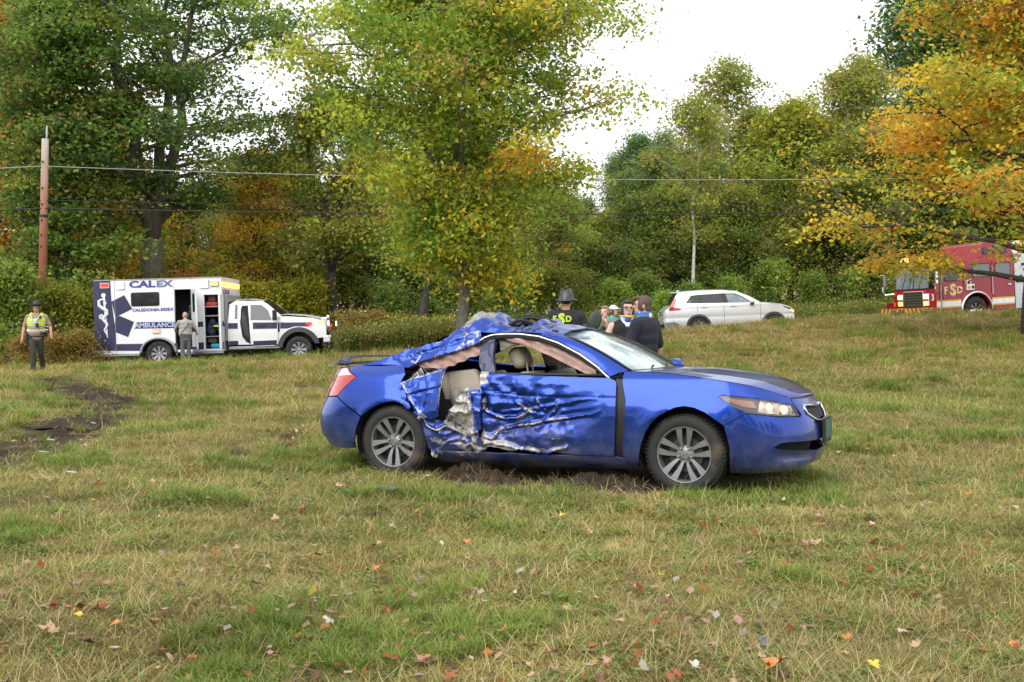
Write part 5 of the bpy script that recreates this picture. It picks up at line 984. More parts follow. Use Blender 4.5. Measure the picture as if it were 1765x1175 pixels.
onamb('blue_pouch', 'bright blue pouch on the lowest shelf of the ambulance locker', 'bag', 905, 572, (.30, .26, .14), plain('bright blue nylon', (.02, .32, .60), .6))
onamb('storage_box', 'dull red box standing on top in the ambulance locker', 'box', 885, 250, (.30, .26, .26), plain('dull red', (.16, .06, .06), .7), .3)
onamb('storage_box', 'brown box on the lower shelf of the ambulance locker', 'box', 880, 535, (.30, .26, .16), plain('brown card', (.20, .15, .08), .8), .34)
# lamps
def alamp(nm, zx0, zx1, zy0, zy1, mat):
    mb = MB(); a, b_ = A(zx0, zy1); c_, d = A(zx1, zy0); mb.box(((a+c_)/2, y0-.02, (b_+d)/2), (c_-a+.05, .03, d-b_+.05)); L = mb.build(nm, M['chrome'], amb); mb = MB(); mb.box(((a+c_)/2, y0-.042, (b_+d)/2), (c_-a, .03, d-b_), bev=.01); mb.build('lens', mat, L)
alamp('warning_light', 150, 203, 150, 178, M['red']); alamp('scene_light', 262, 304, 146, 186, M['wlamp']); alamp('scene_light', 822, 872, 130, 178, M['wlamp']); alamp('warning_light', 893, 940, 137, 164, lamp('orange red lamp', (1, .22, .06), 3)); alamp('warning_light', 496, 534, 462, 482, lamp('red orange lamp', (1, .15, .06), 2.4))
for k in range(5):
    mb = MB(); mb.box((x1+.03, -1.0+.45*k, 2.56), (.06, .26, .14), bev=.01); mb.build('warning_light', M['amber'], amb)
text('lettering', 'CALEX', .26, mlb, amb, (x1+.008, -.62, 2.30), (PI/2, 0, PI/2), .002, .006, 1.0)
fcab = MB(); fcab.box((x1+.05, 0, 1.5), (.10, 1.9, 1.5), bev=.03); fcab.build('cab_link', M['grey'], amb)
# cab
def cw(x, z): return np.interp(z, [.5, 1.0, 1.35, 1.5, 2.15], [.98, 1.0, .98, .94, .80])*np.interp(x, [2.1, 3.9, 4.6, 5.5, 5.75], [1, 1, .98, .95, .86])
xb = 2.17; xw = A(1468, 0)[0]
cab_lo = [(xb, .62), (xb, A(1010, 400)[1]), (A(1345, 0)[0], A(1345, 372)[1]), (A(1400, 0)[0], A(1400, 372)[1]), (A(1560, 0)[0], A(1560, 382)[1]), (A(1640, 0)[0], A(1640, 400)[1]), (A(1655, 0)[0], .98), (A(1655, 0)[0], .80)]+[(xw+.58*math.cos(a), .43+.60*math.sin(a)) for a in np.linspace(.55, PI-.3, 16)]+[(xw-.62, .62)]
cab = side_shell('cab', cab_lo, cw, .06, W_, amb)
top_loft('hood', [(A(zx, 0)[0], A(zx, zy)[1]-.005) for zx, zy in ((1330, 362), (1400, 360), (1500, 366), (1560, 376), (1610, 386), (1642, 402))], cw, W_, amb, .05)
gh = [(xb, A(1010, 402)[1]), (xb+.03, A(1015, 290)[1]), (A(1040, 0)[0], A(1040, 264)[1]), (A(1225, 0)[0], A(1225, 268)[1]), (A(1262, 0)[0], A(1262, 290)[1]), (A(1350, 0)[0], A(1350, 365)[1]), (A(1345, 0)[0], A(1345, 395)[1])]
side_shell('cab_upper', gh, cw, .05, W_, amb)
top_loft('cab_roof', [(xb, A(1010, 275)[1]), (A(1030, 0)[0], A(1030, 262)[1]), (A(1130, 0)[0], A(1130, 256)[1]), (A(1225, 0)[0], A(1225, 266)[1])], cw, W_, amb, .05)
top_loft('windshield', [(A(1228, 0)[0], A(1228, 268)[1]), (A(1290, 0)[0], A(1290, 314)[1]), (A(1345, 0)[0], A(1345, 362)[1])], cw, M['darkglass'], amb, .04)
side_shell('window', [A(1142, 398), A(1140, 292), A(1215, 292), A(1262, 330), A(1285, 398)], cw, .05, M['darkglass'], amb, off=-.012); side_shell('window', [A(1034, 388), A(1036, 292), A(1052, 292), A(1053, 388)], cw, .05, M['darkglass'], amb, off=-.012)
side_shell('dark_door_sheet', [A(1075, 315), A(1085, 298), A(1122, 296), A(1132, 400), A(1140, 560), A(1110, 545), A(1085, 510), A(1072, 420)], cw, .05, M['shell'], amb, (0,), off=-.008)  # flat black sheet on the cab side, painted shade of the open doorway
side_shell('cab_seat', [A(1082, 345), A(1098, 340), A(1125, 440), A(1132, 520), A(1105, 500), A(1086, 430)], cw, .05, plain('dark cab seat', (.05, .045, .06), .8), amb, (0,), off=-.016)
cdoor = side_shell('cab_door', [A(1148, 402), A(1330, 402), A(1325, 560), A(1300, 572), A(1160, 576)], cw, .06, W_, amb, (0,), off=-.05, flange=.05)
side_shell('navy_stripe', [A(1160, 413), A(1325, 413), A(1325, 455), A(1160, 458)], cw, .06, NV, cdoor, (0,), off=-.056, flange=.004); side_shell('navy_stripe', [A(1160, 540), A(1320, 533), A(1318, 566), A(1160, 572)], cw, .06, NV, cdoor, (0,), off=-.056, flange=.004)
side_shell('navy_stripe', [(xb+.01, A(1010, 456)[1]), A(1055, 456), A(1055, 416), (xb+.01, A(1010, 418)[1])], cw, .06, NV, cab, off=-.006, flange=.004); side_shell('navy_stripe', [(xb+.01, A(1010, 568)[1]), A(1055, 566), A(1055, 538), (xb+.01, A(1010, 540)[1])], cw, .06, NV, cab, off=-.006, flange=.004)
side_shell('navy_stripe', [A(1345, 414), A(1530, 412), A(1540, 440), A(1440, 440), A(1390, 455), A(1345, 455)], cw, .06, NV, cab, off=-.006, flange=.004)
mb = MB(); mb.box((A(1215, 0)[0], -1.07, A(1215, 436)[1]), (.30, .012, .04)); mb.build('handle', M['black'], cdoor)
fl = [(xw+.68*math.cos(a), .43+.70*math.sin(a)) for a in np.linspace(.25, PI-.15, 18)]+[(xw+.53*math.cos(a), .43+.55*math.sin(a)) for a in np.linspace(PI-.1, .3, 18)]
side_shell('fender_flare', fl, cw, .06, plain('grey flare plastic', (.05, .052, .06), .6), amb, off=-.05, flange=.08)
mb = MB(); mb.box(((xb+xw-.6)/2, 0, .52), (xw-.6-xb, 1.96, .10), bev=.02); mb.build('running_board', M['grey'], amb); mb = MB(); mb.box(((x0+5.2)/2, 0, .62), (6.6, 1.0, .25)); mb.box((4.5, 0, .9), (1.3, 1.5, .5)); mb.box((3.1, 0, .9), (1.6, 1.7, .6)); mb.build('chassis', M['shell'], amb)
xf = A(1657, 0)[0]
mb = MB(); mb.box((xf, 0, 1.22), (.10, 1.20, .52), bev=.03); gq = mb.build('grille', M['chrome'], amb); mb = MB(); [mb.box((xf+.052, 0, 1.04+.12*k), (.02, 1.04, .05)) for k in range(4)]; mb.build('grille_bars', M['black'], gq)
mb = MB(); mb.box((xf+.02, 0, .72), (.28, 1.98, .26), bev=.05); mb.build('front_bumper', M['chrome'], amb); mb = MB(); mb.box((xf+.05, 0, .50), (.2, 1.7, .18), bev=.03); mb.build('air_dam', M['black'], amb)
for sy in (-1, 1):
    mb = MB(); mb.box((xf-.06, sy*.80, 1.20), (.20, .30, .46), bev=.05); h = mb.build('headlight', M['chrome'], amb); mb = MB(); mb.box((xf+.04, sy*.80, 1.23), (.02, .2, .16), bev=.005); mb.build('lens', lamp('head lamp', (1, .97, .9), 1.5), h); mb = MB(); mb.box((xf-.17, sy*.945, 1.25), (.13, .02, .13), bev=.005); mb.build('indicator_lens', M['amber'], h)
    mb = MB(); mb.box((A(1318, 0)[0], sy*1.22, A(1318, 365)[1]), (.12, .20, .34), bev=.03); mb.tube([(A(1300, 0)[0], sy*.95, A(1300, 385)[1]), (A(1318, 0)[0], sy*1.16, A(1318, 370)[1])], .025, 6); mb.build('mirror', M['black'], amb)
mb = MB(); mb.box((A(1540, 0)[0], -1.0, A(1540, 420)[1]), (.16, .05, .09), bev=.01); mb.build('warning_light', M['red'], amb); mb = MB(); mb.box((xf+.06, -.45, A(1650, 435)[1]), (.05, .14, .08), bev=.01); mb.build('warning_light', M['red'], amb)
mb = MB(); mb.box((A(1330, 0)[0], -1.005, A(1330, 445)[1]), (.10, .02, .30), bev=.008); mb.build('fender_vent', M['black'], amb)
for x in (0, xw):
    for sg in (1, -1): car_wheel(amb, x, -sg*(.93 if x else 1.0), .415, .415, .245, .26 if x else .34, 8, sgn=sg, style='single', alloy=M['grey'])

# ================================================================ SILVER CAR ON THE ROAD
msv = plain('pearl silver paint', (.62, .63, .65), .28, .25, .8, var=.03, dirt=((.42, .40, .37), 3, .7))
suv = thing('parked_car', 'silver white compact sport utility car parked on the road above the grassy bank', 'car', (X(1205.7, 40.6), 41.55, 1.328-10*40.6/1957), 0, ry=-.038)
def Z(zx, zy): x = (zx-540)/304.5; return (x, .36+(530-zy)/304.5-.042*x)
def sw(x, z):
    h = np.interp(z, [.15, .3, .55, .9, 1.12, 1.25, 1.62, 1.7], [.86, .91, .93, .92, .89, .83, .66, .60]); return h*np.interp(x, [-1.24, -1.15, -.9, -.3, 2.6, 3.1, 3.35, 3.52], [.72, .86, .95, 1, 1, .93, .83, .66])
xr, xf_ = 0., 2.70
def archp(cx, r, a0, a1, n=14): return [(cx+r*math.cos(a), .355+r*math.sin(a)) for a in np.linspace(a0, a1, n)]
low = [(-1.18, .36), (-1.24, .62), (-1.22, .90), (-1.16, 1.03), (-.95, 1.17), (-.40, 1.225), (.4, 1.225), (1.3, 1.19), (2.20, 1.165), (2.45, 1.15), (3.05, 1.07), (3.36, .96), (3.49, .82), (3.52, .55), (3.46, .27)]+archp(xf_, .40, -.2, PI+.2)+[(2.2, .25), (.5, .25)]+archp(xr, .40, -.2, PI+.2)+[(-.5, .27)]
side_shell('body', low, sw, .045, msv, suv, disp=lambda u, z: .012*np.exp(-((z-.72)/.05)**2)+.010*np.exp(-((z-1.02)/.015)**2))
upp = [(-.98, 1.17), (-.80, 1.45), (-.68, 1.62), (-.40, 1.655), (.2, 1.675), (.9, 1.665), (1.45, 1.60), (1.85, 1.42), (2.24, 1.18), (2.2, 1.16), (1.3, 1.185), (-.4, 1.22)]
side_shell('upper_body', upp, sw, .045, msv, suv)
prof = [(-.70, 1.625), (-.4, 1.657), (.2, 1.677), (.9, 1.667), (1.45, 1.602)]; top_loft('roof', prof, sw, msv, suv, .05)
top_loft('windshield', [(1.47, 1.595), (1.85, 1.415), (2.25, 1.175)], sw, M['darkglass'], suv, .05); top_loft('hood', [(2.2, 1.168), (2.45, 1.152), (3.05, 1.072), (3.36, .962), (3.48, .84)], sw, msv, suv, .05)
top_loft('rear_glass', [(-.99, 1.17), (-.82, 1.45), (-.72, 1.60)], sw, M['darkglass'], suv, .02, flip=False); top_loft('tailgate', [(-1.24, .5), (-1.235, .80), (-1.18, 1.02), (-.98, 1.18)], sw, msv, suv, .0, flip=False); top_loft('front_fascia', [(3.485, .84), (3.525, .62), (3.5, .3)], sw, msv, suv, .0)
for pl in ([(-.36, 1.25), (-.20, 1.47), (.08, 1.50), (.03, 1.25)], [(.07, 1.25), (.16, 1.51), (.84, 1.52), (.92, 1.22)], [(1.10, 1.22), (1.02, 1.52), (1.33, 1.50), (1.58, 1.40), (1.86, 1.20)]): side_shell('window', pl, sw, .05, M['darkglass'] if pl[0][0] < 1 else plain('pale tinted glass', (.16, .21, .22), .05, var=.3, sc=3, spec=.8), suv, off=-.006, flange=.004)
side_shell('window_frame', [(-.42, 1.235), (-.22, 1.50), (.1, 1.525), (.9, 1.545), (1.36, 1.53), (1.63, 1.41), (1.93, 1.19), (.9, 1.205)], sw, .05, M['black'], suv, off=-.003, flange=.002)
for cx in (xr, xf_): side_shell('wheel_arch', archp(cx, .47, -.1, PI+.1, 20)+archp(cx, .385, PI+.1, -.1, 20), sw, .05, plain('grey arch plastic', (.05, .052, .058), .6), suv, off=-.012, flange=.03)
side_shell('sill_cladding', [(.42, .25), (2.28, .25), (2.28, .36), (.42, .36)], sw, .05, plain('grey sill plastic', (.2, .2, .21), .6), suv, off=-.006, flange=.02); side_shell('rear_skirt', [(-1.19, .33), (-1.21, .55), (-.85, .58), (-.62, .45), (-.46, .42), (-.44, .30)], sw, .05, plain('grey skirt plastic', (.16, .16, .17), .6), suv, off=-.006, flange=.02)
side_shell('taillight', [(-1.04, .98), (-.66, .99), (-.60, 1.03), (-.85, 1.10), (-.74, 1.40), (-.82, 1.42), (-1.0, 1.14)], sw, .04, mred, suv, off=-.010, flange=.008)
side_shell('headlight', [(3.05, 1.02), (3.38, .93), (3.46, .84), (3.30, .88), (3.1, .96)], sw, .04, M['darkglass'], suv, off=-.008, flange=.006); side_shell('indicator_lens', [(3.33, .84), (3.47, .78), (3.47, .86), (3.36, .90)], sw, .04, M['amber'], suv, off=-.012, flange=.006)
for x_ in (-.10+.07, .92, 2.22):
    side_shell('door_seam', [(x_, .34 if x_ > .5 else .86), (x_+.010, .34 if x_ > .5 else .86), (x_+.012, 1.18), (x_, 1.18)], sw, .08, M['black'], suv, off=-.002, flange=.001)
for x_ in (.12, 1.17): side_shell('door_handle', [(x_, 1.05), (x_+.22, 1.055), (x_+.22, 1.075), (x_, 1.075)], sw, .03, M['grey'], suv, off=-.02, flange=.02)
mb = MB(); mb.box((-.80, 0, 1.63), (.26, 1.10, .035), bev=.01); mb.build('roof_spoiler', msv, suv); mb = MB(); mb.prism([(-.62, 1.66), (-.45, 1.66), (-.58, 1.74), (-.63, 1.74)], -.03, .03); mb.build('roof_fin', msv, suv)
for sy in (-1, 1):
    mb = MB(); mb.ell((1.92, sy*1.01, 1.21), (.09, .12, .075), 7); m1 = mb.build('side_mirror', msv, suv, smooth=True); mb = MB(); mb.box((1.93, sy*.97, 1.13), (.12, .16, .06), bev=.02); mb.build('mirror_foot', M['black'], m1)
mb = MB(); mb.box((1.1, 0, .45), (4.4, 1.5, .4)); mb.build('underbody', M['shell'], suv); mb = MB(); mb.box((-1.245, 0, .90), (.015, .5, .14), bev=.004); mb.build('number_plate', plain('plate grey', (.16, .16, .16), .5), suv)
for x in (xr, xf_):
    for sg in (1, -1): car_wheel(suv, x, -sg*.80, .355, .355, .25, .235, 10, sgn=sg, style='single')

# ================================================================ FIRE ENGINE
YAW = R_(18); ft = thing('fire_engine', 'red fire engine with lit lights and a striped front bumper standing on the road', 'fire engine', (17.23, 44.14, 1.60), PI+YAW, ry=.058)
mfr = plain('engine red', (.36, .008, .012), .3, coat=.35, var=.08, sc=2); mfd = plain('deep engine red', (.27, .010, .018), .3, coat=.35, var=.08, sc=2); HW = 1.25
mwt = plain('white stripe', (.72, .72, .72), .5); mgd = plain('gold stripe', (.62, .36, .03), .5); mst = plain('treadplate', (.55, .56, .58), .35, .5, var=.2, sc=20)
mb = MB(); ar = [(.66*math.cos(a), .52+.66*math.sin(a)) for a in np.linspace(0, PI, 18)]
cabp = [(1.82, .50), (1.82, 1.25), (1.66, 2.40), (1.50, 2.50), (-.25, 2.50), (-1.77, 2.50), (-1.77, .50), (-.66, .50)]+ar[::-1]+[(.66, .50)]
mb.prism(cabp, -HW, HW); cabf = bevel(mb.build('cab', mfr, ft, fix=True), .05, 3)
mb = MB(); mb.prism([(-.15, 2.49), (-.35, 3.02), (-.5, 3.10), (-1.72, 3.10), (-1.77, 3.05), (-1.77, 2.49)], -1.18, 1.18); bevel(mb.build('raised_roof', mfd, ft, fix=True), .05, 3)
def fdecal(nm, poly, mat, t=.008, par=None): mb = MB(); mb.prism(poly, HW+.001, HW+t); return mb.build(nm, mat, par or cabf, fix=True)
fdoor = fdecal('cab_door', [(1.52, .52), (1.52, 2.36), (.62, 2.36), (.62, 1.10), (.72, .52)], mfd, .03); rdoor = fdecal('crew_door', [(-.78, .70), (-.78, 2.36), (-1.66, 2.36), (-1.66, .52), (-.85, .52)], mfd, .03); fdecal('side_panel', [(.58, 1.25), (.58, 2.38), (-.74, 2.38), (-.74, 1.25), (-.5, 1.28), (.3, 1.28)], mfd, .012)
window('window', .72, 1.70, 1.42, 2.26, fdoor, HW+.03, s=-1); window('window', -.62, 1.80, .14, 2.26, cabf, HW+.012, s=-1, glassm=plain('grey glass', (.12, .14, .16), .05, spec=.8)); window('window', -1.56, 1.80, -.90, 2.26, rdoor, HW+.03, s=-1, glassm=plain('grey glass', (.12, .14, .16), .05, spec=.8)); window('window', -1.5, 2.66, -.92, 2.94, cabf, 1.18, s=-1); window('window', -.75, 2.64, -.45, 2.86, cabf, 1.18, s=-1)
for za, zb_, m_ in ((.74, .93, mwt), (.93, .985, mgd), (.685, .74, mgd)):
    for xa, xb_ in ((.72, 1.80), (-1.75, -.72)): fdecal('stripe', [(xa, za), (xb_, za), (xb_, zb_), (xa, zb_)], m_, .036)
mb = MB(); mb.tube([(1.62, HW+.03, .50), (1.62, HW+.03, 1.25), (1.50, HW+.02, 2.42)], .035, 6); mb.build('corner_trim', M['grey'], ft)
mb = MB(); mb.tube([(.70*math.cos(a), HW+.02, .52+.70*math.sin(a)) for a in np.linspace(-.05, PI+.05, 24)], .05, 8); mb.build('wheel_arch_trim', M['chrome'], ft, smooth=True)
mgl = plain('gold leaf lettering', (.68, .52, .26), .45)
def FT(s, x, z, h, sx=1, of=.008): return text('lettering', s, h, mgl, fdoor, (x, HW+.034, z), (PI/2, 0, PI), .003, of, sx)
FT('F', 1.39, 1.33, .36, 1.0, .008); FT('S', 1.07, 1.33, .58, 1.05, .020); FT('D', .77, 1.33, .36, 1.0, .008)
mb = MB()
for x_, z_, w2, h2 in ((1.44, 1.212, .09, .02), (.835, 1.212, .05, .02), (.835, 1.448, .05, .02)): mb.box((x_, HW+.036, z_), (w2, .006, h2))
mb.tube([(1.06, HW+.036, 1.08), (1.06, HW+.036, 1.60)], .012, 6); mb.tube([(1.16, HW+.036, 1.16), (.95, HW+.036, 1.30), (1.17, HW+.036, 1.45)], .014, 6); mb.build('emblem', mgl, fdoor)
text('lettering', '3', .34, mwt, cabf, (1.826, 1.075, 1.10), (PI/2, 0, PI/2), .004, .012)
# front face: +x
XF = 1.82
def frontpane(nm, ya, yb, za, zb_, mat, dx=.01):
    f = lambda z: 1.82-(z-1.25)*.139+dx; mb = MB(); V = [(f(za), ya, za), (f(za), yb, za), (f(zb_), yb, zb_), (f(zb_), ya, zb_)]; V += [(x-.03, y, z) for x, y, z in V]; mb.add(V, [(0, 1, 2, 3), (4, 7, 6, 5), (0, 4, 5, 1), (1, 5, 6, 2), (2, 6, 7, 3), (3, 7, 4, 0)]); return mb.build(nm, mat, ft, fix=True)
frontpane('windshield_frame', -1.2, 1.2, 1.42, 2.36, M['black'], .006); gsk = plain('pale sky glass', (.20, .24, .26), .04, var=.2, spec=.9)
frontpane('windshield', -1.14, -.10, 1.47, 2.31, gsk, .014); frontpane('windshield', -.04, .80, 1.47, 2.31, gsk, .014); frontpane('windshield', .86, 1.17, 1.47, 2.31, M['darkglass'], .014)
fdecal('corner_window', [(1.60, 1.62), (1.60, 2.30), (1.66, 2.30), (1.74, 1.62)], M['darkglass'], .02)
mb = MB()
for ya in (-.75, -.35, .25): mb.tube([(1.81, ya, 1.45), (1.76, ya+.14, 1.80), (1.71, ya+.22, 2.12)], .016, 5)
mb.build('wipers', M['black'], ft)
mb = MB(); mb.box((XF+.02, 0, 1.06), (.08, 1.16, .62), bev=.02); gg = mb.build('grille', M['chrome'], ft); mb = MB()
for k in range(6): mb.box((XF+.066, 0, .80+.10*k), (.02, 1.04, .07))
mb.build('grille_bars', M['alud'], gg)
for sy in (-1, 1):
    mb = MB(); mb.box((XF+.03, sy*.76, 1.03), (.08, .32, .48), bev=.02); h = mb.build('headlight', M['chrome'], ft)
    for z_, m_ in ((1.15, lamp('white head lamp', (1, .95, .85), 2)), (.90, lamp('red flashing lamp', (1, .16, .05), 5) if sy > 0 else M['amber'])): mb = MB(); mb.box((XF+.08, sy*.76, z_), (.03, .24, .16), bev=.01); mb.build('lens', m_, h)
    mb = MB(); mb.tube([(1.75, sy*1.25, 1.30), (2.02, sy*1.52, 1.28), (2.10, sy*1.55, 1.42), (2.08, sy*1.55, 1.62)], .035, 8); mb.box((2.08, sy*1.55, 1.84), (.12, .24, .48), bev=.03); mb.build('mirror', M['chrome'], ft)
# bumper with chevrons
mb = MB(); mb.box((2.16, 0, .60), (.68, 2.50, .28), bev=.02); bp = mb.build('bumper', mfd, ft); mch = plain('yellow chevron', (.62, .50, .03), .5)
for k in range(-5, 6):
    yb_ = k*.235; sg = 1 if k > 0 else -1
    if k == 0: continue
    mb = MB(); V = [(2.505, yb_-.06, .475), (2.505, yb_+.06, .475), (2.505, yb_+.06+.13*-sg, .73), (2.505, yb_-.06+.13*-sg, .73)]; mb.add(V+[(2.499, y, z) for _, y, z in V], [(0, 1, 2, 3), (4, 7, 6, 5), (0, 4, 5, 1), (1, 5, 6, 2), (2, 6, 7, 3), (3, 7, 4, 0)]); mb.build('chevron', mch, bp, fix=True)
for k in range(3):
    mb = MB(); xa = 1.92+.2*k; V = [(xa, 1.254, .475), (xa+.09, 1.254, .475), (xa+.19, 1.254, .73), (xa+.10, 1.254, .73)]; mb.add(V+[(x, 1.249, z) for x, y, z in V], [(0, 1, 2, 3), (4, 7, 6, 5), (0, 4, 5, 1), (1, 5, 6, 2), (2, 6, 7, 3), (3, 7, 4, 0)]); mb.build('chevron', mch, bp, fix=True)
mb = MB(); mb.lathe([(0, 0), (.07, 0), (.09, .12), (.14, .20), (.14, .24), (0, .24)], (2.2, -.95, .74), 16, 'z'); mb.box((2.1, -1.05, .86), (.3, .25, .24), bev=.04); mb.build('siren', mfd, bp); mb = MB(); mb.lathe([(.03, -.05), (.05, .1), (.12, .2), (.12, .22), (0, .2)], (2.35, .25, .58), 16, 'x'); mb.lathe([(.03, -.05), (.05, .1), (.12, .2), (.12, .22), (0, .2)], (2.35, -.25, .58), 16, 'x'); mb.build('horn', M['chrome'], bp)
# roof lights
for k, m_ in enumerate((M['amber'], lamp('pale lamp', (.75, .62, .6), .5), M['amber'], lamp('red beacon', (1, .25, .12), 3), M['red'])):
    mb = MB(); mb.box((1.38, -1.0+.5*k, 2.60), (.24, .40, .17), bev=.04); mb.build('roof_light', m_, ft)
mb = MB(); mb.box((1.62, 0, 2.46), (.14, 2.3, .10), bev=.03); mb.build('visor', plain('pink red trim', (.45, .08, .09), .4), ft)
mb = MB(); mb.box((.35, HW+.03, 1.52), (.20, .05, .42), bev=.01); mb.box((.18, HW+.03, 1.42), (.16, .05, .22), bev=.01); eq = mb.build('equipment_bracket', mwt, ft)
for x_, z_, m_ in ((.36, 1.60, M['black']), (.36, 1.42, mgd), (.18, 1.42, M['black'])): mb = MB(); mb.lathe([(0, .02), (.055, .02), (.06, 0)], (x_, HW+.055, z_), 14, 'y'); mb.build('connector', m_, eq)
mb = MB(); mb.tube([(.52, HW+.06, 1.55), (.52, HW+.06, 1.95)], .02, 6); mb.tube([(-.74, HW+.05, 1.1), (-.74, HW+.05, 2.2)], .018, 6); mb.build('grab_rail', M['chrome'], ft); mb = MB(); mb.box((.72, HW+.05, 1.40), (.12, .04, .04), bev=.01); mb.build('handle', M['chrome'], fdoor); mb = MB(); mb.box((-1.52, HW+.05, 1.45), (.14, .04, .05), bev=.01); mb.build('handle', M['chrome'], rdoor)
# pump panel and body behind the cab
mb = MB(); mb.box((-2.35, 0, 1.55), (1.0, 2.44, 2.1), bev=.02); pp = mb.build('pump_panel', mst, ft); rgp = random.Random(3)
for k in range(14):
    mb = MB(); xx, zz = -2.35+rgp.uniform(-.4, .4), rgp.uniform(.8, 2.4); mb.lathe([(0, .05), (.05, .05), (.06, 0)], (xx, 1.225, zz), 12, 'y'); mb.build('gauge', [M['black'], M['alud'], M['chrome'], plain('green gauge', (.03, .2, .1), .4)][k % 4], pp)
mb = MB(); mb.box((-5.0, 0, 1.65), (4.2, 2.5, 2.3), bev=.03); mb.build('hose_body', mfr, ft); mb = MB(); mb.box((-2.2, 0, .75), (6.6, 1.2, .4)); mb.build('chassis', M['shell'], ft); mb = MB(); mb.box((-2.3, .9, 2.85), (.9, .5, .5), bev=.05); mb.build('hose_tray', mwt, ft)
for k in range(2): mb = MB(); mb.box((-3.9-2.0*k, 1.254, 1.5), (1.7, .02, 1.7)); mb.build('locker_shutter', mst, ft)
for x in (0, -5.2):
    for sg in (1, -1): car_wheel(ft, x, -sg*1.04, .53, .53, .29, .36, 8, sgn=sg, style='single', alloy=M['chrome'])

# ================================================================ PEOPLE
def fuse(mb, name, mat, parent, vox, smooth=4, mats=None):
    """union of overlapping shapes into one continuous skin"""
    o = mb.build(name, mat, None); r = o.modifiers.new('r', 'REMESH'); r.mode = 'VOXEL'; r.voxel_size = vox; s = o.modifiers.new('s', 'SMOOTH'); s.iterations = smooth; s.factor = .5
    dg = bpy.context.evaluated_depsgraph_get(); dg.update(); me = bpy.data.meshes.new_from_object(o.evaluated_get(dg)); bpy.data.objects.remove(o)
    me.name = name; me.materials.clear(); me.materials.append(mat); me.polygons.foreach_set('use_smooth', np.ones(len(me.polygons), bool)); return lnk(bpy.data.objects.new(name, me), parent)
def cloth(name, col, **k): return plain(name, col, .9, var=.22, sc=7, bump=9, **k)
SKIN = plain('skin', (.52, .30, .22), .55, var=.08, sc=20); SKIN2 = plain('pale skin', (.60, .38, .30), .55, var=.08, sc=20)
def person(label, loc, rz, H=1.75, g=1., pose=None, shirt=None, sleeve='short', trousers=None, shoes=None, hair=None, hairlen=0, skin=None, coat=0, neckline=1.47, headrot=0, headtilt=0, lean=0, vox=.0085):
    """feet at the origin, facing -y; pose gives elbows, wrists, knees, ankles as points for a 1.75 m body"""
    t = thing('person', label, 'person', loc, rz); k = H/1.75; t.scale = (k, k, k); skin = skin or SKIN; P = dict(eL=(.27, .02, 1.16), wL=(.28, -.06, .92), eR=(-.27, .02, 1.16), wR=(-.28, -.06, .92), kL=(.10, -.02, .49), aL=(.10, .02, .08), kR=(-.10, -.02, .49), aR=(-.10, .02, .08))
    P.update(pose or {}); V_ = Vector; L = lambda p: V_((p[0], p[1]-lean*max(0, p[2]-.95), p[2]))
    sh = {'L': L((.185*g**.5, .01, 1.42)), 'R': L((-.185*g**.5, .01, 1.42))}; hip = {'L': V_((.085, 0, .93)), 'R': V_((-.085, 0, .93))}; hc = L((0, -.025, 1.635)); hr = Matrix.Rotation(headrot, 3, 'Z') @ Matrix.Rotation(headtilt, 3, 'X')
    HP_ = lambda x, y, z: hc+hr @ V_((x, y, z))
    def trunk(mb, e):
        for z, w, d, y in ((.94, .165, .125, 0), (1.03, .165*g, .125*g**1.2, -.012*(g-1)*8), (1.14, .16*g, .12*g**1.2, -.015*(g-1)*8), (1.26, .175*g**.6, .125, 0), (1.36, .185*g**.5, .115, .005), (1.42, .17, .085, .01)): mb.ell(L((0, y, z)), (w+e, d+e, .15 if z < 1.4 else .10), 10)
    b = MB(); trunk(b, 0); b.cap(L((0, .01, 1.44)), hc+V_((0, .02, -.08)), .062, .056)
    b.ell(hc, (.074, .094, .110), 10, rot=hr); b.ell(HP_(0, -.030, -.055), (.056, .062, .062), 8, rot=hr); b.ell(HP_(0, -.098, -.012), (.014, .022, .022), 6, rot=hr); b.ell(HP_(0, -.080, -.055), (.030, .018, .014), 6, rot=hr)
    for s in (-1, 1): b.ell(HP_(s*.076, .012, -.010), (.012, .022, .032), 6, rot=hr); b.ell(HP_(s*.036, -.080, .030), (.024, .014, .010), 6, rot=hr)
    for s, x in (('L', 1), ('R', -1)):
        e, w = L(P['e'+s]), L(P['w'+s]); b.cap(sh[s], e, .052, .040); b.cap(e, w, .041, .028)
        d = (w-e).normalized(); hd = P.get('h'+s); d = V_(hd).normalized() if hd else d; side = V_((0, -1, 0)); side = (side-d*side.dot(d)).normalized() if abs(d.y) < .9 else V_((-x, 0, 0)); nrm = d.cross(side).normalized()
        pm = w+d*.055; b.cap(w+d*.01, w+d*.085, .030, .036, 8)
        for q in range(4): o_ = side*(.030-.020*q); ln = (.062, .075, .080, .062)[3-q]; a1 = w+d*.085+o_; a2 = a1+d*ln*.55+nrm*x*-.006; a3 = a2+d*ln*.45+nrm*x*-.016; b.cap(a1, a2, .0105, .010, 6); b.cap(a2, a3, .010, .0085, 6)
        a1 = w+d*.035+side*.03; b.cap(a1, a1+d*.04+side*.028, .013, .011, 6); b.cap(a1+d*.04+side*.028, a1+d*.075+side*.034, .011, .009, 6)
        kn, an = V_(P['k'+s]), V_(P['a'+s]); b.cap(hip[s], kn, .085, .058); b.cap(kn, an, .055, .040); b.cap(an+V_((0, .03, -.035)), an+V_((x*.015, -.15, -.045)), .038, .032, 8)
    body = fuse(b, 'body', skin, t, vox)
    for s in (-1, 1): m = MB(); m.ell(HP_(s*.032, -.087, .014), (.011, .006, .007), 6, rot=hr); m.build('eye', M['black'], body, smooth=True)
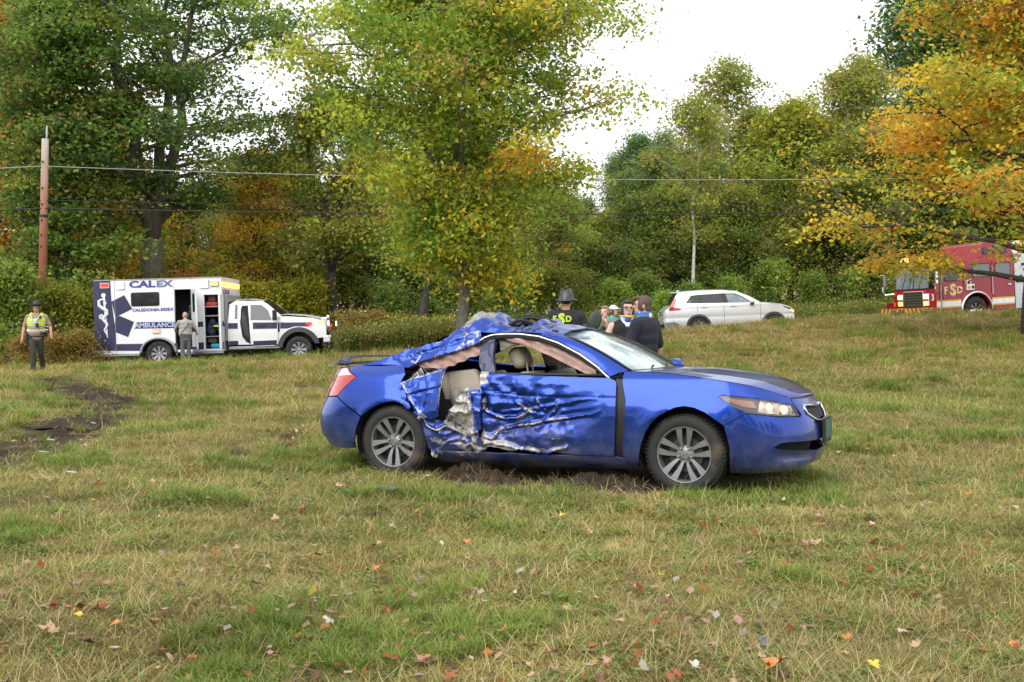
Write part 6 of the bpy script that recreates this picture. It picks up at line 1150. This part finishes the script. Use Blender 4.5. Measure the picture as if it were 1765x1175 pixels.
    m = MB(); m.ell(HP_(0, -.094, -.054), (.022, .007, .006), 6, rot=hr); m.build('mouth', plain('lips', (.34, .12, .10), .5), body, smooth=True)
    if shirt:
        c = MB(); e_ = .020+coat; trunk(c, e_)
        if sleeve == 'tank':
            for s, x in (('L', 1), ('R', -1)): c.cap(L((x*.085, .02, 1.44)), L((x*.10, .01, 1.36)), .040, .05)
        else:
            c.ell(L((0, .01, 1.455)), (.11, .075, .035), 8)
            for s in 'LR':
                e, w = L(P['e'+s]), L(P['w'+s]); s0 = L((sh[s].x*.75, .01, 1.43)); c.cap(s0, sh[s], .055+coat, .066+coat)
                c.cap(sh[s], e if sleeve == 'long' else sh[s].lerp(e, .80), .066+coat, .058+coat)
                if sleeve == 'long': c.cap(e, e.lerp(w, .93), .056+coat, .044+coat)
        o = fuse(c, 'coat' if coat else 'shirt', shirt, t, .012)
    if trousers:
        c = MB(); c.ell((0, 0, .94), (.178*g**.4, .138*g**.6, .10), 9); c.ell((0, 0, 1.00), (.172*g**.8, .136*g, .07), 9)
        for s in 'LR': kn, an = V_(P['k'+s]), V_(P['a'+s]); c.cap(hip[s], kn, .102, .075); c.cap(kn, an+(kn-an).normalized()*.0, .075, .066)
        fuse(c, 'trousers', trousers, t, .013)
    c = MB()
    for s, x in (('L', 1), ('R', -1)): an = V_(P['a'+s]); c.cap(an+V_((0, .035, -.032)), an+V_((x*.015, -.17, -.042)), .048, .042, 10)
    fuse(c, 'shoes', shoes or M['black'], t, .012)
    if hair:
        c = MB(); c.ell(HP_(0, .014, .026), (.083, .098, .100), 9, rot=hr); c.ell(HP_(0, -.045, .085), (.062, .05, .03), 7, rot=hr)
        for s in (-1, 1): c.ell(HP_(s*.070, -.012, .0-hairlen*.3), (.016, .045, .055+hairlen*.5), 7, rot=hr)
        if hairlen: c.ell(HP_(0, .06, -.03-hairlen*.3), (.07, .045, .07+hairlen*.5), 8, rot=hr)
        o = fuse(c, 'hair', hair, t, .009, 2)
        # keep the face clear
        bm = bmesh.new(); bm.from_mesh(o.data); hi = hr.inverted()
        dl = [v for v in bm.verts if (lambda q: q.y < -.052 and q.z < .062 and abs(q.x) < .062)(hi @ (v.co-hc))]; bmesh.ops.delete(bm, geom=dl, context='VERTS'); bm.to_mesh(o.data); bm.free()
    return t, L, HP_, hr, P
def part(t, name, mb, mat, smooth=True): return mb.build(name, mat, t, smooth=smooth)
def atg(px, y, dz=0): x = X(px, y); return (x, y, float(smooth_z(x, y))+dz)
HV = plain('hi-vis yellow', (.55, .78, .04), .7, var=.12, bump=14); SLV = plain('silver tape', (.5, .52, .52), .4); LEA = plain('black leather', (.015, .015, .016), .45)
# trooper walking
tp, L, HP_, hr, P = person('uniformed officer in a wide brimmed hat and yellow vest walking across the grass', atg(63, 29.5, -.02), .15, 1.80, 1.22,
    dict(eL=(.315, .06, 1.17), wL=(.36, -.06, .97), eR=(-.315, .05, 1.15), wR=(-.335, -.03, .88), kL=(.08, .08, .50), aL=(.07, .30, .16), kR=(-.06, -.10, .50), aR=(-.06, -.12, .08)),
    cloth('tan shirt', (.34, .25, .19)), 'short', cloth('dark olive trousers', (.035, .04, .032)), LEA, plain('short grey hair', (.15, .13, .12), .8), 0, plain('ruddy skin', (.55, .27, .20), .6), headtilt=-.10)
v = MB(); [v.ell(L((0, -.012, z)), (w, d, h), 10) for z, w, d, h in ((1.09, .228, .178, .09), (1.20, .226, .172, .10), (1.31, .215, .155, .09))]
for s in (-1, 1): v.cap(L((s*.12, .0, 1.47)), L((s*.13, -.02, 1.32)), .055, .10)
vest = fuse(v, 'vest', HV, tp, .012)
tb = MB()
for z, w, d in ((1.26, .240, .186), (1.065, .240, .186)): tb.lathe([(1.0, -.022), (1.0, .022)], (0, 0, 0), 36, 'z', cap=False); n = 72; tb.V[-n:] = [(x*w, y*d-.012-.0*z, zz+z) for x, y, zz in tb.V[-n:]]
tb.tube([L((-.12, -.08, 1.46)), L((-.07, -.165, 1.36)), L((-.01, -.18, 1.27))], .022, 6); tb.tube([L((.12, -.08, 1.46)), L((.07, -.165, 1.36)), L((.01, -.18, 1.27))], .022, 6); tb.build('reflective_tape', SLV, vest)
ht = MB(); c0 = HP_(0, 0, .07); ht.lathe([(.0, .125), (.05, .12), (.078, .07), (.092, .02), (.098, .0), (.20, .012), (.215, .028), (.212, .02), (.10, -.012), (.09, -.02)], c0, 28, 'z', cap=False); hat = part(tp, 'hat', ht, plain('dark grey felt', (.05, .052, .055), .8)); hb = MB(); hb.lathe([(.101, .002), (.099, .026)], c0, 28, 'z', cap=False); hb.build('hat_band', LEA, hat)
bl = MB(); bl.lathe([(1, -.03), (1, .03)], (0, 0, 0), 32, 'z', cap=False); bl.V = [(x*.232, y*.178, z+1.0) for x, y, z in bl.V]; bl.box((-.23, .02, .90), (.07, .13, .22), bev=.02); bl.box((.23, .02, .96), (.06, .10, .10), bev=.02); bl.box((.16, -.16, 1.0), (.07, .05, .07), bev=.01); part(tp, 'duty_belt', bl, LEA, False)
rd = MB(); rd.box((.06, -.20, 1.20), (.07, .04, .11), bev=.008); part(tp, 'radio', rd, LEA, False); rd = MB(); rd.box((.13, -.165, 1.40), (.06, .03, .06), bev=.008); part(tp, 'microphone', rd, LEA, False)
# man at the ambulance door, from behind
gm, L, HP_, hr, P = person('grey haired man in a light grey shirt leaning in at the open ambulance door', (X(320, 35.0), 35.0, .30), PI+.5, 1.62, 1.28,
    dict(eL=(.30, -.18, 1.20), wL=(.24, -.42, 1.12), eR=(-.33, -.02, 1.20), wR=(-.40, -.20, 1.08)), cloth('light grey shirt', (.34, .33, .30)), 'short', cloth('grey trousers', (.11, .115, .12)), LEA, plain('thin grey hair', (.36, .30, .27), .8), 0, lean=.10, headtilt=-.2)
sb = MB(); sb.tube([L((-.14, .02, 1.49)), L((-.06, .16, 1.35)), L((.10, .20, 1.16)), L((.22, .12, 1.0))], .013, 6); part(gm, 'shoulder_strap', sb, LEA)
# medic bending inside the ambulance
pz = amb.matrix_basis @ Vector(((da+db)/2+.02, -.55, .62))
md, L, HP_, hr, P = person('medic in a yellow trimmed dark jacket bending inside the ambulance doorway', tuple(pz), .9, 1.55, 1.1,
    dict(eL=(.30, -.20, 1.15), wL=(.20, -.42, .98), eR=(-.30, -.22, 1.15), wR=(-.18, -.44, .98)), cloth('dark medic jacket', (.025, .03, .04)), 'long', cloth('dark trousers', (.03, .032, .04)), LEA, plain('brown hair', (.09, .055, .035), .8), .02, lean=.75, coat=.01, headtilt=.4)
v = MB(); v.cap(L((-.20, .05, 1.43)), L((.20, .05, 1.43)), .065, .065); v.cap(L((.12, -.10, 1.40)), L((.10, -.14, 1.10)), .045, .05); v.cap(L((-.12, -.10, 1.40)), L((-.10, -.14, 1.10)), .045, .05); fuse(v, 'hi_vis_yoke', HV, md, .013)
# firefighter seen from behind
ff, L, HP_, hr, P = person('firefighter in a black helmet and dark coat with yellow-green letters on the back', (X(976, 17), 17, float(smooth_z(X(976, 17), 17))), PI-.25, 1.76, 1.15, dict(eL=(.29, -.10, 1.18), wL=(.16, -.30, 1.05), eR=(-.29, -.10, 1.18), wR=(-.16, -.30, 1.05)),
    cloth('navy turnout cloth', (.016, .019, .028)), 'long', cloth('navy turnout trousers', (.018, .02, .026)), LEA, plain('black hair', (.02, .017, .015), .7), 0, coat=.03)
hm = MB(); c0 = HP_(0, .0, .045); hm.lathe([(.0, .155), (.05, .150), (.09, .115), (.112, .06), (.118, .01), (.116, .0), (.165, -.008), (.172, -.02), (.12, -.03), (.10, -.03)], c0, 28, 'z', cap=False); n_ = len(hm.V); hm.V = [(x, (y-c0[1])*(1.28 if (y-c0[1]) > 0 and abs(z-c0[2]) < .04 else 1.08)+c0[1], z-(.02 if (y-c0[1]) > .13 else 0)) for x, y, z in hm.V]
mh = plain('black helmet leather', (.014, .014, .016), .28, coat=.5, var=.3, sc=18); helm = part(ff, 'helmet', hm, mh)
rb_ = MB()
for k in range(8): a = k*PI/4; rb_.tube([c0+Vector((math.cos(a)*r, math.sin(a)*r*1.08, h)) for r, h in ((.118, .012), (.112, .066), (.088, .12), (.045, .155))], .006, 5)
rb_.tube([c0+Vector((0, y, h)) for y, h in ((.06, .158), (0, .185), (-.09, .165), (-.135, .10))], .016, 6); rb_.build('helmet_ribs', mh, helm, smooth=True); bd = MB(); bd.lathe([(.123, .0), (.121, .012)], c0, 28, 'z', cap=False); bd.build('helmet_band', LEA, helm)
neon = plain('yellow green print', (.52, .72, .05), .6)
def FL(s, x, z, h, of=.004): return text('lettering', s, h, neon, ff, (x, .245, z), (PI/2+.05, 0, PI), .004, of, 1)
FL('F', .125, 1.375, .12); FL('S', .02, 1.375, .20, .010); FL('D', -.085, 1.375, .12)
lb = MB(); lb.tube([(0, .245, 1.235), (0, .245, 1.435)], .006, 5); lb.build('emblem', neon, ff)
# woman with clasped hands
wm, L, HP_, hr, P = person('young woman in a grey green jacket holding her hands up to her chin', (X(1043, 18.6), 18.6, float(smooth_z(X(1043, 18.6), 18.6))), -.25, 1.56, .92, dict(eL=(.22, -.10, 1.16), wL=(.06, -.20, 1.40), eR=(-.22, -.10, 1.16), wR=(-.02, -.21, 1.42), hL=(-.3, -.2, 1), hR=(.2, -.2, 1)),
    cloth('grey green fleece', (.17, .19, .14)), 'long', cloth('blue jeans', (.05, .07, .12)), None, plain('sandy hair', (.26, .155, .085), .7), .0, SKIN2, coat=.012, headrot=-.25)
sc_ = MB(); sc_.lathe([(.075, -.02), (.082, .0), (.075, .03)], L((0, -.005, 1.475)), 20, 'z', cap=False); part(wm, 'collar', sc_, plain('teal collar', (.10, .34, .28), .8)); bn = MB(); bn.ell(HP_(0, .10, .05), (.04, .04, .04), 8); part(wm, 'hair_bun', bn, plain('sandy hair bun', (.25, .15, .08), .7))
# person in white cap
wc, L, HP_, hr, P = person('person in a white cap and teal top half hidden behind the woman', (X(1056, 21.5), 21.5, float(smooth_z(X(1056, 21.5), 21.5))), .9, 1.52, 1., {}, cloth('teal top', (.03, .33, .30)), 'short', cloth('dark shorts', (.05, .05, .06)), None, plain('dark hair', (.05, .035, .03), .7), .05)
cp = MB(); cp.ell(HP_(0, 0, .055), (.088, .105, .075), 9); cp.ell(HP_(0, -.13, .045), (.065, .07, .010), 8); part(wc, 'cap', cp, plain('white cap cloth', (.72, .74, .76), .8))
# man in tank top with a neck brace
tm, L, HP_, hr, P = person('young man in glasses, black tank top and a blue and white neck brace', (X(1080, 13.5), 13.5, float(smooth_z(X(1080, 13.5), 13.5))), .10, 1.66, .95, dict(eR=(-.30, .0, 1.18), wR=(-.36, -.04, .92), eL=(.27, .02, 1.16)),
    cloth('black tank cotton', (.012, .012, .013)), 'tank', cloth('dark shorts', (.03, .03, .035)), None, plain('dark wavy hair', (.035, .024, .02), .6), .07, SKIN2, headrot=.1)
br_ = MB(); br_.lathe([(.105, -.115), (.088, -.07), (.078, -.03), (.088, .01), (.094, .02), (.086, .02), (.07, -.03), (.08, -.1)], L((0, -.015, 1.535)), 24, 'z', cap=False); nb = part(tm, 'neck_brace', br_, plain('white brace foam', (.62, .65, .74), .7))
bb = MB(); bb.ell(L((0, -.095, 1.50)), (.045, .02, .035), 8); bb.tube([L((-.09, -.05, 1.44)), L((0, -.125, 1.40)), L((.09, -.05, 1.44))], .014, 6); bb.build('brace_front', plain('blue brace', (.05, .09, .34), .6), nb, smooth=True); by = MB(); by.tube([HP_(-.068, -.06, -.085), HP_(0, -.10, -.105), HP_(.068, -.06, -.085)], .012, 6); by.build('chin_pad', plain('yellow chin pad', (.60, .42, .05), .7), nb, smooth=True)
gl = MB()
for s in (-1, 1): gl.tube([HP_(s*.034+.026*math.cos(a), -.108, .014+.018*math.sin(a)) for a in np.linspace(0, 2*PI, 15)], .0035, 5, cap=False); gl.tube([HP_(s*.06, -.106, .02), HP_(s*.08, -.02, .01)], .003, 4)
gl.tube([HP_(-.01, -.11, .018), HP_(.01, -.11, .018)], .003, 4); part(tm, 'glasses', gl, M['black'])
# man in navy t-shirt
nm, L, HP_, hr, P = person('young man in a loose dark navy t-shirt and blue neck brace turned away', (X(1111, 12.75), 12.75, float(smooth_z(X(1111, 12.75), 12.75))), -2.25, 1.70, .92, dict(eL=(.27, -.05, 1.15), wL=(.20, -.26, 1.02), eR=(-.27, .03, 1.14), wR=(-.27, -.04, .88)),
    cloth('navy black cotton', (.014, .016, .026)), 'short', cloth('navy shorts', (.02, .022, .03)), None, plain('brown hair', (.075, .042, .028), .6), .015, SKIN, coat=.012, headrot=.5)
br_ = MB(); br_.lathe([(.10, -.115), (.088, -.07), (.080, -.03), (.090, .015), (.097, .03), (.088, .03), (.07, -.03), (.08, -.1)], L((0, -.01, 1.535)), 24, 'z', cap=False); nb = part(nm, 'neck_brace', br_, plain('blue brace plastic', (.10, .22, .58), .5)); bw = MB(); bw.ell(L((.0, .082, 1.52)), (.035, .010, .03), 8); bw.tube([L((-.09, .0, 1.555)), L((-.05, -.085, 1.555)), L((.05, -.085, 1.555)), L((.09, 0, 1.555))], .011, 6); bw.build('brace_padding', plain('white padding', (.6, .66, .78), .7), nb, smooth=True)

# ================================================================ POLE, WIRES, DEBRIS, LEAVES
pl = thing('utility_pole', 'weathered reddish brown wooden utility pole behind the officer', 'utility pole', (X(70, 39), 39, float(smooth_z(X(70, 39), 39))), 0, ry=.022)
mpo, nt, p = nmat('weathered pole wood'); co = N(nt, 'TexCoord').outputs['Object']; sx = N(nt, 'SeparateXYZ'); nt.links.new(co, sx.inputs[0]); mr = N(nt, 'MapRange'); mr.inputs[1].default_value = 3.6; mr.inputs[2].default_value = 9; nt.links.new(sx.outputs[2], mr.inputs[0])
mpp = N(nt, 'Mapping'); mpp.inputs['Scale'].default_value = (6, 6, .5); nt.links.new(co, mpp.inputs[0]); ad_ = N(nt, 'Math', operation='ADD'); nt.links.new(mr.outputs[0], ad_.inputs[0]); ns = noise(nt, 3, 5, .6, mpp.outputs[0]); m2_ = N(nt, 'Math', operation='MULTIPLY_ADD'); m2_.inputs[1].default_value = .6; m2_.inputs[2].default_value = -.3; nt.links.new(ns, m2_.inputs[0]); nt.links.new(m2_.outputs[0], ad_.inputs[1])
nt.links.new(ramp(nt, ad_.outputs[0], [(.15, (.22, .075, .035)), (.45, (.28, .14, .085)), (.75, (.36, .30, .25)), (1, (.50, .48, .45))]), p.inputs['Base Color']); p.inputs['Roughness'].default_value = .9; bumpn(nt, p, ns, .4, .02)
mb = MB(); mb.tube([(0, 0, -.3), (0, 0, 3.5), (0, 0, 8.0)], [.155, .14, .115], 14); mb.build('post', mpo, pl, smooth=True); mb = MB(); mb.tube([(.06, -.02, 7.7), (.06, -.02, 8.45)], .035, 8); mb.build('pole_top_pin', M['grey'], pl, smooth=True)
for z in (6.3, 5.75, 5.2, 4.7, 4.3, 7.2):
    mb = MB(); mb.lathe([(0, -.02), (.035, -.02), (.04, 0)], (-.02, -.13, z), 10, 'y'); mb.build('bolt', M['black'], pl)
mb = MB(); mb.lathe([(.135, -.05), (.135, .05)], (0, 0, 5.35), 16, 'z', cap=False); mb.build('bracket_band', M['black'], pl); mb = MB(); mb.lathe([(.132, -.03), (.132, .03)], (0, 0, 4.55), 16, 'z', cap=False); mb.build('bracket_band', M['grey'], pl)
Xp, Yp = X(75, 39), 38.9
def wire(label, zl, zm, zr, r, mat, zfar):
    P = []
    for t in np.linspace(0, 1, 40): P.append((Xp+(34-Xp)*t, Yp+11*t, zl*(1-t)+zr*t-4*t*(1-t)*((zl+zr)/2-zm)))
    Q = [(Xp-26*t, Yp-3*t, zl+(zfar-zl)*t-1.0*4*t*(1-t)*.25) for t in np.linspace(1, 0, 16)]
    mb = MB(); mb.tube(Q+P[1:], r, 6); tag(mb.build('overhead_wire', mat, None, smooth=True), label, 'wire', 'overhead wires from the utility pole')
wg = plain('grey wire', (.30, .31, .32), .5); wb = plain('black wire', (.02, .02, .022), .6)
wire('topmost pale overhead wire leaving the utility pole', 6.99, 7.25, 8.6, .014, wg, 6.0); wire('thin middle dark overhead wire leaving the utility pole', 5.82, 6.25, 7.5, .012, wb, 5.2); wire('lowest and thickest black overhead wire leaving the utility pole', 5.55, 5.95, 7.15, .022, wb, 4.8)
mb = MB(); mb.tube([(X(1000, 62), 62, 12.4), (X(1200, 62), 62, 12.35), (X(1600, 66), 66, 12.9)], .012, 5); tag(mb.build('overhead_wire', wg, None, smooth=True), 'faint high overhead wire crossing the pale sky above the wood', 'wire')
# round dark board behind the roof edge
bdx = (X(1026, 12.6), 12.6, 0.05); rbd = thing('round_paddle', 'round dark green paddle propped up behind the roof edge of the wrecked coupe', 'paddle', bdx, .2); mb = MB(); mb.ell((0, 0, 1.40), (.075, .02, .115), 10, rot=Matrix.Rotation(.3, 3, 'Y')); mb.build('disc', plain('dark green plastic', (.03, .045, .03), .5), rbd, smooth=True); mb = MB(); mb.tube([(.03, 0, 0), (.03, 0, 1.30)], .014, 6); mb.ell((-.11, 0, 1.33), (.05, .04, .035), 6); mb.build('stick', M['black'], rbd, smooth=True)
# clods of torn earth under the car
msoil, nt, p = nmat('torn soil'); nsl = noise(nt, 14, 6, .75); nt.links.new(ramp(nt, nsl, [(.3, (.016, .010, .007)), (.6, (.048, .031, .020)), (.8, (.12, .085, .05))]), p.inputs['Base Color']); p.inputs['Roughness'].default_value = 1; bumpn(nt, p, nsl, .9, .02)
def clod(x, y, r, h, seed, label):
    n, m = 30, 72; P = np.zeros((n, m+1, 3))
    for i in range(n):
        for j in range(m+1):
            a = 2*PI*(j % m)/m; q = i/(n-1); rr_ = r*q*(1+1.1*(vn.fbm(math.cos(a)*2+seed*3+9, math.sin(a)*2+9, 3)-.5)*2); px_, py_ = rr_*math.cos(a)*1.4, rr_*math.sin(a)
            P[i, j] = (px_, py_, h*(1-q**1.6)*(.25+1.5*vn2.fbm(px_*11+seed*7, py_*11, 3))+.085*(vn.fbm(px_*26+seed, py_*26, 3)-.5)*(1-q)-.03*q)
    o = grid('earth_clod', P, msoil, None); o.location = (x, y, g0(x, y)); tag(o, label, 'earth clod')
    V, F, C = blades(110, r*1.0, .15, .6, .004, 1.1, STRAW+OLIVE, np.random.default_rng(seed), 3, .9); g_ = fastmesh('grass_roots', V, F, MGI, o, cols=np.array(C)); g_.location.z = h*.5; g_['kind'] = 'stuff'
MGI = leafmat('grass on clods', .3, .6, False)
clod(X(818, 10.3), 10.3, .19, .20, 3, 'tall ragged clod of brown earth behind the rear wheel'); clod(X(855, 10.05), 10.05, .30, .10, 5, 'flat spread of dark earth in front of the tall clod'); clod(X(1062, 9.85), 9.85, .15, .15, 8, 'rooty clod of earth close behind the front wheel'); clod(X(1020, 9.7), 9.7, .32, .10, 11, 'broad low heap of bare earth between the wheels'); clod(X(1085, 9.55), 9.55, .16, .07, 14, 'small crumbled earth heap touching the front tyre')
clod(-6.0, 15.6, .4, .07, 21, 'low dark earth lump on the churned wheel track'); clod(-7.2, 19.8, .45, .08, 23, 'dark earth lump on the farther wheel track')
# debris
def scrap(label, x, y, pts, mat, tilt=.2, th=.006, cat='debris', name='debris_piece', rz=0):
    mb = MB(); mb.prism(pts, -th/2, th/2, ax='z'); o = mb.build(name, mat, None, fix=True); o.location = (x, y, g0(x, y)+.05); o.rotation_euler = (tilt, tilt*.6, rz); tag(o, label, cat)
def YG_(py, z=0): return 1957*(CAMZ-z)/(py-571)
scrap('curved dark grey plastic piece lying in the grass in front of the rear wheel', X(668, YG_(858)), YG_(858), [(-.09, -.02), (-.04, -.055), (.04, -.06), (.09, -.02), (.08, .03), (.02, .055), (-.05, .04)], plain('slate plastic', (.13, .15, .20), .35), .15)
for px, py, lb in ((160, 735, 'larger pale glass shard on the churned track'), (190, 782, 'bright narrow shard beside the churned track'), (74, 778, 'thin light shard near the edge of the churned track'), (72, 793, 'small bluish shard below the thin light shard'), (122, 813, 'grey shard on the dry grass by the churned track'), (86, 760, 'long grey trim strip lying on the churned track'), (155, 716, 'white chip at the far side of the churned track')):
    s = .3+random.random()*.35; scrap(lb, X(px, YG_(py, .05)), YG_(py, .05), [(-.09*s, -.02*s), (.07*s, -.03*s), (.10*s, .02*s), (-.06*s, .03*s)], plain('pale shard', (.45, .48, .50), .3), .25, rz=random.random()*3)
scrap('tiny black plastic scrap far across the lawn behind the trunk of the coupe', X(520, 22), 22, [(-.12, -.05), (.1, -.06), (.12, .05), (-.1, .04)], M['black'], .1)
scrap('dark folded scrap in the grass near the lower edge of the picture', X(1318, YG_(1105)), YG_(1105), [(-.02, -.06), (.025, -.05), (.03, .05), (-.015, .06)], plain('dark blue grey scrap', (.07, .08, .10), .5), .2)
# fallen maple leaves
def leaf_mesh(seed, broad):
    r = random.Random(seed); half = [(0, -.55), (.05, -.18), (.20, -.28), (.24, -.20), (.42, -.16), (.36, -.04), (.50, .12), (.32, .12), (.34, .22), (.17, .16), (.14, .34), (0, .52)] if broad else [(0, -.5), (.02, -.3), (.16, -.2), (.22, .0), (.16, .2), (.06, .38), (0, .5)]
    pts = half+[(-x, y) for x, y in half[-2:0:-1]]; V = [(0, .0, 0)]; c1, c2 = r.uniform(-.9, 1.2), r.uniform(-.8, .8)
    for x, y in pts: V.append((x*(1+r.uniform(-.08, .08)), y*(1+r.uniform(-.06, .06)), c1*x*x+c2*y*y*.6+abs(x)*r.uniform(0, .35)+r.uniform(-.03, .03)))
    n = len(pts); V += [(-.008, -.50, .0), (.008, -.50, 0), (.02, -.85, .05), (.006, -.86, .05)]; F = [(0, i+1, (i+1) % n+1) for i in range(n)]+[(n+1, n+2, n+3, n+4)]
    me = bpy.data.meshes.new('fallen_leaf'); me.from_pydata(V, [], F); me.materials.append(None); me.polygons.foreach_set('use_smooth', np.ones(len(me.polygons), bool)); return me
LM = [leaf_mesh(k, k < 7) for k in range(9)]
LC = {'tan': (.42, .29, .17), 'rust red': (.34, .085, .03), 'orange': (.50, .19, .05), 'pale pink': (.55, .32, .25), 'brown': (.16, .085, .045), 'yellow': (.60, .44, .05), 'whitish': (.52, .47, .40), 'dull green': (.13, .16, .06)}
LMAT = {k: plain(k+' leaf', c, .6, var=.35, sc=9, bump=30) for k, c in LC.items()}; rl = random.Random(17); keys = list(LC); wts = [24, 18, 13, 14, 20, 3, 6, 4]
def put_leaf(x, y, col, s, label, group, mesh=None, flat=False):
    o = bpy.data.objects.new('fallen_leaf', mesh or rl.choice(LM)); COL.objects.link(o); o.location = (x, y, g0(x, y)+rl.uniform(.028, .062)); o.rotation_euler = (rl.gauss(0, .35), rl.gauss(0, .35), rl.random()*6.28); o.scale = (s, s, s)
    o.material_slots[0].link = 'OBJECT'; o.material_slots[0].material = LMAT[col]; tag(o, label, 'leaf', group)
HERO = [(650, 1027, 'pale pink', 'bright pink star shaped maple leaf on the grass', .105), (278, 1064, 'pale pink', 'broad tan pink leaf lying in the near grass', .10), (152, 1107, 'brown', 'dark maroon leaf standing on edge in the near grass', .10), (370, 1165, 'orange', 'large orange leaf at the bottom edge of the lawn', .12), (640, 950, 'rust red', 'curled pinkish red leaf on the middle of the lawn', .10), (985, 1050, 'tan', 'large pale orange leaf lying among dry stalks', .11), (1405, 950, 'tan', 'pale peach leaf lying flat on the dry lawn to the side', .09), (1340, 1168, 'orange', 'orange red leaf cut by the bottom edge of the lawn', .12), (790, 855, 'whitish', 'whitish pink leaf beside the bare earth patch', .10), (135, 1065, 'yellow', 'small bright yellow leaf in the near grass', .06), (292, 1090, 'yellow', 'ragged yellow leaf beside a tan one', .065), (264, 1143, 'yellow', 'curled yellow leaf near the bottom edge', .06), (8, 1116, 'whitish', 'cream coloured leaf at the picture edge', .10), (80, 1092, 'tan', 'pale tan curled leaf in the near grass', .10), (170, 1055, 'rust red', 'dark rust curled leaf in the near grass', .10), (1010, 840, 'rust red', 'rust leaf by the low earth heap', .08), (1750, 1100, 'orange', 'orange leaf at the far side of the lawn edge', .11)]
for px, py, c_, lb, s in HERO: y_ = YG_(py, -.02); put_leaf(X(px, y_), y_, c_, s, lb, 'noteworthy fallen maple leaves')
def zone(x, y):
    if y < 6.2: return 'in the near grass at the lower edge'
    if y < 8.2: return 'in the open lawn before the wreck'
    if y < 12.5: return 'in the grass close around the wreck'
    return 'on the farther lawn'
k = 0
while k < 278:
    u = rl.random(); y_ = 4.3+ (u**1.35)*11; x_ = rl.uniform(-.49, .49)*y_
    if vn.fbm(x_*.9+3, y_*.9, 3) < rl.uniform(.30, .62) or in_wreck(x_, y_, .1): continue
    c_ = rl.choices(keys, wts)[0]; s = rl.uniform(.04, .075); z_ = zone(x_, y_); put_leaf(x_, y_, c_, s, f'small {c_} fallen leaf {z_}', f'{c_} leaves {z_}'); k += 1
# the finer leaf litter past those
NL = 7500; y_ = 4.4+35*RNG.random(NL)**1.3; x_ = (RNG.random(NL)*2-1)*.5*y_; kp = (y_ < road_y(x_)-3.5) & ~in_wreck(x_, y_, .1) & (vn.fbm(x_*.5, y_*.5, 3)+.10*np.exp(-((x_-12)**2+(y_-28)**2)/60) > .42+.2*RNG.random(NL)); kp |= (np.hypot(x_-11, (y_-30)*.8) < 5) & (RNG.random(NL) < .9) & (y_ < road_y(x_)-3.5); x_, y_ = x_[kp], y_[kp]; n = len(x_)
c_ = np.array([LC[keys[i]] for i in RNG.choice(len(keys), n, p=np.array(wts)/sum(wts))]); a_ = RNG.random(n)*6.28; s_ = (.012+.022*RNG.random(n))*(1+np.clip(y_-12, 0, 30)*.03); tz = RNG.normal(0, .35, n); V = []
for da_, r_ in ((0, 1), (1.6, .7), (3.14, .9), (4.7, .75)): V.append(np.stack([x_+s_*r_*np.cos(a_+da_), y_+s_*r_*np.sin(a_+da_), gz(x_, y_)+.05+s_*r_*tz*np.cos(da_)], 1))
tag(fastmesh('leaf_litter', np.stack(V, 1).reshape(-1, 3), np.arange(4*n).reshape(-1, 4), MGI, cols=np.repeat(c_*(.55+.4*RNG.random((n, 1))), 4, 0)), kind='stuff')
